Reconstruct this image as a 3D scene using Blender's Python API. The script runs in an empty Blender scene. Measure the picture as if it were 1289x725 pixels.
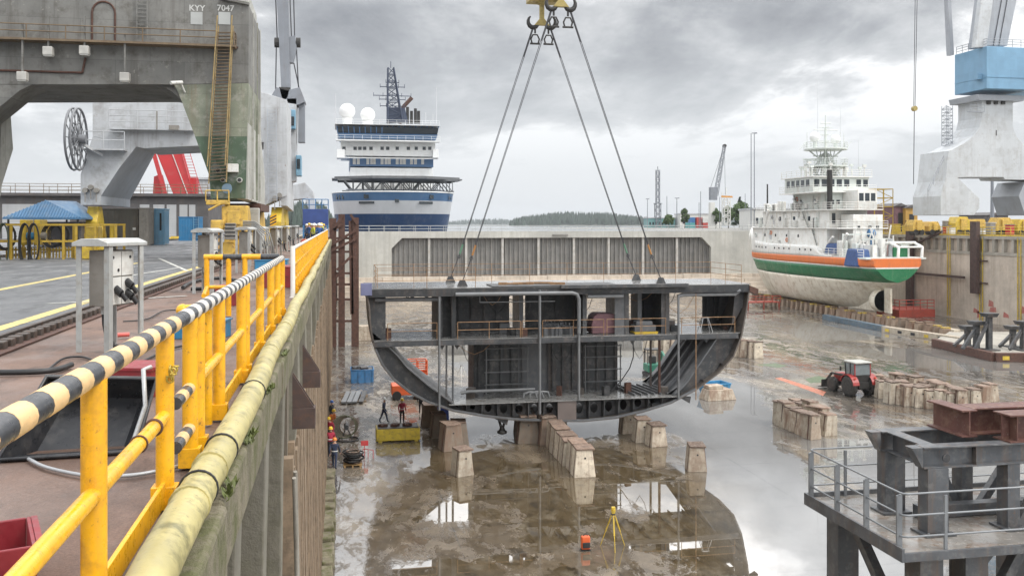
import bpy, bmesh, math, random
from mathutils import Vector as V, Matrix, Euler, noise as NZ
R = random.Random(11)
SC = bpy.context.scene
COL = SC.collection
rad = math.radians
# ---------------------------------------------------------------- camera numbers
F, CX, HY, CZ = 1150.0, 644.5, 282.0, 1.75
YAW = rad(10.78)
cs, sn = math.cos(YAW), math.sin(YAW)
FL = -12.5                                   # dock floor
def W(px, py, yc):
    xc = (px-CX)*yc/F
    return V((xc*cs+yc*sn, -xc*sn+yc*cs, CZ-(py-HY)*yc/F))
def ground(px, py, z=0.0):
    return W(px, py, (CZ-z)*F/(py-HY))
def atX(px, X, py=HY):
    k = (px-CX)/F
    return W(px, py, X/(k*cs+sn))
def atY(px, Y, py=HY):
    k = (px-CX)/F
    return W(px, py, Y/(cs-k*sn))
# ---------------------------------------------------------------- mesh builder
ORG = {}
class MB:
    def __init__(s): s.v=[]; s.f=[]; s.mi=[]; s.sm=[]; s.cur=0
    def add(s, vs, fs, smooth=False):
        n=len(s.v); s.v += [tuple(p) for p in vs]
        for f in fs:
            s.f.append([i+n for i in f]); s.mi.append(s.cur); s.sm.append(smooth)
        return s
    def box(s,x0,x1,y0,y1,z0,z1):
        return s.add([(x0,y0,z0),(x1,y0,z0),(x1,y1,z0),(x0,y1,z0),(x0,y0,z1),(x1,y0,z1),(x1,y1,z1),(x0,y1,z1)],
            [(3,2,1,0),(4,5,6,7),(0,1,5,4),(1,2,6,5),(2,3,7,6),(3,0,4,7)])
    def obox(s,c,size,rz=0,rx=0,ry=0,taper=1.0):
        m=Euler((rx,ry,rz)).to_matrix(); a,b,h=[q/2 for q in size]; c=V(c); t=taper
        vs=[c+m@V(p) for p in [(-a,-b,-h),(a,-b,-h),(a,b,-h),(-a,b,-h),(-a*t,-b*t,h),(a*t,-b*t,h),(a*t,b*t,h),(-a*t,b*t,h)]]
        return s.add(vs,[(3,2,1,0),(4,5,6,7),(0,1,5,4),(1,2,6,5),(2,3,7,6),(3,0,4,7)])
    def frame(s,p,q,up=(0,0,1)):
        p=V(p);q=V(q);d=(q-p); d=d.normalized() if d.length>1e-9 else V((0,0,1))
        u=V(up)
        if abs(d.dot(u))>.98: u=V((0,1,0)) if abs(d.y)<.9 else V((1,0,0))
        r=d.cross(u).normalized(); u=r.cross(d).normalized()
        return p,q,d,r,u
    def beam(s,p,q,w,h,up=(0,0,1)):
        p,q,d,r,u=s.frame(p,q,up); a=r*w/2; b=u*h/2
        return s.add([p-a-b,p+a-b,p+a+b,p-a+b,q-a-b,q+a-b,q+a+b,q-a+b],
            [(0,1,2,3),(7,6,5,4),(4,5,1,0),(5,6,2,1),(6,7,3,2),(7,4,0,3)])
    def ibeam(s,p,q,w,h,t=.02,up=(0,0,1)):
        p,q,d,r,u=s.frame(p,q,up)
        s.beam(p+u*(h/2-t/2),q+u*(h/2-t/2),w,t,up); s.beam(p-u*(h/2-t/2),q-u*(h/2-t/2),w,t,up)
        return s.beam(p,q,t,h-2*t,up)
    def tube(s,p,q,r,r2=None,n=8,caps=True):
        p,q,d,a,b=s.frame(p,q); r2=r if r2 is None else r2
        vs=[];fs=[]
        for i in range(n):
            t=2*math.pi*i/n; o=a*math.cos(t)+b*math.sin(t); vs+= [p+o*r,q+o*r2]
        for i in range(n):
            j=(i+1)%n; fs.append((2*i,2*j,2*j+1,2*i+1))
        s.add(vs,fs,True)
        if caps:
            s.add([vs[2*i] for i in range(n)],[tuple(range(n))]); s.add([vs[2*i+1] for i in range(n)],[tuple(range(n-1,-1,-1))])
        return s
    def path(s,pts,r,n=8,closed=False):
        pts=[V(p) for p in pts]; m=len(pts); rings=[]; prev=None
        rr=r if isinstance(r,(list,tuple)) else [r]*m
        for i,p in enumerate(pts):
            a=pts[i-1] if (i>0 or closed) else p; b=pts[(i+1)%m] if (i<m-1 or closed) else p
            d=(b-a).normalized()
            if prev is None:
                u=V((0,0,1)) if abs(d.z)<.95 else V((1,0,0))
            else: u=prev
            x=d.cross(u)
            if x.length<1e-6: x=d.cross(V((0.3,1,.2)))
            x.normalize(); u=x.cross(d).normalized(); prev=u
            rings.append([p+(x*math.cos(2*math.pi*k/n)+u*math.sin(2*math.pi*k/n))*rr[i] for k in range(n)])
        vs=[q for g in rings for q in g]; fs=[]
        for i in range(m if closed else m-1):
            i2=(i+1)%m
            for k in range(n):
                k2=(k+1)%n; fs.append((i*n+k,i*n+k2,i2*n+k2,i2*n+k))
        s.add(vs,fs,True)
        if not closed:
            s.add(rings[0],[tuple(range(n-1,-1,-1))]); s.add(rings[-1],[tuple(range(n))])
        return s
    def prism(s,poly,axis,a,b):
        def P(u,w,t): return (t,u,w) if axis=='x' else (u,t,w) if axis=='y' else (u,w,t)
        n=len(poly); vs=[P(u,w,a) for u,w in poly]+[P(u,w,b) for u,w in poly]
        area=sum(poly[i][0]*poly[(i+1)%n][1]-poly[(i+1)%n][0]*poly[i][1] for i in range(n))
        fs=[tuple(range(n)),tuple(range(2*n-1,n-1,-1))]+[(i,i+n,(i+1)%n+n,(i+1)%n) for i in range(n)]
        flip=(area>0)==(b>a)
        if axis=='y': flip=not flip
        if flip: fs=[tuple(reversed(f)) for f in fs]
        return s.add(vs,fs)
    def lathe(s,prof,c,n=16,smooth=True):
        c=V(c); vs=[];fs=[];m=len(prof)
        for i in range(n):
            t=2*math.pi*i/n
            for r,z in prof: vs.append(c+V((r*math.cos(t),r*math.sin(t),z)))
        for i in range(n):
            j=(i+1)%n
            for k in range(m-1): fs.append((i*m+k,j*m+k,j*m+k+1,i*m+k+1))
        s.add(vs,fs,smooth)
        if prof[0][0]>1e-6: s.add([vs[i*m] for i in range(n)],[tuple(range(n-1,-1,-1))])
        if prof[-1][0]>1e-6: s.add([vs[i*m+m-1] for i in range(n)],[tuple(range(n))])
        return s
    def ball(s,c,r,n=12,sz=1.0):
        m=max(5,n//2+1)
        return s.lathe([(max(0,r*math.sin(math.pi*k/m)),-r*sz*math.cos(math.pi*k/m)) for k in range(m+1)],c,n)
    def ring(s,c,Rr,r,axis='z',n=20,k=6):
        c=V(c);pts=[]
        for i in range(n):
            t=2*math.pi*i/n; a,b=Rr*math.cos(t),Rr*math.sin(t)
            pts.append(c+(V((a,b,0)) if axis=='z' else V((a,0,b)) if axis=='y' else V((0,a,b))))
        return s.path(pts,r,k,True)
    def loft(s,secs,closed=True,caps=True,smooth=True):
        m=len(secs[0]); vs=[p for q in secs for p in q]; fs=[]
        for i in range(len(secs)-1):
            for k in range(m if closed else m-1):
                k2=(k+1)%m; fs.append((i*m+k,i*m+k2,(i+1)*m+k2,(i+1)*m+k))
        s.add(vs,fs,smooth)
        if caps and closed:
            s.add(secs[0],[tuple(range(m-1,-1,-1))]); s.add(secs[-1],[tuple(range(m))])
        return s
    def rail(s,pts,h=1.1,r=.022,posts=None,mids=(.55,),step=1.8,n=6,kick=0):
        "hand railing along a polyline of deck points"
        pts=[V(p) for p in pts]
        for i in range(len(pts)-1):
            a,b=pts[i],pts[i+1]
            k=max(1,round((b-a).length/step))
            for j in range(k+1 if i==len(pts)-2 else k):
                q=a.lerp(b,j/k); s.tube(q,q+V((0,0,h)),r,n=n)
            for m in list(mids)+[h]:
                s.tube(a+V((0,0,m)),b+V((0,0,m)),r,n=n)
            if kick: s.beam(a+V((0,0,kick/2)),b+V((0,0,kick/2)),.012,kick)
        return s
    def lattice(s,p,q,w,r=.05,k=10,w2=None,leg=None,n=5):
        "square lattice mast from p to q"
        p,q,d,a,b=s.frame(p,q); w2=w if w2 is None else w2; leg=leg or r*1.6
        cor=[(-1,-1),(1,-1),(1,1),(-1,1)]
        def P(t,i):
            ww=(w+(w2-w)*t)/2; return p.lerp(q,t)+a*cor[i][0]*ww+b*cor[i][1]*ww
        for i in range(4): s.tube(P(0,i),P(1,i),leg,n=n)
        for j in range(k):
            for i in range(4):
                i2=(i+1)%4
                t0,t1=j/k,(j+1)/k
                s.tube(P(t0,i),P(t0,i2),r,n=4,caps=False)
                if (i+j)%2: s.tube(P(t0,i),P(t1,i2),r,n=4,caps=False)
                else: s.tube(P(t0,i2),P(t1,i),r,n=4,caps=False)
        return s
    def build(s,name,m,parent=None,bevel=0,kind=None,fixn=True):
        me=bpy.data.meshes.new(name)
        o_=ORG.get(parent.name,V((0,0,0))) if parent else V((0,0,0))
        me.from_pydata([(x-o_.x,y-o_.y,z-o_.z) for x,y,z in s.v],[],s.f)
        for mm in (m if isinstance(m,(list,tuple)) else [m]): me.materials.append(mm)
        me.polygons.foreach_set('material_index',s.mi); me.polygons.foreach_set('use_smooth',s.sm)
        if fixn:
            b=bmesh.new(); b.from_mesh(me); bmesh.ops.recalc_face_normals(b,faces=b.faces); b.to_mesh(me); b.free()
        me.update()
        o=bpy.data.objects.new(name,me); COL.objects.link(o)
        if parent: o.parent=parent; ORG[o.name]=o_
        if bevel:
            md=o.modifiers.new('Bevel','BEVEL'); md.width=bevel; md.segments=2; md.limit_method='ANGLE'; md.angle_limit=rad(40)
        if kind: o['kind']=kind
        return o
def tag(o,label=None,cat=None,group=None,kind=None):
    if label: o['label']=label
    if cat: o['category']=cat
    if group: o['group']=group
    if kind: o['kind']=kind
    return o
def thing(name,label,cat,loc=(0,0,0),group=None):
    o=bpy.data.objects.new(name,None); COL.objects.link(o); o.location=loc; o.empty_display_size=.3
    ORG[o.name]=V(loc)
    return tag(o,label,cat,group)
def solo(mb,name,m,label,cat,group=None,loc=None,bevel=0,kind=None):
    "a thing that is one mesh, origin at loc"
    me_loc=V(loc) if loc is not None else V((0,0,0))
    mb.v=[(x-me_loc.x,y-me_loc.y,z-me_loc.z) for x,y,z in mb.v]
    o=mb.build(name,m,None,bevel); o.location=me_loc
    return tag(o,label,cat,group,kind)
def copy_tree(o,parent=None):
    c=o.copy(); COL.objects.link(c)
    if parent: c.parent=parent
    for ch in list(o.children): copy_tree(ch,c)
    return c
def dup(o,loc,rz=0,label=None,scale=None):
    c=copy_tree(o); c.location=loc; c.rotation_euler=(0,0,rz)
    if label: c['label']=label
    if scale: c.scale=scale
    return c
# ---------------------------------------------------------------- materials
class NT:
    def __init__(s,nt): s.nt=nt; s.N=nt.nodes; s.L=nt.links
    def n(s,t,**k):
        o=s.N.new(t)
        for a,b in k.items(): setattr(o,a,b)
        return o
    def l(s,a,b): s.L.new(a,b)
    def noise(s,vec,scale,detail=4,rough=.6,dist=0):
        o=s.n('ShaderNodeTexNoise'); o.inputs['Scale'].default_value=scale; o.inputs['Detail'].default_value=detail
        o.inputs['Roughness'].default_value=rough; o.inputs['Distortion'].default_value=dist; s.l(vec,o.inputs['Vector']); return o.outputs['Fac']
    def ramp(s,fac,stops,interp='LINEAR'):
        o=s.n('ShaderNodeValToRGB'); o.color_ramp.interpolation=interp; e=o.color_ramp.elements
        while len(e)<len(stops): e.new(.5)
        for el,(p,c) in zip(e,stops):
            el.position=p; el.color=(c,c,c,1) if isinstance(c,(int,float)) else (*c,1)
        s.l(fac,o.inputs[0]); return o.outputs[0]
    def mix(s,f,a,b,blend='MIX'):
        o=s.n('ShaderNodeMix',data_type='RGBA',blend_type=blend)
        for sock,val in ((o.inputs[0],f),(o.inputs[6],a),(o.inputs[7],b)):
            if isinstance(val,(int,float)): sock.default_value=val if sock==o.inputs[0] else (val,val,val,1)
            elif isinstance(val,(tuple,list)): sock.default_value=(*val,1) if len(val)==3 else val
            else: s.l(val,sock)
        return o.outputs[2]
    def math(s,op,a,b=0,clamp=False):
        o=s.n('ShaderNodeMath',operation=op,use_clamp=clamp)
        for i,x in enumerate((a,b)):
            if isinstance(x,(int,float)): o.inputs[i].default_value=x
            else: s.l(x,o.inputs[i])
        return o.outputs[0]
    def map(s,vec,scale=(1,1,1),loc=(0,0,0),rot=(0,0,0)):
        o=s.n('ShaderNodeMapping'); o.inputs['Scale'].default_value=scale; o.inputs['Location'].default_value=loc; o.inputs['Rotation'].default_value=rot
        s.l(vec,o.inputs['Vector']); return o.outputs[0]
    def bump(s,h,strength=.3,dist=.02):
        o=s.n('ShaderNodeBump'); o.inputs['Strength'].default_value=strength; o.inputs['Distance'].default_value=dist
        s.l(h,o.inputs['Height']); return o.outputs[0]
def newmat(name):
    m=bpy.data.materials.new(name); m.use_nodes=True; t=NT(m.node_tree); b=t.N['Principled BSDF']; return m,t,b
def mat(name,col,rough=.6,metal=0,var=.15,sc=1.2,dirt=None,damt=.35,streak=0,scol=(.12,.07,.04),bump=.15,bsc=18,obj=False,spec=.5,rvar=.12,hue=0,chips=0,chcol=(.16,.08,.04),rmix=None,plates=None):
    """painted / weathered surface: large tone variation, dirt patches, vertical streaks, fine bump"""
    m,t,b=newmat(name)
    if obj: pos=t.n('ShaderNodeTexCoord').outputs['Object']
    else: pos=t.n('ShaderNodeNewGeometry').outputs['Position']
    n1=t.noise(pos,sc,5,.65)
    c=t.ramp(n1,[(.3,tuple(x*(1-var) for x in col)),(.7,tuple(min(1,x*(1+var)) for x in col))])
    if hue:
        oi=t.n('ShaderNodeObjectInfo').outputs['Random']
        c=t.mix(1,c,t.ramp(oi,[(0,1-hue),(1,1+hue)]),'MULTIPLY')
    if plates:
        sp_=t.n('ShaderNodeSeparateXYZ'); t.l(pos,sp_.inputs[0]); cb_=t.n('ShaderNodeCombineXYZ'); t.l(t.math('ADD',sp_.outputs[0],sp_.outputs[1]),cb_.inputs[0]); t.l(sp_.outputs[2],cb_.inputs[1])
        bk=t.n('ShaderNodeTexBrick'); bk.inputs['Scale'].default_value=1; bk.inputs['Brick Width'].default_value=plates[0]; bk.inputs['Row Height'].default_value=plates[1]; bk.inputs['Mortar Size'].default_value=.012; bk.inputs['Mortar Smooth'].default_value=.6
        k_=plates[2]
        for nm_,v_ in (('Color1',1-k_),('Color2',1+k_*.6),('Mortar',1-k_*3)): bk.inputs[nm_].default_value=(v_,v_,v_,1)
        t.l(cb_.outputs[0],bk.inputs['Vector']); c=t.mix(1,c,bk.outputs['Color'],'MULTIPLY')
    if rmix:
        oi2=t.n('ShaderNodeObjectInfo').outputs['Random']; mr=t.math('FRACT',t.math('MULTIPLY',oi2,7.31)); n5=t.noise(t.map(pos,(1,1,.35)),1.9,4,.7)
        f=t.math('MULTIPLY',t.ramp(mr,[(.35,0),(.85,1)]),t.ramp(n5,[(.38,0),(.6,rmix[1])])); c=t.mix(f,c,rmix[0])
    if dirt:
        n2=t.noise(t.map(pos,(1,1,1),(3,7,1)),sc*2.3,6,.7)
        f=t.ramp(n2,[(.5,0),(.68,damt)]); c=t.mix(f,c,dirt)
    if streak:
        n3=t.noise(t.map(pos,(1,1,.07)),max(1.2,sc*2.2),5,.75)
        n4=t.noise(pos,.35,2,.5)
        f=t.math('MULTIPLY',t.ramp(n3,[(.5,0),(.72,streak)]),t.ramp(n4,[(.35,.25),(.6,1)])); c=t.mix(f,c,scol)
    if chips:
        cn=t.noise(t.map(pos,(1,1,1),(2,5,9)),sc*9,6,.75); cl=t.noise(pos,sc*1.1,3,.6)
        f=t.math('MULTIPLY',t.ramp(cn,[(.60,0),(.635,1)]),t.ramp(cl,[(.45,0),(.58,chips)])); c=t.mix(f,c,chcol)
    t.l(c,b.inputs['Base Color'])
    b.inputs['Metallic'].default_value=metal; b.inputs['Specular IOR Level'].default_value=spec
    nr=t.noise(pos,sc*4,3); t.l(t.ramp(nr,[(.3,max(.03,rough-rvar)),(.7,min(1,rough+rvar))]),b.inputs['Roughness'])
    if bump: t.l(t.bump(t.noise(pos,bsc,4,.7),bump,.01),b.inputs['Normal'])
    return m
M={}
# ---------------------------------------------------------------- camera
cam=bpy.data.cameras.new('camera'); cam.sensor_width=36; cam.lens=36*F/1289; cam.shift_y=-(362.5-HY)/1289
cam.clip_end=9000; cam.clip_start=.05
co=bpy.data.objects.new('camera',cam); COL.objects.link(co); co.location=(0,0,CZ); co.rotation_euler=(rad(90),0,-YAW); SC.camera=co
SC.view_settings.view_transform='Standard'; SC.view_settings.look='None'; SC.view_settings.exposure=.7; SC.view_settings.gamma=1
SC.cycles.use_denoising=True; SC.cycles.max_bounces=7; SC.cycles.diffuse_bounces=3; SC.cycles.glossy_bounces=4; SC.cycles.sample_clamp_indirect=8
# ---------------------------------------------------------------- sky
SUN_EL,SUN_AZ=rad(52),rad(128)      # azimuth measured clockwise from +Y
w=bpy.data.worlds.new('World'); SC.world=w; w.use_nodes=True
t=NT(w.node_tree); bg=t.N['Background']; outw=t.N['World Output']
sky=t.n('ShaderNodeTexSky',sky_type='NISHITA'); sky.sun_disc=False; sky.sun_elevation=SUN_EL; sky.sun_rotation=SUN_AZ; sky.air_density=1; sky.dust_density=3
tc=t.n('ShaderNodeTexCoord').outputs['Generated']
sep=t.n('ShaderNodeSeparateXYZ'); t.l(tc,sep.inputs[0])
zz=t.math('ADD',t.math('MAXIMUM',sep.outputs[2],0),.26)
cmb=t.n('ShaderNodeCombineXYZ'); t.l(t.math('DIVIDE',sep.outputs[0],zz),cmb.inputs[0]); t.l(t.math('DIVIDE',sep.outputs[1],zz),cmb.inputs[1])
pv=cmb.outputs[0]
n1=t.noise(t.map(pv,(1,.8,1),(6.0,3.7,0)),1.05,9,.60,.3)
n2=t.noise(t.map(pv,(1,1,1),(9,4,0)),3.2,6,.6,.3)
cf=t.math('ADD',t.math('MULTIPLY',n1,.74),t.math('MULTIPLY',n2,.26))
cloud=t.ramp(cf,[(.36,(.215,.223,.238)),(.43,(.31,.32,.335)),(.49,(.45,.458,.468)),(.545,(.82,.82,.82))])
# towards the horizon the layers of cloud merge into an even pale grey
hz=t.ramp(sep.outputs[2],[(.0,1),(.06,.85),(.13,.42),(.21,.0)])
cloud=t.mix(hz,cloud,(.50,.52,.54))
# overcast sky, brightest overhead; raised just above the view to brighten floor and water
zen=t.ramp(sep.outputs[2],[(.232,1.0),(.262,1.8),(.36,2.3),(.8,2.9)])
zm=t.n('ShaderNodeMix',data_type='RGBA',blend_type='MULTIPLY'); zm.inputs[0].default_value=1; t.l(cloud,zm.inputs[6]); t.l(zen,zm.inputs[7])
t.l(sky.outputs[0],bg.inputs[0]); bg.inputs[1].default_value=.08
bg2=t.n('ShaderNodeBackground'); t.l(zm.outputs[2],bg2.inputs[0]); bg2.inputs[1].default_value=1.0
mx=t.n('ShaderNodeMixShader'); mx.inputs[0].default_value=.93; t.l(bg.outputs[0],mx.inputs[1]); t.l(bg2.outputs[0],mx.inputs[2]); t.l(mx.outputs[0],outw.inputs[0])
sl=bpy.data.lights.new('sun','SUN'); sl.energy=1.5; sl.angle=rad(18); sl.color=(1,.96,.9)
so=bpy.data.objects.new('sun',sl); COL.objects.link(so)
sd=V((math.sin(SUN_AZ)*math.cos(SUN_EL),math.cos(SUN_AZ)*math.cos(SUN_EL),math.sin(SUN_EL)))
so.rotation_euler=sd.to_track_quat('Z','Y').to_euler(); so.location=(20,-20,60)
# ---------------------------------------------------------------- materials of the setting
def concrete(name,col,stain=(.10,.085,.06),amt=.6,moss=0,bump=.5,sc=.5,boards=0):
    m,t,b=newmat(name); pos=t.n('ShaderNodeNewGeometry').outputs['Position']
    n1=t.noise(pos,sc,6,.65); c=t.ramp(n1,[(.28,tuple(x*.72 for x in col)),(.72,tuple(x*1.2 for x in col))])
    st=t.noise(t.map(pos,(1,1,.06)),1.6,6,.75); n4=t.noise(pos,.25,3,.6)
    f=t.math('MULTIPLY',t.ramp(st,[(.44,0),(.7,amt)]),t.ramp(n4,[(.36,.2),(.62,1)])); c=t.mix(f,c,stain)
    f2=t.ramp(t.noise(t.map(pos,(1,1,1),(5,2,8)),3.1,6,.75),[(.56,0),(.72,.5)]); c=t.mix(f2,c,tuple(x*.45 for x in col))
    if moss:
        f3=t.ramp(t.noise(t.map(pos,(1,1,1),(1,9,3)),2.6,6,.7),[(.45,0),(.62,moss)]); c=t.mix(f3,c,(.085,.09,.028))
    t.l(c,b.inputs['Base Color']); b.inputs['Roughness'].default_value=.85
    h=t.noise(pos,9,6,.7)
    t.l(t.bump(h,bump,.03),b.inputs['Normal']); return m
M['conc']=concrete('weathered_concrete',(.36,.335,.29))
M['conc_wall']=concrete('dock_wall_concrete',(.54,.475,.40),(.20,.14,.09),.6,0,.5,.35)
M['conc_mossy']=concrete('mossy_coping_concrete',(.20,.175,.12),(.06,.05,.035),.8,.9,1.2,1.8)
M['conc_dark']=concrete('dark_brown_wall_concrete',(.19,.16,.125),(.06,.05,.035),.8,.25,.7,.6)  # darker brown than the far wall's concrete
M['conc_but']=concrete('buttress_concrete',(.20,.185,.15),(.09,.08,.055),.8,.2,.7,.6)
M['conc_gate']=concrete('gate_concrete',(.46,.455,.42),(.22,.20,.15),.5,0,.25,.25)
M['timber']=mat('fender_timber',(.25,.185,.125),.85,var=.35,sc=2.5,dirt=(.09,.07,.05),damt=.6,streak=.6,bump=.5,bsc=9)
M['rust']=mat('rusty_steel',(.075,.036,.026),.75,var=.4,sc=3,dirt=(.16,.07,.035),damt=.5,bump=.4,bsc=30)
# quay surface: reddish worn concrete
def quaymat(name,col,dark,crack=True):
    m,t,b=newmat(name); pos=t.n('ShaderNodeNewGeometry').outputs['Position']
    n1=t.noise(pos,.55,7,.7,.4); c=t.ramp(n1,[(.3,dark),(.5,col),(.72,tuple(x*1.35 for x in col))])
    f=t.ramp(t.noise(t.map(pos,(1,.35,1),(4,1,0)),1.6,6,.75),[(.52,0),(.66,.75)]); c=t.mix(f,c,tuple(x*.42 for x in dark))
    g=t.ramp(t.noise(pos,60,3,.7),[(.35,.75),(.65,1.2)]); c=t.mix(1,c,g,'MULTIPLY')
    t.l(c,b.inputs['Base Color'])
    t.l(t.ramp(t.noise(t.map(pos,(1,.5,1),(8,0,0)),.9,5,.6),[(.38,.32),(.55,.8)]),b.inputs['Roughness'])
    t.l(t.bump(t.noise(pos,25,6,.75),.6,.02),b.inputs['Normal']); return m
M['quay']=quaymat('red_brown_quay_paving',(.155,.098,.074),(.10,.07,.058))
M['asphalt']=quaymat('worn_asphalt',(.112,.115,.119),(.088,.091,.095))
M['yquay']=quaymat('far_quay_paving',(.20,.19,.17),(.13,.12,.11))
M['yline']=mat('worn_yellow_line',(.55,.44,.16),.7,var=.2,sc=3,dirt=(.12,.12,.11),damt=.9,bump=.2)
M['wline']=mat('worn_white_line',(.5,.5,.46),.7,var=.2,sc=3,dirt=(.12,.12,.11),damt=.9,bump=.2)
M['railsteel']=mat('crane_rail_steel',(.10,.085,.075),.45,.7,var=.3,sc=4,dirt=(.11,.055,.03),damt=.7)
# ---------------------------------------------------------------- dock floor, wet
def pip(x,y,poly):
    ins=False; n=len(poly); j=n-1
    for i in range(n):
        xi,yi=poly[i]; xj,yj=poly[j]
        if (yi>y)!=(yj>y) and x<(xj-xi)*(y-yi)/(yj-yi)+xi: ins=not ins
        j=i
    return ins
def gpoly(*p): return [tuple(ground(a,b,FL).xy) for a,b in p]
def sdist(x,y,poly):
    d=1e9;n=len(poly)
    for i in range(n):
        ax,ay=poly[i];bx,by=poly[(i+1)%n]; ex,ey=bx-ax,by-ay; t=max(0,min(1,((x-ax)*ex+(y-ay)*ey)/(ex*ex+ey*ey+1e-9)))
        d=min(d,math.hypot(x-ax-ex*t,y-ay-ey*t))
    return d if pip(x,y,poly) else -d
# standing water (deep, mirror like) / raised drier patches, as outlines on the floor
WATER=[gpoly((520,740),(470,690),(455,650),(560,625),(500,590),(560,545),(600,520),(640,490),(900,470),(935,480),(965,495),(985,540),(1010,600),(1060,640),(1180,700),(1250,740)),
       gpoly((890,480),(940,486),(960,520),(1010,560),(1120,620),(1289,700),(1289,560),(1140,560),(1060,555),(985,545),(960,500)),
       gpoly((560,430),(600,420),(900,425),(905,455),(870,480),(620,480),(560,455)),
       gpoly((1000,405),(1110,412),(1140,425),(1010,430)),
       gpoly((1060,440),(1160,436),(1280,455),(1289,470),(1150,462))]
DRY=[(gpoly((478,672),(560,664),(650,668),(640,690),(560,700),(470,690)),1.3),(gpoly((700,690),(830,700),(800,712),(690,708)),.8),
     (gpoly((590,560),(640,545),(735,560),(690,575),(650,572)),.9),(gpoly((740,470),(860,480),(900,500),(800,505)),.7),
     (gpoly((730,555),(830,535),(880,560),(800,565)),.8)]
BROWN=[gpoly((480,740),(430,690),(470,620),(500,570),(560,545),(700,540),(850,550),(905,590),(930,650),(935,740))]  # brown silt, with the mirrored outline of the hull section put into the colour
def build_floor():
    xs=[-2+.75*i for i in range(130)]; ys=[-6+.75*i for i in range(255)]
    vs=[];fs=[];wa=[];br=[]
    for y in ys:
        for x in xs:
            vs.append((x,y,FL))
            n=NZ.fractal(V((x*.16,y*.16,0)),1,2,5)
            q=V((x*.09+4,y*.09,3)); big=NZ.noise(q)
            d=max(sdist(x,y,p) for p in WATER)
            wv=.5+max(-1.7,min(2.5,d))*.22+n*.34+big*.30
            for p,k in DRY:
                dd=sdist(x,y,p)
                if dd>-1.5: wv-=k*max(0,min(1,(dd+1.0)/1.4+n*.6))
            wa.append(max(0,min(1,wv)))
            d=max(sdist(x,y,p) for p in BROWN); br.append(max(0,min(1,.5+d*.22+n*.3)))
    nx=len(xs)
    for j in range(len(ys)-1):
        for i in range(nx-1): fs.append((j*nx+i,j*nx+i+1,(j+1)*nx+i+1,(j+1)*nx+i))
    me=bpy.data.meshes.new('dock_floor'); me.from_pydata(vs,[],fs)
    for nm,d in (('water',wa),('silt_reflection',br)):
        a=me.attributes.new(nm,'FLOAT','POINT'); a.data.foreach_set('value',d)
    m,t,b=newmat('wet_dock_floor'); pos=t.n('ShaderNodeNewGeometry').outputs['Position']
    at=t.n('ShaderNodeAttribute',attribute_name='water').outputs['Fac']
    si=t.n('ShaderNodeAttribute',attribute_name='silt_reflection').outputs['Fac']
    n1=t.noise(pos,.9,7,.7,.3); n2=t.noise(t.map(pos,(.8,.42,1),(6,2,0)),.22,8,.68,.7)
    nf=t.noise(pos,3.2,6,.7,.5)
    wf=t.math('ADD',t.math('ADD',at,t.math('MULTIPLY',t.math('SUBTRACT',n1,.5),.75)),t.math('MULTIPLY',t.math('SUBTRACT',nf,.5),.5))
    sn=t.ramp(t.noise(t.map(pos,(1,.6,1),(11,3,0)),.42,8,.7,.6),[(.44,0),(.60,.75)])
    wf=t.math('SUBTRACT',wf,t.math('MULTIPLY',si,sn))
    wf=t.ramp(wf,[(.40,0),(.49,1)])
    dry=t.ramp(n2,[(.32,(.36,.315,.245)),(.44,(.22,.18,.135)),(.52,(.125,.11,.095)),(.62,(.06,.052,.045)),(.72,(.15,.105,.065))])
    dry=t.mix(t.ramp(n1,[(.35,.55),(.65,0)]),dry,(.07,.06,.048))
    dry=t.mix(t.ramp(t.noise(pos,7,5,.7),[(.52,0),(.66,.45)]),dry,(.27,.25,.22))
    dry=t.mix(t.math('MULTIPLY',si,.8),dry,t.ramp(n1,[(.35,(.075,.055,.034)),(.6,(.15,.115,.075))]))
    wet=t.ramp(t.noise(t.map(pos,(1,.6,1),(1,5,0)),.5,6,.7,.8),[(.3,(.070,.050,.026)),(.5,(.100,.073,.040)),(.7,(.145,.115,.075))])
    wet=t.mix(t.ramp(t.noise(t.map(pos,(1,.5,1),(7,1,0)),1.3,7,.72,.6),[(.50,0),(.62,.75)]),wet,(.035,.027,.018))
    wet=t.mix(t.ramp(t.noise(t.map(pos,(1,.7,1),(2,8,0)),.8,7,.72,.4),[(.54,0),(.66,.6)]),wet,(.22,.185,.135))
    grey=t.ramp(n2,[(.3,(.19,.185,.175)),(.7,(.12,.112,.10))])
    wet=t.mix(t.math('SUBTRACT',1,si),wet,grey)
    c=t.mix(wf,dry,wet); br_=t.n('ShaderNodeTexBrick'); br_.inputs['Scale'].default_value=1; br_.inputs['Mortar Size'].default_value=.035; br_.inputs['Brick Width'].default_value=6.0; br_.inputs['Row Height'].default_value=4.0; br_.offset=0
    t.l(t.map(pos,(1,1,1),(.7,1.3,0)),br_.inputs['Vector']); jf=t.math('MULTIPLY',br_.outputs['Fac'],t.ramp(n1,[(.4,.75),(.6,.15)])); c=t.mix(jf,c,(.045,.04,.033))
    t.l(c,b.inputs['Base Color'])
    film=t.noise(t.map(pos,(1.3,.55,1),(3,3,0)),.75,9,.72,.5)
    rd=t.ramp(film,[(.40,.03),(.485,.07),(.535,.30),(.66,.55)])
    t.l(t.mix(wf,rd,t.ramp(t.noise(pos,.45,5,.65),[(.36,.006),(.55,.02),(.68,.07)])),b.inputs['Roughness'])
    t.l(t.mix(wf,t.ramp(film,[(.47,3.0),(.54,1.5)]),3.7),b.inputs['IOR'])
    hb=t.mix(wf,t.noise(pos,1.4,5,.6),t.math('ADD',.5,t.math('MULTIPLY',t.noise(t.map(pos,(1,.45,1)),2.2,3,.6),.035)))
    t.l(t.bump(hb,.12,.05),b.inputs['Normal'])
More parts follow.
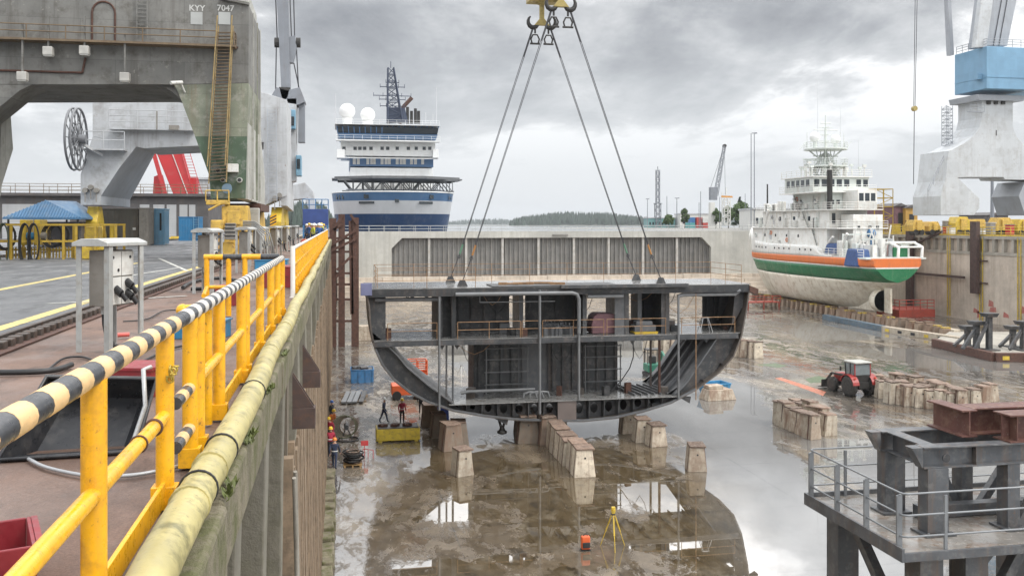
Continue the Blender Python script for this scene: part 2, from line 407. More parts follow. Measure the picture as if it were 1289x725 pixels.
    me.materials.append(m); o=bpy.data.objects.new('dock_floor',me); COL.objects.link(o); o['kind']='structure'
build_floor()
# painted / spilled marks on the floor, thin sheets
def sheet(name,poly,z,m,kind='structure',label=None):
    mb=MB(); mb.add([(x,y,z) for x,y in poly],[tuple(range(len(poly)))]); o=mb.build(name,m,None)
    n=o.data.polygons[0].normal
    if n.z<0: o.data.flip_normals()
    o['kind']=kind; return o
M['orange_paint']=mat('orange_floor_paint',(.45,.13,.06),.35,var=.3,sc=2,dirt=(.12,.10,.085),damt=.9)
M['green_paint']=mat('green_algae',(.06,.10,.035),.4,var=.4,sc=2,dirt=(.12,.10,.085),damt=.9)
sheet('painted_mark',gpoly((975,476),(983,475),(1040,493),(1036,498),(1020,492)),FL+.004,M['orange_paint'])
sheet('algae_patch',gpoly((1013,477),(1030,473),(1046,477),(1042,481),(1020,482)),FL+.004,M['green_paint'])
sheet('algae_patch',gpoly((952,459),(975,457),(992,460),(980,463)),FL+.004,M['green_paint'])
# ---------------------------------------------------------------- quay, road, sea
XR=92.0; YG=178.0; GW=5.0
def quad(name,x0,x1,y0,y1,z,m):
    return sheet(name,[(x0,y0),(x1,y0),(x1,y1),(x0,y1)],z,m)
quad('quay_ground',-120,-.97,-8,420,-.02,M['quay'])
quad('asphalt_road',-70,-5.25,-8,300,-.012,M['asphalt'])
# worn yellow lines
for X,w_,y0,y1 in ((-5.6,.13,0,150),(-8.9,.12,0,44)):
    quad('painted_line',X-w_,X+w_,y0,y1,-.008,M['yline'])
for a,b in (((60,382),(235,372)),((150,349),(225,337)),((200,325),(236,341))):
    p,q=ground(*a),ground(*b); d=(q-p).xy.normalized(); n=V((-d.y,d.x))*.07
    sheet('painted_line',[tuple(p.xy-n),tuple(q.xy-n),tuple(q.xy+n),tuple(p.xy+n)],-.004,M['wline'])
quad('far_quay_ground',XR+.5,700,40,420,-.02,M['yquay'])
def seamat():
    m,t,b=newmat('sea_water'); pos=t.n('ShaderNodeNewGeometry').outputs['Position']
    b.inputs['Base Color'].default_value=(.10,.115,.12,1); b.inputs['Roughness'].default_value=.12; b.inputs['IOR'].default_value=1.6
    t.l(t.bump(t.noise(pos,.8,5,.6),.25,.2),b.inputs['Normal']); return m
quad('sea',-6000,8000,YG+GW,8500,-2.6,seamat())
# ---------------------------------------------------------------- left dock wall
wall=thing('dock_wall','tall weathered concrete dock wall below the yellow railing','dock wall',(-1,0,FL))
mb=MB(); mb.prism([(-4,FL-.3),(-.95,FL-.3),(-.9,-.6),(-.99,-.6),(-.99,-.03),(-4,-.03)],'y',17,YG); mb.prism([(-4,FL-.3),(-1.75,FL-.3),(-1.75,-.6),(-.99,-.6),(-.99,-.03),(-4,-.03)],'y',-6,16.99); mb.build('wall_face',M['conc_dark'],wall)
mb=MB()
y=-6.0
while y<YG:
    l=min(3.0,YG-y); mb.box(-1.0,-.69+R.uniform(-.015,.015),y+.012,y+l-.012,-.5+R.uniform(-.02,.02),R.uniform(-.015,.008)); y+=l
mb.build('coping',M['conc_mossy'],wall,bevel=.035)
for i,y in enumerate((1.2,4.6,7.6,10.8,14.2,17.6,21.5,26.2,31.5,38,46,56,68,82,98,116,136,158)):
    mb=MB(); w_=.5 if y<17 else .6; mb.prism([(-1.8,-.52),(-.80,-.52),(-.84,-2.2),(-.88,-6.5),(-.9,FL),(-1.8,FL)] if y<17 else [(-1.0,-.52),(-.74,-.52),(-.72,-1.6),(-.80,-2.4),(-1.0,-2.4)],'y',y,y+w_); mb.build('buttress',M['conc_but'],wall,bevel=.02)
# close vertical fendering timbers: a pattern of the wall
mb=MB()
y=16.0
while y<YG-1:
    w_=R.uniform(.16,.26); d=R.uniform(0,.05); zt_=-2.3+R.uniform(-.35,.2)
    mb.prism([(-1.2,zt_),(-.80+d,zt_),(-.66+d,FL),(-1.2,FL)],'y',y,y+w_); y+=w_+R.uniform(.10,.26)
for z in (-4.6,-8.2): mb.box(-1.0,-.80,16,YG-1,z-.12,z+.12)
mb.build('timber_fender',M['timber'],wall)
mb=MB(); mb.beam((-.72,10.2,-2.2),(-.70,10.2,FL),.05,.05); mb.build('yellow_pipe',M['yline'],wall)
mb=MB()
y=20.0
while y<53:
    l=R.uniform(.7,1.5); h=R.uniform(.3,.8); mb.obox((-.47+R.uniform(-.08,.08),y+l/2,FL+h/2-.02),(R.uniform(.45,.7),l*.93,h),R.uniform(-.08,.08),R.uniform(-.03,.03),R.uniform(-.12,.12)); y+=l
mb.build('footing_stone',M['conc_mossy'],wall,bevel=.05)
mb=MB(); 
for k in range(2): mb.tube((-.62,13.5+k*.35,-1.9),(-.62,14.9+k*.35,-5.0),.03)
mb.build('handrail',M['gatelight'] if 'gatelight' in M else M['conc'],wall)
# steel brackets standing out of the wall
M['brack']=mat('brown_bracket_steel',(.07,.045,.038),.6,var=.3,sc=3,dirt=(.15,.07,.035),damt=.5)
for i,(Y,z) in enumerate(((19.3,-1.3),(15.0,-1.2))):
    b_=thing('wall_bracket',('brown triangular steel bracket on the dock wall, nearest to the camera','brown triangular steel bracket on the dock wall, second nearest, widest in view','small brown steel bracket at the top of the dock wall by the railing gap')[(1,0,2)[i]],'bracket',(-.7,Y,z),'brackets on the dock wall')
    mb=MB(); mb.box(-.72,-.36,Y,Y+.28,z-.33,z); mb.build('bracket_box',M['brack'],b_,bevel=.008)
    mb=MB(); mb.prism([(-.72,z+.003),(-.72,z+.55),(-.38,z+.003)],'y',Y+.03,Y+.06); mb.prism([(-.72,z+.003),(-.72,z+.55),(-.38,z+.003)],'y',Y+.22,Y+.25); mb.build('gusset',M['brack'],b_)
# cream service pipe lying on the coping
M['cream']=mat('cream_pipe_paint',(.41,.355,.155),.5,var=.25,sc=2.4,dirt=(.15,.14,.06),damt=.9,streak=0,bump=.3,chips=.9,chcol=(.10,.09,.05))
pp=thing('service_pipe','long cream yellow pipe lying on the mossy dock edge','pipe',(-.83,8,0))
mb=MB(); pts=[]
y=-3.0
while y<95: pts.append((-.83+.02*math.sin(y*.9),y,.115+.006*math.sin(y*1.7))); y+=1.1
mb.path(pts,.112,16); mb.build('pipe_run',M['cream'],pp)
M['blackband']=mat('black_rubber',(.02,.02,.021),.5)
for y in (5.55,6.35,11.9,14.6):
    mb=MB(); mb.tube((-.83+.02*math.sin(y*.9),y,.116),(-.83+.02*math.sin(y*.9),y+.07,.116),.121,n=16); mb.build('pipe_joint',M['cream'],pp)
for y in (5.9,6.9,9.2):
    mb=MB(); mb.ring((-.83+.02*math.sin(y*.9),y,.116),.115,.008,'y'); mb.build('band',M['blackband'],pp)
# tufts of weed between pipe and coping
M['weed']=mat('weed_leaf',(.10,.12,.03),.6,var=.4,sc=8)
for k,(y,n) in enumerate(((7.7,26),(6.2,16),(9.9,22),(12.6,14))):
    mb=MB()
    for i in range(n*3):
        a=R.uniform(0,6.28); c=V((-.70+R.uniform(-.025,.03),y+R.uniform(-.22,.22),.0)); h=R.uniform(.02,.075)
        d=V((math.cos(a)*.035,math.sin(a)*.035,h)); e=V((-math.sin(a),math.cos(a),0))*.013
        mb.add([c-e*.4,c+d*.6-e,c+d,c+d*.6+e],[(0,1,2,3)])
    solo(mb,'weed_tuft',M['weed'],('green weed tuft by the pipe, largest of those on the dock edge','small green weed tuft by the pipe, nearest to the camera','green weed tuft beside the pipe, third along the dock edge','faint green weed tuft beside the pipe, furthest along the dock edge')[k],'weed','weeds along the pipe',(-.7,y,0))
# ---------------------------------------------------------------- right dock wall
rw=thing('dock_wall','long stained concrete dock wall on the far side behind the green and orange ship','dock wall',(XR,100,FL))
mb=MB(); mb.prism([(XR,FL-.3),(XR+10,FL-.3),(XR+10,-.03),(XR+.1,-.03),(XR+.1,-.45),(XR+.5,-.45),(XR+.5,-2.3),(XR+.02,-2.3)],'y',40,YG)
mb.build('wall_face',M['conc_wall'],rw)
mb=MB(); mb.box(XR-.12,XR+.09,40,YG,-.44,0)
y=41
while y<YG-1: mb.box(XR-.06,XR+.48,y,y+.45,-2.28,-.46); y+=1.9
mb.box(XR-.1,XR+.3,40,YG,-2.75,-2.32)
mb.build('coping',M['conc'],rw)
M['lad']=mat('yellow_ladder_paint',(.55,.40,.05),.6,var=.2,sc=2,dirt=(.2,.14,.06),damt=.7)
for px in (1195,1236,1284):
    p=atX(px,XR); mb=MB()
    for s_ in (-.3,.3): mb.beam((XR-.12,p.y+s_,-.2),(XR-.12,p.y+s_,FL+.2),.1,.1)
    for k in range(36): mb.beam((XR-.1,p.y-.3,-.6-k*.32),(XR-.1,p.y+.3,-.6-k*.32),.04,.04)
    mb.build('ladder',M['lad'],rw)
M['fender']=mat('dark_brown_fender',(.065,.042,.038),.7,var=.3,sc=2,dirt=(.14,.07,.04),damt=.5)
mb=MB(); p=atX(1228,XR-.5); mb.box(XR-.9,XR-.3,p.y-.7,p.y+.7,-8.4,2.1)
for z in (-6.8,-3.6): mb.box(XR-.32,XR+.05,p.y-.9,p.y+.2,z-.15,z+.15); mb.beam((XR-.3,p.y-2.2,z),(XR-.3,p.y-.6,z),.2,.2)
solo(mb,'fender_post',M['fender'],'dark brown vertical fender beam on the far dock wall, right of the ship','fender','fender posts on the far wall',(XR,p.y,-8))
mb=MB(); p=atX(1146,XR-.5); mb.box(XR-.9,XR-.3,p.y-.7,p.y+.7,FL,2.3); mb.beam((XR-.5,p.y-.7,-1.6),(XR-.5,p.y-8,.6),.3,.3)
mb.beam((XR-.5,p.y-.6,-6.2),(XR-.5,p.y-13,-6.2),.25,.35); mb.beam((XR-.45,p.y-12.4,-6.2),(XR+.05,p.y-12.4,-6.2),.25,.25)
solo(mb,'fender_post',M['fender'],'dark brown fender post with a brace, just behind the stern of the ship','fender','fender posts on the far wall',(XR,p.y,FL))
# red graffiti like paint at foot of the right wall
M['redwash']=mat('faded_red_paint',(.42,.13,.11),.7,var=.2,sc=3,dirt=(.36,.30,.25),damt=1)
mb=MB()
for i in range(9):
    y=atX(1262,XR).y+R.uniform(-7,5); z=FL+R.uniform(.6,2.6); l=R.uniform(.5,1.6)
    mb.add([(XR-.012,y,z),(XR-.012,y+l,z+R.uniform(-.3,.3)),(XR-.012,y+l*.9,z+R.uniform(.5,1.1)),(XR-.012,y+.1,z+R.uniform(.4,.9))],[(0,1,2,3)])
mb.build('red_paint_mark',M['redwash'],rw)
# ---------------------------------------------------------------- dock gate (caisson)
gate=thing('dock_gate','wide pale concrete dock gate with dark ribbed steel recess','dock gate',(46,YG,FL))
ga,gb=atY(493,YG,300),atY(895,YG,300)
zt=.2; zr=-1.0; zb=-8.6
mb=MB(); x0,x1=-.7,XR+.02
mb.box(x0,ga.x,YG,YG+GW,FL,zt); mb.box(gb.x,x1,YG,YG+GW,FL,zt); mb.box(ga.x+.002,gb.x-.002,YG,YG+GW,zr,zt-.002)
mb.box(ga.x+.002,gb.x-.002,YG,YG+GW,FL,zb); mb.box(ga.x-.5,gb.x+.5,YG+1.4,YG+GW-.1,FL,zt-.05)
for xx,s_ in ((ga.x,1),(gb.x,-1)): mb.prism([(xx,zr),(xx+s_*2.0,zr),(xx,zr-2.0)],'y',YG+.004,YG+1.4)
mb.build('caisson_body',M['conc_gate'],gate)
M['gatesteel']=mat('grey_gate_steel',(.20,.195,.185),.7,var=.2,sc=.6,streak=.6,scol=(.32,.29,.24),dirt=(.13,.12,.11),damt=.4)
M['gatelight']=mat('pale_gate_rib',(.42,.41,.385),.7,var=.2,sc=.6,dirt=(.25,.18,.1),damt=.4)
mb=MB(); mb.box(ga.x,gb.x,YG+1.2,YG+1.38,zb,zr)
x=ga.x+.6
while x<gb.x: mb.box(x,x+.22,YG+.85,YG+1.2,zb,zr); x+=.95
mb.build('recess_panel',M['gatesteel'],gate)
n_=9
for i in range(1,n_):
    x=ga.x+(gb.x-ga.x)*i/n_; mb=MB(); mb.box(x-.22,x+.22,YG+.3,YG+.8,zb,zr); mb.build('pillar',M['gatelight'],gate)
mb=MB(); mb.box(x0,x1,YG-.003,YG+.5,zt-.002,zt+.12); mb.build('gate_coping',M['conc_gate'],gate)
M['galv']=mat('galvanised_steel',(.42,.43,.43),.45,.6,var=.15,sc=4)
mb=MB(); mb.rail([(0,YG+.8,zt+.05),(XR,YG+.8,zt+.05)],1.15,.045,step=3.0,n=5); mb.rail([(0,YG+GW-.5,zt),(XR,YG+GW-.5,zt)],1.15,.045,step=3.0,n=5); mb.build('railing',M['galv'],gate)
mb=MB(); p=atY(705,YG,0); mb.box(p.x-1.6,p.x+1.6,YG-.25,YG-.01,-.62,-.32); mb.build('name_plate',M['gatesteel'],gate)
# stepped sill and rubble in front of the gate
for k in range(5):
    mb=MB(); x=-.1
    while x<XR-.2:
        l=min(R.uniform(2,6),XR-.2-x); mb.box(x,x+l-.03,YG-1.2*(k+1)-.4+R.uniform(-.1,.1),YG-.01-1.2*k,FL,FL+4.0-.8*k+R.uniform(-.06,.06)); x+=l
    mb.build('sill_step',M['conc_wall'],gate)
# ================================================================ ship section hanging in the dock
YB=57.7; DP=6.2
def FP(px,py):
    p=atY(px,YB,py); return (p.x,p.z)
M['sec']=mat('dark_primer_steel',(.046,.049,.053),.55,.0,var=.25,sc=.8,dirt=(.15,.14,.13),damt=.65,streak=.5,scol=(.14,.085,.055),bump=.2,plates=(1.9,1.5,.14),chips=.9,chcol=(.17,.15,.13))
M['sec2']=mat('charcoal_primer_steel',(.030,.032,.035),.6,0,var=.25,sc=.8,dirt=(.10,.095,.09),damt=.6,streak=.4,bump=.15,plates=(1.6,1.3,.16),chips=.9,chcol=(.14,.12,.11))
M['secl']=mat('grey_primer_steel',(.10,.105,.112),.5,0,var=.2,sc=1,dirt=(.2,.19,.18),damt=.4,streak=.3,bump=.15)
M['shellm']=mat('brownish_shell_steel',(.085,.073,.064),.6,0,var=.3,sc=1.5,dirt=(.16,.13,.1),damt=.5,streak=.3)
M['deckwet']=mat('wet_steel_deck',(.19,.19,.185),.16,0,var=.35,sc=.7,dirt=(.08,.06,.045),damt=.6,bump=.05,rvar=.12)
M['pipeg']=mat('grey_pipe',(.15,.155,.16),.42,.15,var=.15,sc=2,dirt=(.2,.19,.18),damt=.3)
M['rustrail']=mat('rusty_orange_tube',(.30,.18,.095),.65,.2,var=.3,sc=4,dirt=(.12,.07,.05),damt=.6)
M['wire']=mat('steel_wire_rope',(.07,.07,.075),.5,.5,var=.2,sc=8)
ZT,ZM,ZK=-2.3,-5.57,-9.72
sec=thing('ship_section','big dark grey U-shaped ship hull section with open decks hanging over the keel blocks','ship section',(14.7,YB,-10.7))
outl=[FP(*p) for p in ((461,371),(464,385),(465,403),(467,420),(471,440),(480,460),(495,479),(515,495),(540,508),(570,518),(610,525),(650,529.5),(690,531),(735,531),(775,527),(810,519),(845,508),(877,491),(906,469.5),(924,449),(934,424),(941,388),(944,371))]
outl[0]=(outl[0][0],ZT-.45); outl[-1]=(outl[-1][0],ZT-.45)
def offs(poly,d):
    out=[];n=len(poly)
    for i in range(n):
        a=V(poly[max(0,i-1)]);b=V(poly[min(n-1,i+1)]); t=(b-a).normalized(); out.append(tuple(V(poly[i])+V((-t.y,t.x))*d))
    return out
inn=offs(outl,.10)
mb=MB(); n=len(outl)
# shell plate as a loft along Y (front and back rings of a thin band)
for i in range(n-1):
    for (a,b) in ((outl,YB),):
        q=[outl[i],outl[i+1],inn[i+1],inn[i]]
        mb.prism(q,'y',YB-.02,YB+DP)
mb.build('shell_plating',M['shellm'],sec)
# side tanks: inner plates
il=[FP(487,425),FP(500,446),FP(513,462),FP(540,485),FP(573,506)]; il=[(x,z) for x,z in il]; il[0]=(il[0][0],ZM-.25); il[-1]=(il[-1][0],ZK)
ir=[FP(904,420),FP(893,440),FP(880,459),FP(866,480),FP(848,498)]; ir[0]=(ir[0][0],ZM-.25); ir[-1]=(ir[-1][0],ZK)
for L_,d in ((il,-.07),(ir,.07)):
    mb=MB(); o2=offs(L_,d)
    for i in range(len(L_)-1): mb.prism([L_[i],L_[i+1],o2[i+1],o2[i]],'y',YB+.05,YB+DP-.1)
    # longitudinals on the plate: part of its pattern
    for i in range(len(L_)-1):
        for t_ in ():
            p=V(L_[i]).lerp(V(L_[i+1]),t_); nn=(V(L_[i+1])-V(L_[i])).normalized(); nn=V((-nn.y,nn.x))*(1 if d<0 else -1)
            e=p+nn*.24; mb.beam((p.x,YB+.4,p.y),(p.x,YB+DP-.2,p.y),.03,.03); mb.beam(((p.x+e.x)/2,YB+.35,(p.y+e.y)/2),((p.x+e.x)/2,YB+DP-.2,(p.y+e.y)/2),.26,.025,up=(-nn.y,0,nn.x)) if d>0 else None
    mb.build('inner_shell',M['secl'],sec)
for yy in (1.6,2.7,3.8,4.9):
    mb=MB(); o2=offs(ir,-.22)
    for i in range(len(ir)-1): mb.prism([ir[i],ir[i+1],o2[i+1],o2[i]],'y',YB+yy,YB+yy+.05)
    mb.build('plate_stiffener',M['secl'],sec)
# web frames: ring plates between shell and inner plates
def web(y,th,m,name='web_frame'):
    def rs(L_,k=12):
        d=[0]
        for i in range(1,len(L_)): d.append(d[-1]+(V(L_[i])-V(L_[i-1])).length)
        o=[]
        for j in range(k+1):
            s_=d[-1]*j/k; i=max(i for i in range(len(d)) if d[i]<=s_+1e-9); i=min(i,len(d)-2)
            o.append(tuple(V(L_[i]).lerp(V(L_[i+1]),(s_-d[i])/(d[i+1]-d[i]))))
        return o
    xl=FP(486,400)[0]; xr=FP(930,400)[0]
    for lo,hi,up in ((inn[3:10],il,[(inn[0][0]+.05,ZT-.46),(xl,ZT-.46),(xl,ZM-.02),(inn[3][0],ZM-.02),(inn[2][0],inn[2][1])]),
                     (list(reversed(inn[15:21])),ir,[(inn[-1][0]-.05,ZT-.46),(xr,ZT-.46),(xr-.3,ZM-.02),(inn[-4][0]-.1,ZM-.02),(inn[-2][0],inn[-2][1])])):
        mb=MB(); a,b=rs(lo),rs(hi)
        for i in range(len(a)-1): mb.prism([a[i],a[i+1],b[i+1],b[i]],'y',y,y+th)
        mb.prism(up,'y',y,y+th); mb.build(name,m,sec)
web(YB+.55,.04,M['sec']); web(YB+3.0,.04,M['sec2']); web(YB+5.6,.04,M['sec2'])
# frame flange along the front of the side tanks
mb=MB()
for L_ in (il,ir):
    for i in range(len(L_)-1): mb.beam((L_[i][0],YB+.3,L_[i][1]),(L_[i+1][0],YB+.3,L_[i+1][1]),.5,.04,up=(0,1,0)) if False else None
for i in range(4,17): mb.beam((inn[i][0],YB+.06,inn[i][1]),(inn[i+1][0],YB+.06,inn[i+1][1]),.18,.10,up=(0,0,1))
mb.build('frame_flange',M['secl'],sec)
# tank top and double bottom
xk0,xk1=il[-1][0],ir[-1][0]
mb=MB(); mb.box(xk0-.4,xk1+.4,YB-.1,YB+DP-.1,ZK-.03,ZK+.03); mb.build('tank_top',M['deckwet'],sec,bevel=.01)
def hullz(x):
    for i in range(n-1):
        a,b=inn[i],inn[i+1]
        if min(a[0],b[0])<=x<=max(a[0],b[0]) and abs(b[0]-a[0])>1e-6 and a[1]<ZM:
            return a[1]+(b[1]-a[1])*(x-a[0])/(b[0]-a[0])
    return ZK
xs_=[]; x=xk0-1.6
nb=17
for i in range(nb+1): xs_.append(xk0-1.3+(xk1-xk0+2.6)*i/nb)
mb=MB()
for i in range(nb):
    a,b=xs_[i],xs_[i+1]; za,zb_=hullz(a),hullz(b); top=ZK-.035; cx,cz=(a+b)/2,(top+(za+zb_)/2)/2
    ha=(top-(za+zb_)/2)
    if ha<.25: continue
    rx,rz=min(.26,ha*.3),min(.36,ha*.36)
    outer=[(a,top),(cx,top),(b,top),(b,(top+zb_)/2),(b,zb_),(cx,(za+zb_)/2),(a,za),(a,(top+za)/2)]
    ang=[135,90,45,0,-45,-90,-135,180]
    hole=[(cx+rx*math.cos(rad(t_)),cz+rz*math.sin(rad(t_))) for t_ in ang]
    vs=[(u,YB+.75,w_) for u,w_ in outer+hole]
    mb.add(vs,[(k,(k+1)%8,8+(k+1)%8,8+k) for k in range(8)])
mb.build('double_bottom_floor',M['sec'],sec)
for i,x in enumerate(xs_):
    zb_=hullz(x)
    if ZK-zb_<.3: continue
    mb=MB(); mb.prism([(YB+.02,ZK-.035),(YB+.745,ZK-.035),(YB+.745,zb_),(YB+.25,zb_),(YB+.1,zb_+.25)],'x',x-.02,x+.02); mb.build('bracket',M['sec' if i%3 else 'secl'],sec)
mb=MB(); xc=(xs_[8]+xs_[9])/2; M['taupe']=mat('taupe_primer',(.13,.105,.095),.6,var=.2,sc=1)
mb.box(xc-.62,xc+.62,YB-.03,YB+.015,hullz(xc)+.05,ZK-.04); mb.build('centre_girder',M['taupe'],sec)
mb=MB(); mb.box(xk0-1,xk1+1,YB+DP-.25,YB+DP-.2,-10.45,ZK-.035); mb.build('rear_floor',M['sec2'],sec)
for px in (629,860):
    x,z=FP(px,520); mb=MB(); z=hullz(x) if True else z; mb.prism([(x-.5,z+.02),(x+.6,z-.1),(x+.5,z-.55)],'y',YB+.1,YB+.16) if px>0 else None; mb.build('hull_bracket',M['sec2'],sec)
# decks
xt0,xt1=FP(461,360)[0],FP(945,360)[0]
mb=MB(); mb.box(xt0,xt1,YB,YB+DP,ZT-.06,ZT); mb.build('top_deck',M['deckwet'],sec)
mb=MB(); mb.box(xt0+.1,xt1-.1,YB+.02,YB+.06,ZT-.5,ZT-.062); mb.box(xt0+.1,xt1-.1,YB-.12,YB+.2,ZT-.53,ZT-.502)
for i in range(26):
    x=xt0+.6+i*(xt1-xt0-1.2)/25; mb.box(x-.02,x+.02,YB+.062,YB+DP-.1,ZT-.33,ZT-.062)
for y in (2.2,4.4,6.0): mb.box(xt0+.2,xt1-.2,YB+y,YB+y+.04,ZT-.5,ZT-.062)
mb.build('deck_girder',M['sec2'],sec)
mb=MB(); mb.box(FP(620,356)[0],FP(780,356)[0],YB-.05,YB+2.6,ZT+.003,ZT+.06); mb.build('deck_insert_plate',M['sec2'],sec,bevel=.01)
mb=MB(); mb.box(FP(705,356)[0],FP(865,356)[0],YB-.3,YB-.03,ZT-.12,ZT+.10); mb.build('deck_edge_plate',M['sec'],sec,bevel=.01)
mb=MB(); mb.box(xt0-.35,xt0+.35,YB-.1,YB+.15,ZT-.42,ZT+.35); mb.build('end_plate',mat('blue_grey_plate',(.15,.16,.27),.5),sec,bevel=.02)
mb=MB(); mb.prism([(xt1-.1,ZT-.1),(xt1+.55,ZT-.35),(xt1+.5,ZT-.8),(xt1-.1,ZT-.5)],'y',YB-.05,YB+.5); mb.build('end_plate',M['rust'],sec)
xm0,xm1=FP(467,425)[0],FP(933,420)[0]
mb=MB(); mb.box(xm0+.1,xm1-.1,YB-.02,YB+DP-.1,ZM-.05,ZM); mb.build('middle_deck',M['deckwet'],sec)
mb=MB(); mb.box(xm0+.2,xm1-.2,YB,YB+.05,ZM-.34,ZM-.052); mb.box(xm0+.2,xm1-.2,YB-.1,YB+.16,ZM-.37,ZM-.342)
for i in range(22):
    x=xm0+.8+i*(xm1-xm0-1.6)/21; mb.box(x-.02,x+.02,YB+.062,YB+DP-.2,ZM-.26,ZM-.052)
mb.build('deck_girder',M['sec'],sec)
# walls: panel with vertical stiffeners
def panel(px0,px1,dy,z0,z1,m,ribs=.62,name='bulkhead',th=.03,side=1):
    x0=atY(px0,YB+dy).x; x1=atY(px1,YB+dy).x; mb=MB(); mb.box(x0,x1,YB+dy,YB+dy+th,z0,z1)
    x=x0+.3
    while x<x1-.1: mb.box(x-.012,x+.012,YB+dy-.16*side,YB+dy-.001,z0+.02,z1-.05); mb.box(x-.05,x+.05,YB+dy-.172*side,YB+dy-.1605*side,z0+.02,z1-.05); x+=ribs
    return mb.build(name,m,sec)
zu0,zu1=ZM+.003,ZT-.51; zl0,zl1=ZK+.033,ZM-.38
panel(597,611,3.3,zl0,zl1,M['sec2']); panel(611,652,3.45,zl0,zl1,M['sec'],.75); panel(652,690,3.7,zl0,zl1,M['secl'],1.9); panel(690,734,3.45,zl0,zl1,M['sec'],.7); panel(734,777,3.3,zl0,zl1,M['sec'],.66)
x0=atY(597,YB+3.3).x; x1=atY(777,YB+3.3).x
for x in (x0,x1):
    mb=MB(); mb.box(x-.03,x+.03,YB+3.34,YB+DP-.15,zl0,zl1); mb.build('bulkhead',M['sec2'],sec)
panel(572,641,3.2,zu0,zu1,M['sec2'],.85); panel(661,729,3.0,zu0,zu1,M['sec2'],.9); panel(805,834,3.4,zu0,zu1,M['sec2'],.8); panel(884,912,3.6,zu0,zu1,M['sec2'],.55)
def wallY(px,y0,y1,z0,z1,m,w_=.05):
    x=atY(px,YB+y0).x; mb=MB(); mb.box(x-w_/2,x+w_/2,YB+y0,YB+y1,z0,z1); mb.box(x-.14,x+.14,YB+y0-.03,YB+y0-.001,z0,z1); return mb.build('bulkhead',m,sec)
wallY(554,.5,5.6,zu0,zu1,M['sec2']); wallY(571,.6,3.2,zu0,zu1,M['sec2']); wallY(656,2.6,5.6,zu0,zu1,M['secl']); wallY(736,.6,3.0,zu0,zu1,M['sec'])
wallY(789,.6,5.4,zu0,zu1,M['sec']); wallY(805,1.6,3.4,zu0,zu1,M['secl']); wallY(840,.5,5.6,zu0,zu1,M['sec'])
mb=MB(); a=atY(774,YB+.6).x;b=atY(789,YB+.6).x; mb.box(a,b,YB+.62,YB+.66,zu0,zu1); mb.build('bulkhead',M['secl'],sec)
mb=MB(); a=atY(555,YB+.6).x;b=atY(570,YB+.6).x; mb.box(a,b,YB+1.6,YB+1.64,zu0,zu1); mb.build('bulkhead',M['sec2'],sec)
mb=MB(); a=atY(832,YB+.6).x;b=atY(839,YB+.6).x; mb.box(a,b,YB+.52,YB+.56,zu0,zu1); mb.build('bulkhead',M['sec'],sec)
# longitudinals on the right shell, inside
mb=MB()
for i in range(15,21):
    for t_ in (.4,):
        p=V(inn[i]).lerp(V(inn[i+1]),t_); d=(V(inn[i+1])-V(inn[i])).normalized(); nn=V((-d.y,d.x)); q=p+nn*.16
        mb.beam(((p.x+q.x)/2,YB+.2,(p.y+q.y)/2),((p.x+q.x)/2,YB+DP-.2,(p.y+q.y)/2),.16,.025,up=(-nn.y,0,nn.x))
mb.build('shell_stiffener',M['sec'],sec)
# pipes and pillars in front
def vpipe(px,y0z,y1z,r,m,dy=-.12,name='pipe'):
    x=atY(px,YB+dy).x; mb=MB(); mb.tube((x,YB+dy,y0z),(x,YB+dy,y1z),r,n=10); return mb.build(name,m,sec)
vpipe(553,ZK-.3,ZT-.55,.075,M['pipeg']); vpipe(562,ZK,ZM-.3,.06,M['secl'],.8,'pillar'); vpipe(570,ZK,ZM-.3,.07,M['secl'],1.2,'pillar')
vpipe(679.5,-10.5,ZT-.2,.09,M['pipeg']); vpipe(819,ZK,ZM-.35,.08,M['taupe'],3.2,'pillar'); vpipe(830,ZK,ZM-.35,.09,M['rust'],.9,'pillar')
vpipe(854,ZK-.2,ZT-.75,.08,M['pipeg']); vpipe(876,-10.0,ZT-.6,.035,M['rustrail'],.0,'pole')
x0,z0=FP(573,370.5); x1,_=FP(728,370.5)
mb=MB(); mb.path([(x0,YB-.15,z0),(x1-.45,YB-.15,z0),(x1-.13,YB-.15,z0-.1),(x1,YB-.15,z0-.42),(x1,YB-.15,ZM+.2)],.13,12); mb.build('pipe',M['pipeg'],sec); mb=MB(); mb.path([(x1,YB-.14,ZM+.19),(x1,YB-.14,ZK+.05)],.09,12); mb.build('pipe',M['pipeg'],sec)
x0,_=FP(472,371); x1,_=FP(556,371); mb=MB(); mb.path([(x0,YB+.25,ZT-.72),(x1,YB+.25,ZT-.72)],.13,10); mb.build('pipe',M['secl'],sec)
x0,_=FP(740,369); x1,_=FP(785,369); mb=MB(); mb.path([(x0,YB+.1,ZT-.68),(x1,YB+.1,ZT-.68)],.14,10); mb.build('pipe',M['pipeg'],sec)
x0,_=FP(854,370); x1,_=FP(935,366); mb=MB(); mb.path([(x0,YB+.1,ZT-.78),(x0+.3,YB+.1,ZT-.68),(x1-.5,YB+.1,ZT-.68),(x1-.15,YB+.1,ZT-.4)],.13,10); mb.build('pipe',M['pipeg'],sec)
for a,b,z in ((605,700,-.98),(766,768,0)):
    if z: 
        x0,_=FP(a,0);x1,_=FP(b,0); mb=MB(); mb.tube((x0,YB+.3,ZT-.98),(x1,YB+.3,ZT-.98),.035); mb.tube((x0,YB+.3,ZT-.98),(x0,YB+.3,ZT-.6),.03); mb.build('thin_pipe',M['pipeg'],sec)
mb=MB(); a=atY(580,YB+1.4).x; b=atY(613,YB+1.4).x; mb.path([(a,YB+1.4,ZK+.45),(a+.5,YB+1.4,ZK+.55),(b+3.2,YB+1.4,ZK+.55)],.11,10); mb.build('pipe',M['pipeg'],sec)
mb=MB()
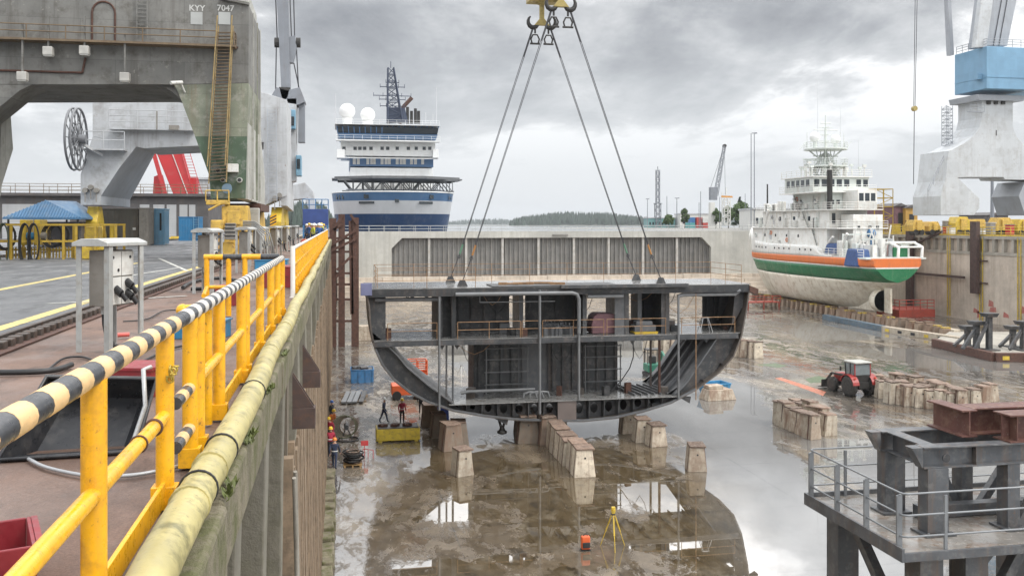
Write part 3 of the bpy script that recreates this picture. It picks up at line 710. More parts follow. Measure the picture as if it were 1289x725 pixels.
for k in range(3):
    x=atY(672+k*8,YB+.8).x; mb.path([(x-.7,YB+.8,ZK+.12),(x-.65,YB+.8,ZK+.4),(x-.3,YB+.8,ZK+.5),(x+.1,YB+.8,ZK+.45),(x+.2,YB+.8,ZK+.1)],.07,8)
mb.build('bent_pipe',M['pipeg'],sec)
mb=MB()
for k in range(7):
    x=atY(790+k*8,YB+2.2).x; mb.beam((x,YB+.6,ZK+.1),(x-.5,YB+4.2,ZK+.12),.07,.14)
mb.build('tank_top_stiffener',M['secl'],sec)
# scaffold frames in front of the lower bulkhead
for px0,px1,dy in ((612,664,2.9),(737,781,2.8)):
    a=atY(px0,YB+dy).x; b=atY(px1,YB+dy).x; mb=MB()
    for x in (a,b): mb.tube((x,YB+dy,ZK+.03),(x,YB+dy,ZM-.95),.045)
    for z in (.65,1.5,2.35,3.1): mb.tube((a-.1,YB+dy,ZK+z),(b+.1,YB+dy,ZK+z),.04)
    mb.box(a,b,YB+dy-.3,YB+dy-.05,ZK+.7,ZK+.74); mb.build('scaffold_frame',M['pipeg'],sec)
mb=MB(); a=atY(797,YB+1.5).x
mb.path([(a,YB+1.5,ZM-.36),(a+.02,YB+1.5,-7.2),(a-.25,YB+1.5,-8.0),(a-.9,YB+1.5,-8.9),(a-1.5,YB+1.5,ZK+.3),(a-1.6,YB+1.5,ZK+.05)],.035,6); mb.build('hose',M['blackband'],sec)
# railings (rust coloured tubes)
mb=MB(); xl,xr=xt0+.7,xt1-.4
mb.rail([(xl,YB+DP-.4,ZT),(xl,YB+.5,ZT),(FP(600,356)[0],YB+.5,ZT)],1.25,.02,mids=(.45,.85),step=2.6); mb.rail([(xl,YB+DP-.4,ZT),(xr,YB+DP-.4,ZT),(xr,YB+.6,ZT)],1.25,.02,mids=(.45,.85),step=2.6)
mb.build('deck_railing',M['rustrail'],sec)
mb=MB()
for a,b in ((576,655),(657,679),(683,760),(764,806),(808,838),(858,925),(488,550)):
    xa,xb=atY(a,YB+.2).x,atY(b,YB+.2).x; mb.rail([(xa,YB+.2,ZM),(xb,YB+.2,ZM)],1.05,.024,step=2.6)
mb.build('mid_deck_railing',M['rustrail'],sec)
for i in range(14):
    a=FP(R.uniform(575,880),370)[0]; y=YB+R.uniform(.4,4); l=R.uniform(.8,3.0); s=R.uniform(.3,1.6); up=R.random()<.6; zt_=(ZT-.52) if up else (ZM-.38); d=R.uniform(.4,1.6) if up else R.uniform(.4,1.8)
    mb=MB(); mb.path([(a,y,zt_),(a+l*.25,y,zt_-d*.7),(a+l*.5,y,zt_-d),(a+l*.75,y,zt_-d*.7),(a+l,y,zt_)],.022,5); mb.build('hanging_cable',M['blackband'] if i%3 else M['rustrail'],sec)
for i in range(22):
    px=R.uniform(480,930); up=R.random()<.55; z=ZM+.003 if up else ZK+.033; px=px if up else R.uniform(590,840); x=atY(px,YB+1.2).x; h=R.uniform(.15,.7); mb=MB(); mb.obox((x,YB+R.uniform(.6,3),z+h/2),(R.uniform(.2,.8),R.uniform(.2,.6),h),R.uniform(0,3)); mb.build('welded_fitting',M[R.choice(['sec2','secl','shellm','taupe','rust'])],sec)
for i in range(30):
    a=R.choice([0,1]); x=R.uniform(xm0+1.2,xm1-1.2); y=YB+R.choice([.3,1.8,3.2]); z1=(ZT-.34) if a else (ZM-.27); mb=MB(); mb.prism([(x-.25,z1),(x+.25,z1),(x+.02,z1-.4),(x-.02,z1-.4)],'y',y,y+.02); mb.build('knee',M['sec'],sec)
# loose gear standing on the decks, each its own thing
M['maroon']=mat('maroon_tarpaulin',(.15,.075,.085),.7,var=.3,sc=2.2,bump=.6,bsc=4)
x0=atY(745,YB+1).x; x1=atY(774,YB+1).x
mb=MB(); mb.prism([(x0,ZM+.02),(x1,ZM+.02),(x1+.03,ZM+1.15),(x1-.05,ZM+1.32),(x0+.35,ZM+1.36),(x0+.1,ZM+1.15),(x0-.05,ZM+.6)],'y',YB+.9,YB+2.3)
solo(mb,'covered_pallet',M['maroon'],'maroon wrapped bundle standing on the middle deck of the ship section','bundle',None,((x0+x1)/2,YB+1.5,ZM),bevel=.06)
M['yel']=mat('yellow_machine_paint',(.58,.40,.035),.5,var=.15,sc=2,dirt=(.2,.13,.05),damt=.5)
x0=atY(797,YB+.9).x
st=thing('tool_stack','low stack of grey gear on a yellow frame on the middle deck','gear',(x0,YB+.9,ZM))
mb=MB(); mb.box(x0,x0+1.5,YB+.6,YB+1.5,ZM+.12,ZM+.55); mb.box(x0+.15,x0+1.3,YB+.7,YB+1.4,ZM+.552,ZM+.8); mb.build('gear_pile',M['secl'],st,bevel=.03)
mb=MB(); mb.box(x0,x0+1.6,YB+.5,YB+.6,ZM+.003,ZM+.1); mb.box(x0,x0+1.6,YB+1.4,YB+1.5,ZM+.003,ZM+.1); mb.box(x0-.05,x0+1.65,YB+.6,YB+1.4,ZM+.06,ZM+.118); mb.build('pallet_frame',M['yel'],st)
x0=atY(683,YB+1.2).x; mb=MB()
for i in range(16):
    x=x0+R.uniform(0,1.9); y=YB+1+R.uniform(0,1.2); h=R.uniform(.25,.75); mb.obox((x,y,ZM+h/2),(R.uniform(.2,.5),R.uniform(.2,.5),h),R.uniform(0,3))
    mb.ring((x,y,ZM+h+.08),.12,.03,R.choice('xyz'),10,5)
solo(mb,'valve_pile',M['secl'],'heap of grey valves and fittings on the middle deck','fittings',None,(x0+1,YB+1.5,ZM))
M['bluep']=mat('blue_paint',(.04,.16,.34),.5,var=.2,sc=2,dirt=(.10,.09,.08),damt=.5,streak=.3)
x0=atY(890,YB+.5).x; sl_=thing('step_ladder','small pale folding step ladder on the middle deck, far right','ladder',(x0,YB+.6,ZM)); M['alu']=mat('aluminium',(.55,.56,.57),.35,.8,var=.1)
for s_ in (-1,1):
    mb=MB()
    for dy in (0,.5): mb.tube((x0+s_*.45,YB+.6+dy,ZM+.003),(x0+s_*.18,YB+.75+dy*.3,ZM+.95),.025)
    mb.build('leg',M['alu'],sl_)
mb=MB(); mb.box(x0-.25,x0+.25,YB+.68,YB+.98,ZM+.95,ZM+1.0); mb.build('top_step',M['alu'],sl_)
mb=MB()
for i in range(8):
    x=FP(640+i*9,356)[0]+R.uniform(-.2,.2); mb.obox((x,YB+1.5+R.uniform(-.6,.6),ZT+.14),(R.uniform(.5,1.3),.25,R.uniform(.08,.18)),R.uniform(-.4,.4))
solo(mb,'plank_pile',M['rustrail'],'rusty planks and offcuts lying on the top deck of the ship section','planks',None,(FP(680,356)[0],YB+1.5,ZT))
# ---------------------------------------------------------------- hooks and slings
M['hookyel']=mat('dull_yellow_crane_paint',(.36,.28,.09),.55,var=.2,sc=2,dirt=(.12,.09,.05),damt=.6,streak=.3)
M['hookdk']=mat('dark_forged_steel',(.04,.038,.036),.5,.4,var=.3,sc=4)
def hook(px,py,yc,label,s=1.0):
    p=W(px,py,yc); h=thing('crane_hook',label,'crane hook',p,'heavy hooks above the ship section')
    mb=MB(); mb.box(p.x-.16*s,p.x+.16*s,p.y-.14*s,p.y+.14*s,p.z+.1*s,p.z+1.5*s); mb.prism([(p.x-.55*s,p.z+.02),(p.x+.55*s,p.z+.02),(p.x+.16*s,p.z+.5*s),(p.x-.16*s,p.z+.5*s)],'y',p.y-.145*s,p.y+.145*s); mb.build('shank',M['hookyel'],h,bevel=.03)
    mb=MB(); mb.tube((p.x,p.y-.28*s,p.z+2.1*s),(p.x,p.y+.28*s,p.z+2.1*s),.62*s,n=20); mb.tube((p.x,p.y-.36*s,p.z+2.1*s),(p.x,p.y+.36*s,p.z+2.1*s),.16*s,n=12); mb.box(p.x-.55*s,p.x+.55*s,p.y-.3*s,p.y+.3*s,p.z+2.1*s,p.z+4.2*s); mb.build('sheave_block',M['hookyel'],h)
    for sgn in (-1,1):
        mb=MB(); pts=[]; 
        for k in range(9):
            t_=rad(-150+k*26); pts.append((p.x+sgn*(.62*s+.36*s*math.cos(t_)),p.y,p.z+.28*s+.42*s*math.sin(t_)))
        mb.path(pts,[.13*s,.16*s,.17*s,.17*s,.16*s,.14*s,.12*s,.09*s,.05*s],8); mb.build('horn',M['hookdk'],h)
        sx=p.x+sgn*.48*s; sh=MB(); sh.tube((sx,p.y-.0,p.z-.05),(sx,p.y,p.z-.55*s),.07*s)
        sh.path([(sx-.22*s,p.y,p.z-1.25*s),(sx-.3*s,p.y,p.z-.95*s),(sx-.16*s,p.y,p.z-.65*s),(sx+.16*s,p.y,p.z-.65*s),(sx+.3*s,p.y,p.z-.95*s),(sx+.22*s,p.y,p.z-1.25*s)],.06*s,7); sh.tube((sx-.36*s,p.y,p.z-1.27*s),(sx+.36*s,p.y,p.z-1.27*s),.07*s)
        sh.build('shackle',M['hookdk'],h)
    return p
yA,yBk=64.2,60.0
hA=hook(682,33,yA,'dull yellow double crane hook, the lower of the two above the ship section')
hB=hook(706,10,yBk,'dark double crane hook, the upper one, partly out of the picture')
# crane trolley beam they hang from, just above the picture
b0=W(664,1,yA); tb=thing('spreader_beam','yellow beam end of the crane trolley at the top edge','crane part',b0)
mb=MB(); mb.box(b0.x,b0.x+2.4,b0.y-.5,b0.y+.5,b0.z-.15,b0.z+.55); mb.build('beam_body',M['hookyel'],tb,bevel=.02)
mb=MB(); mb.box(b0.x+.3,b0.x+3.4,b0.y-3.6,b0.y-.6,b0.z+.6,b0.z+1.5); mb.build('trolley_frame',M['hookdk'],tb)
lug=[]
for i,(hp,sg,px,py,pt,tc_) in enumerate(((hA,-1,567,349,(558,240),'green'),(hA,1,801,349,(0,0),'green'),(hB,-1,582,352,(0,0),'orange'),(hB,1,832,352,(0,0),'orange'))):
    yc=yA if hp is hA else yBk
    q=ground(px,py+2,ZT); q=atY(px,YB+(5.2 if hp is hA else 1.3)); q.z=ZT
    top=hp+V((sg*.62,0,-.12)); lab='steel wire sling from the %s hook to the %s of the ship section'%('lower' if hp is hA else 'upper','left end' if sg<0 else 'right end')
    s_=thing('wire_sling',lab,'sling',q,'wire slings carrying the ship section')
    low=q+V((0,0,1.7)); low=q.lerp(top,.10)
    for o_ in ((-.05,.05)):
        mb=MB(); mb.tube(top+V((o_,0,0)),low+V((o_*.5,0,0)),.024,n=6); mb.build('wire',M['wire'],s_)
    mb=MB(); mb.tube(q+V((0,0,.32)),low,.035,n=6); mb.ring(low,.10,.03,'y',12,6); mb.build('strop',M['wire'],s_)
    mb=MB(); u=(top-low).normalized(); mb.tube(low+u*.2,low+u*.9,.065); mb.build('socket',mat('sling_socket_'+tc_,(.10,.22,.14) if tc_=='green' else (.36,.17,.05),.5),s_)
    mb=MB(); mb.tube(top-u*.1,top-u*2.2,.05); mb.build('upper_socket',M['wire'],s_)
    mb=MB(); mb.prism([(q.x-.35,ZT+.005),(q.x+.35,ZT+.005),(q.x+.16,ZT+.42),(q.x-.16,ZT+.42)],'y',q.y-.04,q.y+.04); mb.build('lifting_lug',M['sec'],s_)
# thruster foot under the hull
p=ground(632,556,FL); p=V((p.x,YB+2.6,0)); p=atY(632,YB+.9,520)
th=thing('hanging_strut','dark V shaped strut with a round foot under the hull centre','strut',(p.x,p.y,-10.7))
mb=MB(); mb.path([(p.x-.32,p.y,-10.55),(p.x-.06,p.y,-11.5)],.085); mb.path([(p.x+.32,p.y,-10.55),(p.x+.06,p.y,-11.5)],.085); mb.build('strut_bars',M['hookdk'],th)
mb=MB(); mb.lathe([(.05,-.3),(.3,-.22),(.34,-.1),(.2,.0),(.12,.25)],(p.x,p.y,-11.65),14); mb.build('foot',M['hookdk'],th)
# ================================================================ keel blocks
def blockmat(name,col):
    return mat(name,col,.85,var=.22,sc=1.6,dirt=(.20,.13,.085),damt=.6,streak=.7,scol=(.15,.085,.05),bump=.6,bsc=14,hue=.22,rmix=((.17,.085,.05),.8))
M['blk']=blockmat('stained_keel_block_concrete',(.50,.44,.35)); M['blkd']=blockmat('dark_keel_block_concrete',(.20,.165,.13))
M['capw']=mat('rusty_block_cap',(.17,.115,.085),.8,var=.35,sc=3,dirt=(.36,.31,.26),damt=.7,hue=.35)
def make_block(name,w_,d_,h_,m,tp=.72,jit=.05):
    r=thing(name,'x','keel block')
    mb=MB(); a,b=w_/2,d_/2; t_=tp
    mb.prism([(-a,0),(a,0),(a*t_,h_-.12),(-a*t_,h_-.12)],'y',-b*.96,b*.96); mb.v=[(x+R.uniform(-jit,jit),y+R.uniform(-jit,jit),z) for x,y,z in mb.v]; mb.build('block_body',m,r,bevel=.04)
    mb=MB(); mb.box(-a*t_-.04,a*t_+.04,-b,b,h_-.118,h_); mb.v=[(x+R.uniform(-jit,jit),y+R.uniform(-jit,jit),z+(R.uniform(-.05,.03) if z>h_-.05 else 0)) for x,y,z in mb.v]; mb.build('block_cap',M['capw'],r,bevel=.015)
    mb=MB(); mb.tube((0,-b*.96-.012,h_*.66),(0,-b*.96+.1,h_*.66),.055,n=10); mb.build('lifting_hole',M['blackband'],r)
    for s_ in (-1,1):
        mb=MB(); mb.beam((s_*(a+.0),-b*.5,.02),(s_*(a*t_+.015),-b*.5,h_-.14),.06,.04,up=(1,0,0)); mb.build('steel_edge',M['rust'],r)
    return r
KB=make_block('keel_block',1.25,1.1,1.65,M['blk'],.72); KD=make_block('keel_block',1.35,1.3,1.75,M['blkd'],.7); KN=[make_block('keel_block',.98+.05*q,1.15,1.8-.06*q,M['blk'],.70+.03*q,.075) for q in range(4)]
_used=set()
def kb(px,py,label,group,rz=0,sc=1.0,src=None):
    src=src or KB
    if isinstance(src,list): free=[q for q in src if q.name not in _used]; src=free[0] if free else R.choice(src)
    p=ground(px,py,FL) if not isinstance(px,V) else px
    o=src if src.name not in _used else copy_tree(src)
    _used.add(src.name)
    o.location=(p.x,p.y,FL-.01); o.rotation_euler=(0,0,rz); o.scale=(sc*R.uniform(.9,1.08),sc*R.uniform(.85,1.1),sc*R.uniform(.9,1.04)); o['label']=label; o['group']=group
    return o
G0='keel blocks under the ship section'
f0=ground(734,598,FL)
ordn=['first and nearest','second','third','fourth','fifth','sixth']
for i in range(6): kb(V((f0.x+R.uniform(-.06,.06),f0.y+i*1.28,FL)),0,'%s keel block of the middle row under the ship section'%ordn[i],G0,R.uniform(-.05,.05),1.0)
kb(582,597,'lone keel block in front left of the ship section',G0,.35,.92)
kb(876,591,'lone pale keel block in the water right of the ship section',G0,-.2,.95)
kb(826,560,'keel block under the right bilge, right one of the front pair',G0,.1,.95); kb(808,555,'keel block under the right bilge, left one of the front pair',G0,0,.95); kb(791,544,'keel block under the right bilge, behind the pair',G0,0,.95)
kb(567,565,'dark wet keel block under the left bilge, nearest one',G0,.2,1,KD); kb(577,560,'dark keel block under the left bilge, right of the nearest',G0,-.1,.95,KD); kb(552,549,'dark keel block under the left bilge, left of the nearest',G0,.1,.95,KD); kb(541,536,'dark keel block under the left bilge, furthest back',G0,0,.9,KD)
kb(663,556,'wide dark keel block under the hull centre, left one',G0,0,1.08,KD); kb(688,557,'wide dark keel block under the hull centre, right one',G0,.05,1.05,KD); kb(660,545,'dark keel block behind the wide left one under the hull',G0,0,1.05,KD); kb(700,545,'dark keel block just left of the middle row under the hull',G0,0,1.05,KD)
G1='keel blocks parked in two rows beside the tractor lane'
a,b=ground(983,533,FL),ground(1022,551,FL)
for r_ in range(2):
    for i in range(6):
        p=a.lerp(b,i/5)+V((1.5*r_+R.uniform(-.12,.12),.75*r_+R.uniform(-.1,.1),0))
        kb(p,0,'keel block in the double row left of the tractor, %s in its %s row'%(['furthest','fifth nearest','fourth nearest','third nearest','second nearest','nearest'][i],['left','right'][r_]),G1,.12+R.uniform(-.12,.12),1.0*R.uniform(.93,1.05),KN)
G2='keel blocks parked right of the tractor'
a,b=ground(1121,507,FL),ground(1208,518,FL)
nm=['first','second','third','fourth','fifth','sixth','seventh','eighth','ninth']
for r_ in range(3):
    for i in range(8):
        p=a.lerp(b,i/7)+V((.7*r_+R.uniform(-.18,.18),1.9*r_+R.uniform(-.3,.3),0))
        kb(p,0,'stained keel block right of the tractor, %s from left in the %s row'%(nm[i],['front','middle','back'][r_]),G2,R.uniform(-.2,.2),1.0*R.uniform(.9,1.06),KN)
for i,(px,py) in enumerate(((1224,514),(1236,509),(1246,504))): kb(px,py,'%s of three straggling keel blocks at the right end of the group'%['nearest','middle','furthest'][i],G2,.2,.95,KN)
G3='keel blocks lined up behind the ship section'
a,b=ground(820,443,FL),ground(952,450,FL)
w20=['first','second','third','fourth','fifth','sixth','seventh','eighth','ninth','tenth','eleventh','twelfth','thirteenth','fourteenth','fifteenth','sixteenth','seventeenth','eighteenth']
for i in range(16):
    kb(a.lerp(b,i/15)+V((R.uniform(-.2,.2),R.uniform(-.3,.3),0)),0,'pale keel block behind the right end of the section, %s from the left'%w20[i],G3,R.uniform(-.1,.1),1.12,KN)
# low concrete blocks and a fallen one by the blue skip
p=ground(903,502,FL); mb=MB(); mb.obox((p.x,p.y,FL+.42),(2.6,1.6,.85),.1,taper=.8); mb.obox((p.x-.3,p.y+.1,FL+1.0),(1.3,1.0,.3),.1)
solo(mb,'concrete_slab',M['blk'],'low concrete slab lying in the water right of the ship section','slab',None,(p.x,p.y,FL),bevel=.05)
p=ground(1205,519,FL); mb=MB(); mb.obox((p.x+.6,p.y-1.3,FL+.10),(2.2,.7,.18),.15); mb.obox((p.x-1.6,p.y-1.2,FL+.07),(2.0,.5,.12),-.1)
solo(mb,'plank_pile',M['capw'],'loose planks on the floor before the big group of keel blocks','planks',None,(p.x,p.y,FL))
p=ground(69*0+458,428,FL); mb=MB(); mb.obox((p.x,p.y,FL+.9),(2.0,1.6,1.8),.0,taper=.96); solo(mb,'concrete_block',M['blk'],'square tan concrete block near the foot of the brown trestle','block',None,(p.x,p.y,FL),bevel=.05)
# ================================================================ yellow railings on the quay edge
M['ryel']=mat('bright_yellow_rail_paint',(.78,.395,.012),.32,var=.09,sc=3,dirt=(.36,.17,.03),damt=.6,streak=.3,scol=(.25,.11,.03),bump=.10,bsc=30,chips=.8)
M['rblk']=mat('black_stripe_paint',(.035,.037,.042),.35,chips=.8,chcol=(.3,.26,.2),var=.3,sc=6,dirt=(.12,.115,.11),damt=.5,bump=.05)
M['rwht']=mat('pale_stripe_paint',(.72,.47,.22),.4,chips=.8,var=.15,sc=4,dirt=(.4,.3,.15),damt=.5,bump=.05)
M['rwht2']=mat('glint_white_stripe_paint',(.66,.62,.55),.4,var=.12,sc=4,dirt=(.3,.28,.25),damt=.4,bump=.05)  # whitish glint of the far stripes put into the paint colour
XRL=-1.05
def striped(name,p,q,r,parent,per=.36,cols=('rblk','rwht'),n=14):
    p,q=V(p),V(q); mb=MB(); L_=(q-p).length; k=max(2,int(L_/per*2)); d=(q-p)/k
    for i in range(k):
        mb.cur=i%2; mb.tube(p+d*i,p+d*(i+1),r+(.001 if i%2 else 0),n=n,caps=True)
    return mb.build(name,[M[cols[0]],M[cols[1]]],parent)
def post(x,y,parent,r=.055,h=1.07,m=None,plate=True,z0=0):
    mb=MB(); mb.tube((x,y,z0),(x,y,h),r,n=16); mb.ball((x,y,h),r,12) if False else None
    if plate: mb.box(x-.075,x+.075,y-.06,y+.06,z0,z0+.14)
    return mb.build('post',m or M['ryel'],parent,bevel=.004)
def yof(yc): return (yc+.187*1.05)/.982
ra=thing('railing','yellow edge railing with black striped handrail, nearest to the camera','railing',(XRL,3,0),'yellow railings along the dock edge')
for yc in (.55,2.1,4.0,5.64): post(XRL,yof(yc),ra)
striped('handrail',(XRL,.1,1.10),(XRL,yof(6.1),1.10),.053,ra)
mb=MB(); mb.tube((XRL,.2,.57),(XRL,yof(5.64),.57),.04,n=14); mb.build('middle_rail',M['ryel'],ra)
mb=MB(); mb.box(XRL-.012,XRL+.012,.2,yof(5.6),.03,.17); mb.build('toe_board',M['ryel'],ra,bevel=.003)
mb=MB(); y=yof(5.55); 
for k in range(9): mb.ring((XRL+.05+.012*math.sin(k),y-.02+.012*k,.80+.018*abs(k-4)),.02,.006,'xyz'[k%3],10,5)
mb.build('chain',mat('brass_chain',(.45,.33,.06),.4,.6),ra)
mb=MB(); mb.ring((XRL,yof(5.3),.57),.044,.01,'y'); mb.ring((XRL,yof(4.9),.57),.044,.006,'y'); mb.build('band',M['rust'],ra)
rb=thing('railing','yellow edge railing with striped handrail, middle section up to the cross barrier','railing',(XRL,12,0),'yellow railings along the dock edge')
for yc in (6.6,6.95,8.2,10.1,10.5,12.5,14.5,16.1,17.4): post(XRL,yof(yc),rb)
striped('handrail',(XRL,yof(6.11),1.10),(XRL,yof(17.4),1.10),.053,rb,.36,('rblk','rwht2'))
mb=MB(); mb.tube((XRL,yof(6.95),.57),(XRL,yof(17.4),.57),.04,n=14); mb.build('middle_rail',M['ryel'],rb)
mb=MB(); mb.box(XRL-.012,XRL+.012,yof(8.2),yof(17.4),.03,.17); mb.build('toe_board',M['ryel'],rb,bevel=.003)
for z in (.28,.57):
    striped('end_stub',(XRL,yof(6.0),z),(XRL,yof(6.6),z),.042,rb,.3)
# cross barrier at the end of the middle section and its return
rc=thing('barrier','black and yellow cross barrier closing the walkway between two yellow posts','barrier',(-1.7,yof(17.4),0))
yy=yof(17.6)
for x in (-2.45,-2.05,-1.75): post(x,yy+(.0 if x>-2.4 else .0),rc,.05,1.1,plate=False)
striped('barrier_bar',(-2.5,yy,1.12),(XRL-.06,yy,1.12),.055,rc,.62,('ryel','rblk'))
mb=MB(); mb.tube((-2.45,yy,.55),(-2.05,yy,.55),.035); mb.tube((-2.45,yy,.55),(-2.3,yy-1.5,.5),.04); mb.build('lower_bar',M['ryel'],rc)
rd_=thing('railing_stub','short yellow rounded rail end sticking out behind the striped handrail','railing',(-1.3,yof(8.3),0))
mb=MB(); y=yof(8.0); mb.tube((-1.32,y,1.0),(-1.1,y,1.0),.05,n=14); mb.ball((-1.33,y,1.0),.056,12); mb.tube((-1.12,y,0),(-1.12,y,1.0),.04); mb.build('rail_end',M['ryel'],rd_)
# far run
re_=thing('railing','long yellow railing of the far dock edge starting at a white end post','railing',(XRL,60,0),'yellow railings along the dock edge')
y=yof(22); post(XRL-.02,y,re_,.055,1.22,mat('white_post_paint',(.72,.70,.66),.4,var=.1),z0=-.15)
y+=1.1; y0_=y; mb0=post(XRL,y,re_,.045,1.15)
while y<95.5:
    y+=1.15; c=mb0.copy(); COL.objects.link(c); c.parent=re_; c.location=(0,y-y0_,0)
mb=MB(); mb.tube((XRL,yof(22),1.17),(XRL,97,1.17),.045,n=8); mb.build('handrail',M['rwht2'],re_)
for z in (.4,.78):
    mb=MB(); mb.tube((XRL,yof(22),z),(XRL,97,z),.035,n=8); mb.build('middle_rail',M['ryel'],re_)
mb=MB(); mb.box(XRL-.012,XRL+.012,yof(23),97,.0,.2); mb.build('toe_board',M['ryel'],re_)
# ================================================================ crane rail
for j,(X,y1) in enumerate(((-4.85,150),(-17.4,150))):
    cr=thing('crane_rail',('rusty crane rail with clamps running along the near edge of the asphalt','rusty crane rail in the asphalt, the far one of the pair')[j],'rail',(X,20,0),'crane rails on the quay')
    mb=MB(); mb.prism([(X-.09,-.005),(X+.09,-.005),(X+.03,.03),(X+.03,.10),(X+.05,.15),(X-.05,.15),(X-.03,.10),(X-.03,.03)],'x',0,0) if False else mb.box(X-.04,X+.04,4,y1,-.005,.13)
    mb.box(X-.12,X+.12,4,y1,-.006,.03); mb.build('rail_profile',M['railsteel'],cr)
    if j==0:
        y=8; c0=None
        while y<38:
            if c0 is None:
                mb=MB(); mb.box(X+.125,X+.30,y,y+.17,-.006,.12); c0=mb.build('rail_clamp',M['railsteel'],cr,bevel=.015); yc0=y
            else:
                c=c0.copy(); COL.objects.link(c); c.parent=cr; c.location=(0,y-yc0,0)
            y+=.32
        mb=MB(); mb.box(X+.13,X+.42,4,y1,-.007,.012); mb.build('rack_plate',M['rust'],cr)
# ================================================================ socket cabinets on stands
M['cab']=mat('grey_galvanised_frame',(.36,.37,.36),.6,.15,var=.15,sc=3,dirt=(.22,.17,.12),damt=.5,streak=.3,hue=.1)
M['cabd']=mat('grey_brown_cabinet',(.25,.235,.21),.6,.1,var=.15,sc=3,dirt=(.14,.11,.08),damt=.4,streak=.4,hue=.1)
M['panel']=mat('off_white_panel',(.62,.62,.59),.5,var=.08,sc=3,dirt=(.35,.31,.27),damt=.4,streak=.3)
M['rubber']=mat('black_rubber_cable',(.018,.018,.019),.55,var=.3)
def make_cab():
    r=thing('socket_cabinet','x','electrical cabinet')
    for (x,y) in ((-.3,-.5),(.3,-.5),(.3,.5),(-.3,.5)):
        mb=MB(); mb.box(x-.055,x+.055,y-.012,y+.012,0,1.46); mb.box(x-.012,x+.012,y-.055,y+.055,0,1.46) if False else None
        mb.box(x-.055 if x<0 else x+.031,x-.031 if x<0 else x+.055,y+.0125 if y<0 else y-.1,y+.1 if y<0 else y-.0125,0,1.46); mb.build('leg',M['cab'],r)
    mb=MB(); mb.prism([(-.38,1.46),(.38,1.46),(.38,1.51),(.18,1.565),(-.18,1.565),(-.38,1.51)],'y',-.6,.6); mb.build('roof',M['cab'],r,bevel=.008)
    mb=MB(); mb.box(-.24,.18,-.30,.42,.62,1.40); mb.build('cabinet_box',M['cabd'],r,bevel=.012)
    mb=MB(); 
    for k,(y0,y1) in enumerate(((-.29,.04),(.06,.41))): mb.box(.182,.205,y0,y1,.64,1.02); mb.box(.182,.205,y0,y1,1.04,1.38)
    mb.build('socket_panel',M['panel'],r,bevel=.004)
    for k,(y,z) in enumerate(((-.12,.86),(.2,.80),(.2,.95))):
        mb=MB(); mb.tube((.206,y,z),(.33,y,z-.07),.06,n=12); mb.tube((.33,y,z-.07),(.40,y+.05,z-.16),.04,n=10); mb.build('plug',M['rubber'],r)
    for y,z in ((-.2,1.3),(.3,1.3),(-.05,1.12)):
        mb=MB(); mb.tube((.206,y,z),(.222,y,z),.022,n=10); mb.build('indicator',M['rubber'],r)
    mb=MB(); mb.tube((-.05,-.1,.50),(-.05,-.1,.62),.07,n=12); mb.build('gland',M['cab'],r)
    for dx in (0,.055):
        mb=MB(); mb.path([(-.08+dx,-.1,.5),(-.07+dx,-.1,.36),(-.04+dx,-.08,.2),(.05+dx,-.03,.05),(.2+dx,.1,.03),(.35+dx,.5,.03)],.032,8); mb.build('cable',M['rubber'],r)
    return r
CB=make_cab(); gc='socket cabinets beside the crane rail'
cabs=[((-3.16,13.75),'grey socket cabinet on four legs, nearest to the camera'),((-3.3,24.6),'grey socket cabinet on legs before the yellow crane bogie, second nearest'),((-3.3,34.5),'grey socket cabinet behind the cross barrier, third nearest'),((-3.3,40),'grey socket cabinet with a loop of cable, fourth nearest'),((-3.3,50),'grey socket cabinet near the second crane, fifth nearest'),((-3.3,60),'small grey socket cabinet near the second crane, sixth nearest'),((-3.3,72),'small grey socket cabinet near the crowd, furthest of the row')]
for i,((x,y),lab) in enumerate(cabs):
    o=CB if i==0 else copy_tree(CB)
    o.location=(x,y,-.018); o.rotation_euler=(0,0,R.uniform(-.35,-.2) if i else -.42); o['label']=lab; o['group']=gc; o.scale=(.74,.74,1.0 if i<1 else 1.06)
# thick hose loop by the fourth cabinet
mb=MB()
for k in range(5):
    mb.path([(-2.9+k*.09,38+.1*k,.05),(-2.92+k*.09,38,.8),(-3.0+k*.07,38,1.2+.05*k),(-3.3,38.2,1.6+.06*k),(-3.8,38.6,1.62+.06*k)],.026,8)
solo(mb,'hose_bundle',mat('grey_hose',(.22,.22,.21),.5,var=.2),'bundle of grey cables arching over the fourth socket cabinet','cables',None,(-3,38,0))
# cables on the ground
def cable(pts,r,m,label,name='cable'):
    P_=[ground(*p) for p in pts]; q=[]
    for i in range(len(P_)-1):
        a=P_[max(0,i-1)];b=P_[i];c=P_[i+1];d=P_[min(len(P_)-1,i+2)]
        for k in range(5):
            t_=k/5; q.append(.5*((2*b)+(c-a)*t_+(2*a-5*b+4*c-d)*t_*t_+(3*b-a-3*c+d)*t_**3))
    q.append(P_[-1]); 
    for v in q: v.z=r-.005
    mb=MB(); mb.path(q,r,8); return solo(mb,name,m,label,'cable','cables lying on the quay',q[0])
cable([(-40,472),(0,472),(45,471),(72,468),(90,462)],.035,M['rubber'],'thick black hose on the quay behind the striped handrail','hose')
cable([(62,465),(80,452),(104,450),(130,455),(180,441),(232,420),(262,415)],.014,M['rubber'],'thin black cable snaking past the nearest cabinet')
cable([(155,405),(185,402),(205,392),(228,390),(245,385),(262,388)],.012,M['rubber'],'thin black cable between the two nearest cabinets')
cable([(168,462),(200,446),(230,436),(290,430)],.016,M['rubber'],'black cable running past the blue box')
cable([(230,364),(245,356),(275,352),(300,356),(290,364),(240,366)],.05,M['rubber'],'coil of thick black cable at the second cabinet')
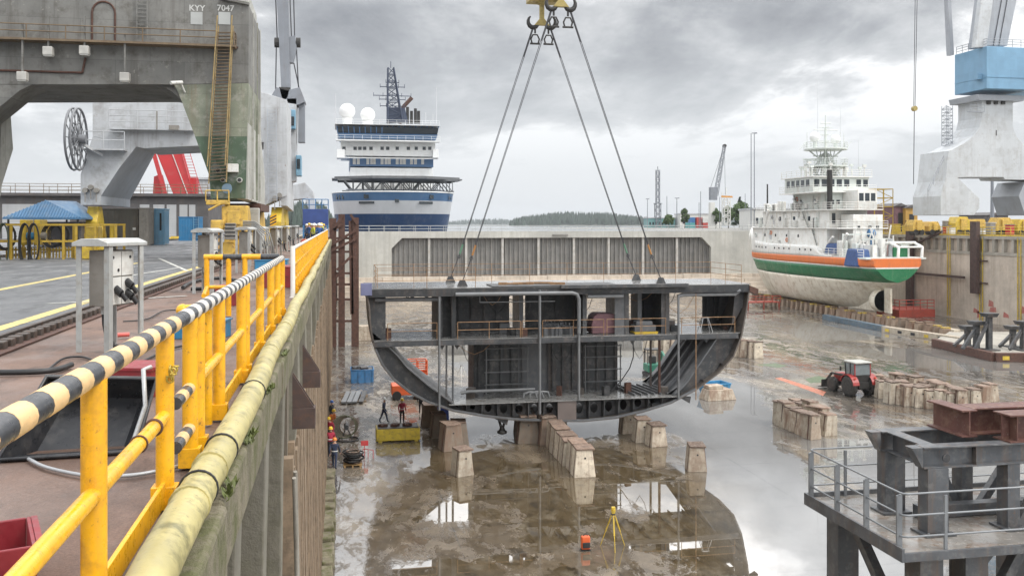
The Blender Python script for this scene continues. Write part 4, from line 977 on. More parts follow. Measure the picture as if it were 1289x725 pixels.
cable([(36,579),(60,590),(110,600),(160,600),(200,594),(232,586)],.014,mat('grey_conduit',(.38,.39,.40),.35,.4),'bent grey conduit on the ground before the black tray','conduit')
mb=MB(); p=ground(148,425); mb.tube(p+V((0,0,.04)),p+V((.16,.05,.04)),.035); solo(mb,'plug',mat('red_white_plug',(.6,.12,.10),.4),'small red and white plug at the end of a cable by the nearest cabinet','plug',None,p)
# ================================================================ boxes on the quay
M['red']=mat('dull_red_paint',(.24,.022,.03),.5,var=.25,sc=4,dirt=(.14,.05,.045),damt=.5)
M['blub']=mat('bright_blue_box_paint',(.03,.19,.36),.45,var=.15,sc=4,dirt=(.1,.12,.13),damt=.4)
def steelbox(p,w_,d_,h_,m,label,rz=0,lid=True):
    r=thing('tool_box',label,'box',p); r.rotation_euler=(0,0,rz); ORG[r.name]=V((0,0,0)); mb=MB(); a,b=w_/2,d_/2
    if lid: mb.box(-a,a,-b,b,0,h_)
    else:
        mb.box(-a,a,-b,b,0,.02)
        for q in ((-a,-a+.02,-b,b),(a-.02,a,-b,b),(-a+.021,a-.021,-b,-b+.02),(-a+.021,a-.021,b-.02,b)): mb.box(q[0],q[1],q[2],q[3],.021,h_)
    mb.build('box_body',m,r,bevel=.006)
    mb=MB()
    if lid: mb.box(-a-.02,a+.02,-b-.02,b+.02,h_+.001,h_+.03)
    else: mb.box(-a-.03,-a-.001,-b,b,h_-.03,h_); mb.build('side_lip',m,r); mb=MB(); mb.box(a+.001,a+.03,-b,b,h_-.03,h_)
    mb.build('lid' if lid else 'side_lip',m,r)
    mb=MB(); mb.path([(a*.35,-b-.022,h_*.55),(a*.35,-b-.06,h_*.55),(a*.6,-b-.06,h_*.55),(a*.6,-b-.022,h_*.55)],.01,6); mb.build('handle',M['rust'],r)
    return r
p=ground(166,500); steelbox(p+V((0,.3,-.018)),.50,.5,.28,M['red'],'closed dull red steel box beside the yellow railing',-.25)
p=ground(252,426); steelbox(p+V((0,.3,-.018)),.72,.5,.25,M['blub'],'closed bright blue steel box behind the yellow railing',-.2)
steelbox(V((-1.70,4.75,-.018)),.5,.5,.27,M['red'],'open red steel box at the lower left of the quay',.35,False)
p=ground(286,385); steelbox(p+V((0,.5,-.018)),.5,.5,.4,M['red'],'small red steel box behind the middle railing posts',-.2)
p=ground(366,364); steelbox(p+V((-.4,1.5,-.018)),.9,1.2,.55,M['red'],'red steel box in the gap between the two railings',0)
steelbox(V((-2.1,30.5,-.018)),1.0,.9,.6,M['blub'],'blue box on the walkway beyond the railing gap',0)
# black tray lying on its side
p=V((-1.98,7.55,-.018)); tr=thing('black_tray','big black plastic tray lying tilted on the quay behind the railing','tray',p)
M['bplast']=mat('black_plastic',(.022,.023,.026),.33,var=.3,sc=3,dirt=(.09,.085,.08),damt=.4)
mb=MB(); 
o_=[V((-.50,-.2,.02)),V((.45,-.1,.02)),V((.52,.35,.5)),V((-.30,.30,.55))]; i_=[V((-.33,.02,.04)),V((.30,.07,.04)),V((.36,.42,.36)),V((-.2,.40,.4))]
dn=V((0,.12,-.05))
vs=[p+q for q in o_]+[p+q+dn for q in i_]
mb.add(vs,[(0,1,5,4),(1,2,6,5),(2,3,7,6),(3,0,4,7),(4,5,6,7)])
mb.add([p+q+V((0,.05,-.01)) for q in o_]+[p+q+dn+V((0,.04,-.01)) for q in i_],[(0,4,5,1),(1,5,6,2),(2,6,7,3),(3,7,4,0),(7,6,5,4)])
mb.prism([(-.2,.0),(.7,.0),(.65,.22),(.35,.5),(.28,.5)],'x',0,0) if False else None
mb.build('tray_shell',M['bplast'],tr,fixn=False)
mb=MB(); mb.path([p+q for q in o_],.022,8,True); mb.build('rim',M['bplast'],tr)
mb=MB(); mb.path([p+V((.42,-.12,.05)),p+V((.5,.0,.35)),p+V((.47,.08,.62)),p+V((.50,.2,.62))],.018,8); mb.build('handle',mat('grey_handle',(.45,.46,.46),.35,.3),tr)
p2=ground(150,475); mb=MB(); mb.beam(p2+V((-.9,0,0)),p2+V((-.1,.3,0)),.3,.02)
# access plate slab in the paving

# ================================================================ old gantry crane
def text_mesh(name,txt,size,loc,rot,m,parent=None,ext=.004):
    cu=bpy.data.curves.new(name,'FONT'); cu.body=txt; cu.size=size; cu.extrude=ext; cu.align_x='CENTER'; cu.align_y='CENTER'; cu.offset=size*.015
    o=bpy.data.objects.new(name+'_tmp',cu); COL.objects.link(o); bpy.context.view_layer.update()
    me=bpy.data.meshes.new_from_object(o.evaluated_get(bpy.context.evaluated_depsgraph_get())); bpy.data.objects.remove(o)
    me.materials.clear(); me.materials.append(m); me.name=name
    p=bpy.data.objects.new(name,me); COL.objects.link(p); p.rotation_euler=rot
    o_=ORG.get(parent.name,V((0,0,0))) if parent else V((0,0,0)); p.location=V(loc)-o_; p.parent=parent; return p
M['oldgrey']=mat('grimy_grey_crane_paint',(.165,.163,.152),.75,var=.28,sc=.55,dirt=(.075,.068,.055),damt=.7,streak=.75,scol=(.06,.05,.04),bump=.2,bsc=6,plates=(3.1,1.9,.13),chips=.6,chcol=(.3,.29,.26))
M['oldgreen']=mat('worn_green_paint',(.185,.20,.15),.75,var=.3,sc=.9,dirt=(.33,.32,.28),damt=.8,streak=.6,scol=(.2,.11,.06),bump=.2,bsc=6,plates=(2.3,1.6,.12),chips=.9,chcol=(.34,.33,.29))
M['darkgreen']=mat('dark_green_paint',(.07,.11,.07),.7,var=.3,sc=.9,dirt=(.25,.255,.235),damt=.85,streak=.4,bump=.2)
M['oldpale']=mat('pale_lit_weathered_plate',(.40,.40,.37),.75,var=.2,sc=.7,dirt=(.16,.17,.11),damt=.6,streak=.7,scol=(.12,.11,.08),bump=.15,plates=(1.5,4.5,.1))  # side plates' paler base puts the light from the right into the colour
M['brownrail']=mat('brown_rail_paint',(.16,.115,.07),.7,var=.25,sc=3,dirt=(.1,.06,.035),damt=.5)
M['oldyel']=mat('weathered_yellow_ladder',(.30,.22,.095),.65,var=.25,sc=3,dirt=(.2,.12,.06),damt=.6)
M['bogie']=mat('dirty_yellow_bogie',(.55,.36,.07),.6,var=.25,sc=1.8,dirt=(.19,.11,.06),damt=.7,streak=.4,bump=.2)
YO=46.0
def G(px,py,Y=YO):
    p=atY(px,Y,py); return (p.x,p.z)
oc=thing('gantry_crane','huge old grey gantry crane with a worn green leg and a long ladder','crane',(-4.85,YO+2,0))
zs=G(0,107)[1]
mb=MB()
mb.prism([G(-100,-70),G(200,-24),G(313.5,6),G(313,105),G(219,107),G(194,106.8),G(40,106.8),G(-100,106.8)],'y',YO,YO+6.5); mb.build('portal_beam',M['oldgrey'],oc,bevel=.03)
zg=G(0,172)[1]
mb=MB(); mb.prism([G(219,107.1),G(313,105.1),G(311,172),G(245.5,172),G(228,126),G(224,116)],'y',YO+.002,YO+6.49); mb.build('leg',M['oldgreen'],oc)
mb=MB(); mb.prism([G(245.5,172.1),G(311,172.1),G(309,250),G(265.5,250),G(263.4,221)],'y',YO+.003,YO+6.48); mb.build('leg',M['darkgreen'],oc)
mb=MB(); mb.prism([G(194,106.9),G(218,107.1),G(223.8,116),G(227.5,125),G(217,116),G(207,110)],'y',YO+.3,YO+6.2); mb.build('haunch',M['oldgrey'],oc)
mb=MB(); mb.prism([G(40,106.9),G(25,114),G(0,134.5),G(-20,150),G(-24,250),G(-95,250),G(-95,106.9)],'y',YO+.004,YO+2.2); mb.build('leg',M['oldgrey'],oc)
xi=G(-24,200)[0]
def Yat(px,X): return atX(px,X).y
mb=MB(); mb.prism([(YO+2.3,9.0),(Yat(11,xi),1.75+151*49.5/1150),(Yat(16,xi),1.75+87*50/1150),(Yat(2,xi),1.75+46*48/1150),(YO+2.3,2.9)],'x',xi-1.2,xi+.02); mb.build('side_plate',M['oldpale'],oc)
xr_=G(311,172)[0]+.02
mb=MB(); Yt,Ybm=Yat(323,xr_),Yat(333.5,xr_)
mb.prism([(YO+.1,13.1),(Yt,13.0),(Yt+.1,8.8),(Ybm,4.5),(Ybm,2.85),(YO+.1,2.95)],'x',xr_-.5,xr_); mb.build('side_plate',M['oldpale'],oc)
for k,yy in enumerate((YO+2.2,YO+4.6,YO+6.4)):
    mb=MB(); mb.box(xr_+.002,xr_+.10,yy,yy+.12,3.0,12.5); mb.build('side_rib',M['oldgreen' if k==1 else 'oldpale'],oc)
mb=MB(); mb.box(xr_-1.6,xr_+.25,YO+4.6,Ybm+.1,2.45,2.84); mb.build('sill_beam',M['rust'],oc)
# roof edge lip, plates and seams
mb=MB(); a,b=G(278,-1.5),G(314,6); mb.beam((a[0],YO-.05,a[1]),(b[0],YO-.05,b[1]),.25,.12); mb.build('roof_lip',M['oldgrey'],oc)
mb=MB(); 
ax,az=G(116,57);bx,bz=G(145,3); 
arc=[(ax,az)]+[((ax+bx)/2-(bx-ax)/2*math.cos(rad(t_)),bz-.55+.55*math.sin(rad(t_))) for t_ in range(0,181,20)]+[(bx,az)]
mb.path([(u,YO-.02,w_) for u,w_ in arc],.05,6); mb.build('panel_frame',M['rust'],oc)
# walkway with railing, lamps hanging from it
w0,w1=G(-60,60),G(298,60)
mb=MB(); mb.box(w0[0],w1[0],YO-.75,YO-.02,w1[1]-.12,w1[1]-.02); mb.build('walkway',M['brownrail'],oc)
mb=MB(); zr_=w1[1]; hr=G(0,33)[1]-zr_; mb.rail([(w0[0],YO-.72,zr_),(G(276,60)[0],YO-.72,zr_)],hr,.028,mids=(hr*.5,),step=1.7); mb.rail([(G(297,60)[0],YO-.72,zr_),(G(297,60)[0],YO-.02,zr_)],hr,.028,mids=(hr*.5,)); mb.build('walkway_railing',M['brownrail'],oc)
mb=MB(); mb.beam((w0[0],YO-.05,G(0,50)[1]),(G(300,50)[0],YO-.05,G(0,50)[1]),.06,.08); mb.tube((w0[0],YO-.06,G(0,89)[1]),(G(104,89)[0],YO-.06,G(0,89)[1]),.05); mb.tube((G(104,89)[0],YO-.06,G(0,89)[1]),(G(108,78)[0],YO-.06,G(0,70)[1]),.05); mb.build('conduit',M['rust'],oc)
for px,py,h in ((34,99,60),(66,68,40),(111,67,40),(161,100,50)):
    u,w_=G(px,py); l=MB(); l.box(u-.21,u+.21,YO-.8,YO-.4,w_-.2,w_+.2); lo=l.build('lamp',mat('lamp_housing',(.42,.41,.38),.5,var=.2,streak=.4) if px==34 else bpy.data.materials['lamp_housing'],oc,bevel=.03)
    l=MB(); l.box(u-.18,u+.18,YO-.77,YO-.43,w_-.23,w_-.202); l.build('lamp_glass',M['panel'],lo)
    l=MB(); l.beam((u,YO-.6,w_+.203),(u,YO-.6,w_+(h/25)),.08,.12); l.build('lamp_bracket',M['oldgrey'],oc)
# long ladder down the leg
mb=MB()
t0,t1=G(277,36),G(295,36); b0_,b1_=G(264,232),G(286,230)
for (a,b) in ((t0,b0_),(t1,b1_)):
    for dz in (0,): mb.beam((a[0],YO-.55,a[1]),(b[0],YO-.35,b[1]),.045,.14,up=(0,1,0))
lad=mb.build('ladder',M['oldyel'],oc)
mb=MB()
for k in range(44):
    f=(k+2)/46; a=V(t0).lerp(V(b0_),f); b=V(t1).lerp(V(b1_),f); y=YO-.55+.2*f; mb.beam((a.x,y,a.y),(b.x,y,b.y),.16,.035,up=(0,1,0) if False else (0,0,1))
mb.build('treads',M['brownrail'],lad)
mb=MB()
for (a,b) in ((t0,b0_),(t1,b1_)):
    mb.tube((a[0]+.0,YO-1.0,a[1]+.4),(b[0],YO-.85,b[1]+.8),.03)
    for f in (.1,.35,.6,.85): p=V(a).lerp(V(b),f); mb.tube((p.x,YO-.5,p.y),(p.x,YO-.93,p.y+.5),.025)
mb.build('ladder_handrail',M['oldyel'],lad)
mb=MB()
for k in range(9): z=G(180,2+k*5)[1]; mb.beam((G(173,0)[0],YO-.12,z),(G(186,0)[0],YO-.12,z),.04,.03)
for px in (173,186): mb.beam((G(px,0)[0],YO-.12,G(0,-30)[1]),(G(px,0)[0],YO-.12,G(0,42)[1]),.05,.03)
mb.build('wall_ladder',M['oldgrey'],oc)
for a,b in ((240,255),(275,290)):
    u0,v0=G(a,31);u1,v1=G(b,16); mb=MB(); mb.box(u0,u1,YO-.02,YO-.003,v0,v1); mb.build('placard',mat('placard_grey',(.36,.37,.36),.6,var=.12) if a==240 else bpy.data.materials['placard_grey'],oc)
M['chalk']=mat('chalk_white',(.50,.50,.48),.8,var=.15)
for px,tx in ((248,'KYY'),(284,'7047')):
    u,w_=G(px,11); text_mesh('chalk_number',tx,.40,(u,YO-.008,w_),(rad(90),0,0),M['chalk'],oc)
# fittings at the foot of the leg
mb=MB(); u,w_=G(226,106); mb.tube((u-.3,YO-.6,w_-.05),(u+.15,YO-.2,w_+.05),.09); mb.beam((u+.1,YO-.2,w_),(u+.25,YO-.01,w_-.4),.06,.06); mb.build('security_camera',M['panel'],oc)
for px,py,r_ in ((302,227,.13),(281,227,.12),(275,215,.12)):
    u,w_=G(px,py); mb=MB(); mb.tube((u,YO-.22,w_),(u,YO+.02,w_),r_,n=14); pt=mb.build('cable_port',M['oldpale'],oc); mb=MB(); mb.tube((u,YO-.235,w_),(u,YO-.221,w_),r_*.7,n=14); mb.build('port_hole',M['blackband'],pt)
u,w_=G(293,212); mb=MB(); mb.box(u-.28,u+.28,YO-.3,YO-.01,w_-.2,w_+.2); mb.build('junction_box',M['panel'],oc,bevel=.02)
u,w_=G(288,237); mb=MB(); mb.tube((u,YO-.75,w_-.05),(u,YO-.3,w_+.02),.24,.18,n=16); mb.beam((u,YO-.3,w_),(u,YO-.0,w_),.1,.1); mb.build('floodlight',M['blub'] if False else mat('blue_grey_lamp',(.14,.21,.28),.4),oc)
# travel bogies
def bogie(par,x,y0,y1,zt,m,name='bogie'):
    l=y1-y0
    mb=MB(); mb.prism([(y0,zt*.62),(y0+l*.3,zt),(y1-l*.3,zt),(y1,zt*.62),(y1,zt*.45),(y0,zt*.45)],'x',x-.42,x+.42); b=mb.build(name,m,par,bevel=.03)
    for k in (0.16,.84):
        yy=y0+l*k; mb=MB(); mb.prism([(yy-.75,.22),(yy-.75,zt*.3),(yy-.3,zt*.5),(yy+.3,zt*.5),(yy+.75,zt*.3),(yy+.75,.22)],'x',x-.5,x+.5); q=mb.build('equalizer',m,b,bevel=.03)
        for d in (-.42,.42):
            mb=MB(); mb.tube((x-.13,yy+d,.45),(x+.13,yy+d,.45),.32,n=18); mb.build('wheel',M['hookdk'],b)
    return b
bogie(oc,-4.85,YO-.6,YO+3.6,2.6,M['bogie']); bogie(oc,-4.85,YO+8.6,YO+12.6,2.6,M['bogie'])
for k,(a,b,c,d,yy,m) in enumerate(((259,288,252,258,-.9,'bogie'),(265,281,277,293,-1.3,'bogie'),(279,312,259,288,-.75,'bogie'),(278,297,305,325,-1.0,'bogie'),(311,326,262,287,3.2,'oldpale'),(283,296,281,302,-1.6,'cabd'))):
    u0,v0=G(a,d,YO+yy); u1,v1=G(b,c,YO+yy); mb=MB(); mb.box(u0,u1,YO+yy,YO+yy+.6+.35*(k==2),max(.16,v0),v1); q=mb.build('bogie_casing' if k!=5 else 'drive_motor',M[m],oc,bevel=.05)
    if k==2:
        mb=MB(); mb.box(u0+.25,u1-.35,YO+yy-.06,YO+yy-.003,v0+.2,v1-.25); mb.build('cover_plate',M['bogie'],q,bevel=.03)
    if k==5:
        for j in range(4): mb=MB(); z=v0+.15+j*.18; mb.box(u0-.02,u1+.02,YO+yy-.03,YO+yy-.003,z,z+.06); mb.build('cooling_fin',M['rubber'],q)
u,w_=G(287,314,YO-1.3); mb=MB(); mb.tube((u,YO-1.25,w_),(u,YO-1.01,w_),.3,n=18); mb.build('gear_cover',M['bogie'],oc,bevel=.02)
def hazard(name,par,x0,x1,y,z0,z1,tilt=.5):
    "diagonal black and yellow plate facing the camera"
    mb=MB(); k=7
    for i in range(k):
        mb.cur=i%2; a=z0+(z1-z0)*i/k; b=z0+(z1-z0)*(i+1)/k; d=(x1-x0)*tilt
        mb.prism([(x0,a),(x1,a+d),(x1,b+d),(x0,b)],'y',y,y+.03)
    return mb.build(name,[M['ryel'],M['rblk']],par)
u0,v0=G(275,322,YO-1.1);u1,v1=G(280,292,YO-1.1); hazard('hazard_plate',oc,u0,u1,YO-1.12,v0,v1)
mb=MB(); mb.rail([(G(259,252,YO-.9)[0],YO-.9,G(0,252,YO-.9)[1]),(G(288,252,YO-.9)[0],YO-.9,G(0,252,YO-.9)[1])],.5,.03,mids=(),step=.5); mb.path([(G(266,262)[0],YO-1.0,2.4),(G(281,258)[0],YO-1.0,2.7)],.05); mb.build('bogie_railing',M['bogie'],oc)
bogie(oc,-17.4,YO-.6,YO+3.6,2.6,M['bogie'])
# ================================================================ second gantry crane, light grey
M['lgrey']=mat('light_grey_crane_paint',(.46,.475,.49),.6,var=.12,sc=.4,dirt=(.26,.25,.24),damt=.6,streak=.75,scol=(.19,.17,.155),bump=.08,chips=.7,chcol=(.2,.13,.09),plates=(3.2,2.2,.07))
M['lgrey2']=mat('bluish_grey_plate',(.36,.385,.42),.55,var=.12,sc=.4,dirt=(.25,.25,.26),damt=.4,streak=.4,scol=(.22,.20,.19),bump=.08)
M['midgrey']=mat('mid_grey_jib_paint',(.20,.215,.24),.55,var=.12,sc=.5,streak=.3,dirt=(.14,.14,.15),damt=.3)
M['cabblue']=mat('pale_blue_cab_paint',(.17,.33,.45),.5,var=.1,sc=.6,streak=.3,dirt=(.15,.2,.24),damt=.3)
M['myel']=mat('machine_yellow',(.56,.395,.04),.5,var=.2,sc=1.5,dirt=(.24,.16,.07),damt=.7,streak=.3)
Y2=75.0
def G2p(px,py): return G(px,py,Y2)
lc=thing('gantry_crane','light grey gantry crane with a cable reel behind the old gantry crane','crane',(-4.85,Y2+3,0))
mb=MB(); mb.prism([G2p(116.5,172),G2p(116.5,122),G2p(154,114),G2p(323,114),G2p(361,126),G2p(361,178),G2p(245,184),G2p(180,187)],'y',Y2,Y2+7); mb.build('portal_beam',M['lgrey'],lc,bevel=.03)
mb=MB(); mb.prism([G2p(116.5,172.1),G2p(172,184),G2p(150,212),G2p(127,247),G2p(127,258),G2p(101.5,258),G2p(101.5,220)],'y',Y2+.003,Y2+.4); mb.build('leg',M['lgrey'],lc)
xa=G2p(150,212)[0]
mb=MB(); a=G2p(172,184.1); b=G2p(150,212); c_=G2p(127,247); d_=G2p(127,258)
vs=[]
for (u,w_),yd in ((a,7.2),(b,9.0),(c_,10),(d_,10)): vs+=[(u,Y2+.02,w_),(u+.02,Y2+yd,w_)]
mb.add(vs,[(0,1,3,2),(2,3,5,4),(4,5,7,6)]); vs2=[(x-.4,y,z) for x,y,z in vs]; mb.add(vs2,[(2,3,1,0),(4,5,3,2),(6,7,5,4)]); mb.add([vs[k] for k in (1,3,5,7)]+[vs2[k] for k in (7,5,3,1)],[(0,1,2,3,4,5,6,7)])
mb.build('side_plate',M['lgrey2'],lc)
mb=MB(); mb.prism([G2p(332,178),G2p(361,176),G2p(361,246),G2p(334,258),G2p(330,240)],'y',Y2+.005,Y2+3.6); mb.build('leg',M['lgrey'],lc)
xr2=G2p(361,200)[0]; 
mb=MB(); mb.prism([(Y2+.1,8.6),(Y2+7,8.6),(Y2+11,4.5),(Y2+11,2.9),(Y2+.1,3.2)],'x',xr2-.5,xr2+.01); mb.build('side_plate',M['lgrey'],lc)
mb=MB(); x0,z0=G2p(140,164); x1,_=G2p(246,164); mb.box(x0,x1,Y2-.8,Y2-.02,z0,z0+.1); mb.rail([(x0,Y2-.75,z0+.1),(x1,Y2-.75,z0+.1)],1.4,.035,mids=(.5,.95),step=1.9); x2,z2=G2p(108,190); mb.box(x2,G2p(160,190)[0],Y2-1.0,Y2-.02,z2,z2+.12); mb.rail([(x2,Y2-.95,z2+.12),(G2p(160,190)[0],Y2-.95,z2+.12)],1.3,.035,mids=(.65,),step=1.3); mb.build('walkway',M['lgrey'],lc)
mb=MB()
for px in (200,):
    u,w_=G2p(px,150); mb.beam((u,Y2-.8,w_+.5),(u,Y2-.8,w_-.9),.1,.1); 
u,w_=G2p(221,161); mb.box(u-.35,u+.35,Y2-.9,Y2-.4,w_-.25,w_+.1); mb.build('lamp',M['cabd'],lc)
for dx in (0,1.1):
    u,w_=G2p(101+dx*6,178); mb=MB(); mb.ring((u,Y2-1.8,w_),2.3,.09,'x',32,6); mb.ring((u,Y2-1.8,w_),1.2,.06,'x',24,5)
    for k in range(14):
        t_=2*math.pi*k/14; mb.tube((u,Y2-1.8,w_),(u,Y2-1.8+2.3*math.cos(t_),w_+2.3*math.sin(t_)),.035,n=5,caps=False)
    mb.tube((u-.1,Y2-1.8,w_),(u+.5,Y2-1.8,w_),.35,n=14); mb.build('cable_reel',M['hookdk'] if False else mat('reel_grey',(.16,.165,.175),.5) if dx==0 else bpy.data.materials['reel_grey'],lc)
mb=MB(); u,w_=G2p(112,196); mb.beam((u-.4,Y2-1.8,G2p(0,178)[1]),(u+1,Y2-.3,w_),.2,.2); mb.build('reel_arm',M['lgrey'],lc)
mb=MB()
for px in (337,348):
    mb.beam((G2p(px,0)[0],Y2-.3,G2p(0,130)[1]),(G2p(px+1,0)[0],Y2-.3,G2p(0,252)[1]),.06,.06)
for k in range(26):
    z=G2p(0,132+k*4.6)[1]; mb.beam((G2p(337.5,0)[0],Y2-.3,z),(G2p(348.5,0)[0],Y2-.3,z),.05,.04)
mb.build('ladder',M['lgrey2'],lc)
for px,py in ((115,236),(108,240),(122,240),(352,246),(346,250)):
    mb=MB(); u,w_=G2p(px,py); mb.tube((u,Y2-.3,w_),(u,Y2+.01,w_),.2,n=10); mb.beam((u,Y2-.2,w_),(u,Y2-.2,w_-.9),.07,.07); mb.build('cable_gland',M['cabd'],lc)
bogie(lc,-4.85,Y2-.4,Y2+4.2,3.1,M['myel']); bogie(lc,-4.85,Y2+6.8,Y2+11,3.1,M['myel'])
bogie(lc,G2p(114,0)[0],Y2+.2,Y2+2.4,3.1,M['myel'])
mb=MB(); u,w_=G2p(350,262); hazard('hazard_plate',lc,G2p(341,0)[0],G2p(349,0)[0],Y2-1.0,G2p(0,286)[1],G2p(0,272)[1])
# slewing jib tower above it
jc=thing('jib_crane','dark grey slewing jib rising over the light grey gantry crane','crane',(G(362,0,84)[0],84,9))
def G3p(px,py): return G(px,py,84)
mb=MB(); mb.prism([G3p(362,126),G3p(374,126),G3p(373,228),G3p(362,232)],'y',83,85.5); mb.build('tower',M['lgrey'],jc,bevel=.02)
mb=MB(); mb.prism([G3p(355,122),G3p(347,-40),G3p(362,-40),G3p(366,122)],'y',83.4,85.0); mb.build('jib',M['midgrey'],jc,bevel=.03)
mb=MB(); mb.prism([G3p(343,122),G3p(349,112),G3p(362,116),G3p(378,112),G3p(385,130),G3p(376,134),G3p(362,132),G3p(352,128)],'y',83,85.4); mb.build('jib_foot',M['midgrey'],jc,bevel=.03)
mb=MB(); mb.prism([G3p(376,134),G3p(384,131),G3p(384,180),G3p(375.5,180)],'y',83.5,84.6); mb.build('counterweight_arm',M['midgrey'],jc,bevel=.03)
for px in (347,374):
    u,w_=G3p(px,54); mb=MB(); mb.tube((u-.1,84,w_),(u+.3,84,w_),.45,n=16); mb.build('sheave',M['hookdk'],jc)
mb=MB(); u,w_=G3p(346,54); u2,_=G3p(375,54); mb.beam((u,84,w_),(u2,84,w_),.35,.3); mb.prism([G3p(364,48),G3p(371,46),G3p(374,62),G3p(369,80),G3p(364,80)],'y',83.6,84.4); mb.build('sheave_frame',M['midgrey'],jc)
for a,b in (((348,54),(347,114)),((373,56),(376,114)),((349,50),(346,-30)),((367,48),(364,-30)),((371,48),(369,-30)),((370,80),(377,114))):
    mb=MB(); p,q=G3p(*a),G3p(*b); mb.tube((p[0],83.9,p[1]),(q[0],83.9,q[1]),.05,n=6); mb.build('rope',M['wire'],jc)
mb=MB(); mb.box(G3p(363,0)[0],G3p(373,0)[0],82.3,84.6,G3p(0,158)[1],G3p(0,133)[1]); cbn=mb.build('cab',M['cabblue'],jc,bevel=.05)
mb=MB(); mb.box(G3p(364.5,0)[0],G3p(371.5,0)[0],82.27,82.297,G3p(0,154)[1],G3p(0,142)[1]); M['dglass']=mat('dark_glass',(.02,.028,.035),.08,var=.1,bump=0,spec=.8); mb.build('window',M['dglass'],cbn)
mb=MB(); mb.box(G3p(373.5,0)[0],G3p(380,0)[0],82.5,84.4,G3p(0,219)[1],G3p(0,192)[1]); cbn=mb.build('cab',M['cabblue'],jc,bevel=.05); mb=MB(); mb.box(G3p(374.5,0)[0],G3p(378.5,0)[0],82.47,82.497,G3p(0,210)[1],G3p(0,197)[1]); mb.build('window',M['dglass'],cbn)
mb=MB(); u,w_=G3p(359,112); mb.prism([(u-.5,w_),(u+.5,w_),(u+.3,w_-.9),(u,w_-1.3),(u-.3,w_-.9)],'y',83.0,83.35); mb.build('hook_block',M['hookdk'],jc,bevel=.05)
# third white gantry, further
Y3=118.0
wc=thing('gantry_crane','small white gantry crane further along the quay, left of the blue ship','crane',(G(390,0,Y3)[0],Y3,0))
mb=MB(); mb.prism([G(362,234,Y3),G(384,230,Y3),G(394,241,Y3),G(397,262,Y3),G(396,284,Y3),G(389.5,284,Y3),G(388,262,Y3),G(384,250,Y3),G(362,252,Y3)],'y',Y3,Y3+5); mb.build('portal_frame',M['lgrey'],wc,bevel=.03)
mb=MB(); u=G(392,0,Y3)[0]; mb.box(u-.6,u+.7,Y3-.6,Y3+6,0,1.75); mb.build('bogie',M['myel'],wc,bevel=.05)
# red derrick crane behind the shed
M['redc']=mat('bright_red_crane_paint',(.46,.03,.035),.5,var=.1,sc=.5,streak=.2,dirt=(.4,.1,.09),damt=.4)
Y4=135.0
def G4(px,py): return G(px,py,Y4)
rcn=thing('jib_crane','bright red crane boom leaning behind the shed and under the grey portal','crane',(G4(220,250)[0],Y4,0))
mb=MB(); mb.prism([G4(193,183),G4(226,183),G4(245,252),G4(221,252)],'y',Y4,Y4+2.2); mb.build('boom',M['redc'],rcn,bevel=.05)
mb=MB(); 
for px in (213,): a,b=G4(px,183),G4(px+26,252); mb.beam((a[0],Y4-.06,a[1]),(b[0],Y4-.06,b[1]),.10,.1)
mb.build('boom_seam',M['panel'],rcn)
mb=MB(); a,b=G4(194,192),G4(211,252); mb.beam((a[0],Y4-.5,a[1]),(b[0],Y4-.5,b[1]),.5,.5,up=(0,1,0)); mb.build('strut',M['redc'],rcn)
mb=MB(); mb.prism([G4(190,252),G4(192,222),G4(200,219),G4(204,235),G4(206,252)],'y',Y4+1,Y4+3); mb.box(G4(233,0)[0],G4(246,0)[0],Y4+1,Y4+3,0,G4(0,221)[1]); mb.box(G4(189,0)[0],G4(248,0)[0],Y4+.2,Y4+4,-.02,G4(0,252)[1]); mb.build('machine_house',M['redc'],rcn)
mb=MB(); a,b=G4(228,186),G4(248,252)
for s_ in (0,1.0): mb.beam((a[0]+s_,Y4-.2,a[1]),(b[0]+s_,Y4-.2,b[1]),.08,.08)
for k in range(18):
    p=V(a).lerp(V(b),k/18); mb.beam((p.x,Y4-.2,p.y),(p.x+1.0,Y4-.2,p.y),.06,.06)
mb.build('ladder',M['redc'],rcn)
# ================================================================ yard: shed, shelter, containers, rack
M['shedw']=mat('dark_grey_shed_wall',(.085,.08,.08),.75,var=.25,sc=.4,dirt=(.17,.15,.14),damt=.5,streak=.5)
M['shutter']=mat('pale_roller_shutter',(.42,.425,.43),.6,var=.1,sc=.5,streak=.4,scol=(.25,.23,.2))
sh=thing('shed','long low dark shed with pale roller doors and roof railing','shed',(-30,118,0))
ys=118.0; zsT=G(100,247,ys)[1]
xL=G(-70,0,ys)[0]; xR_=G(262,0,ys)[0]
mb=MB(); mb.box(xL,xR_,ys,ys+14,-.02,zsT); mb.build('wall',M['shedw'],sh)
mb=MB(); mb.box(xL-.3,xR_+.3,ys-.6,ys+14.3,zsT+.002,zsT+.35); mb.build('roof',M['shedw'],sh)
for a,b in ((3,50),(52,88),(176,188),(193,207),(210,222),(226,236),(238,246)):
    u0,u1=G(a,0,ys)[0],G(b,0,ys)[0]; mb=MB(); mb.box(u0,u1,ys-.06,ys-.004,.0,G(0,257,ys)[1])
    z=.3
    while z<G(0,257,ys)[1]-.2: mb.box(u0,u1,ys-.09,ys-.061,z,z+.05); z+=.3
    mb.build('roller_door',M['shutter'],sh)
mb=MB(); mb.rail([(xL,ys-.4,zsT+.35),(xR_,ys-.4,zsT+.35)],1.1,.035,mids=(.4,.75),step=1.6); mb.rail([(xL,ys+8,zsT+.35),(xR_,ys+8,zsT+.35)],1.1,.035,mids=(.55,),step=2.2); mb.build('roof_railing',M['brownrail'],sh)
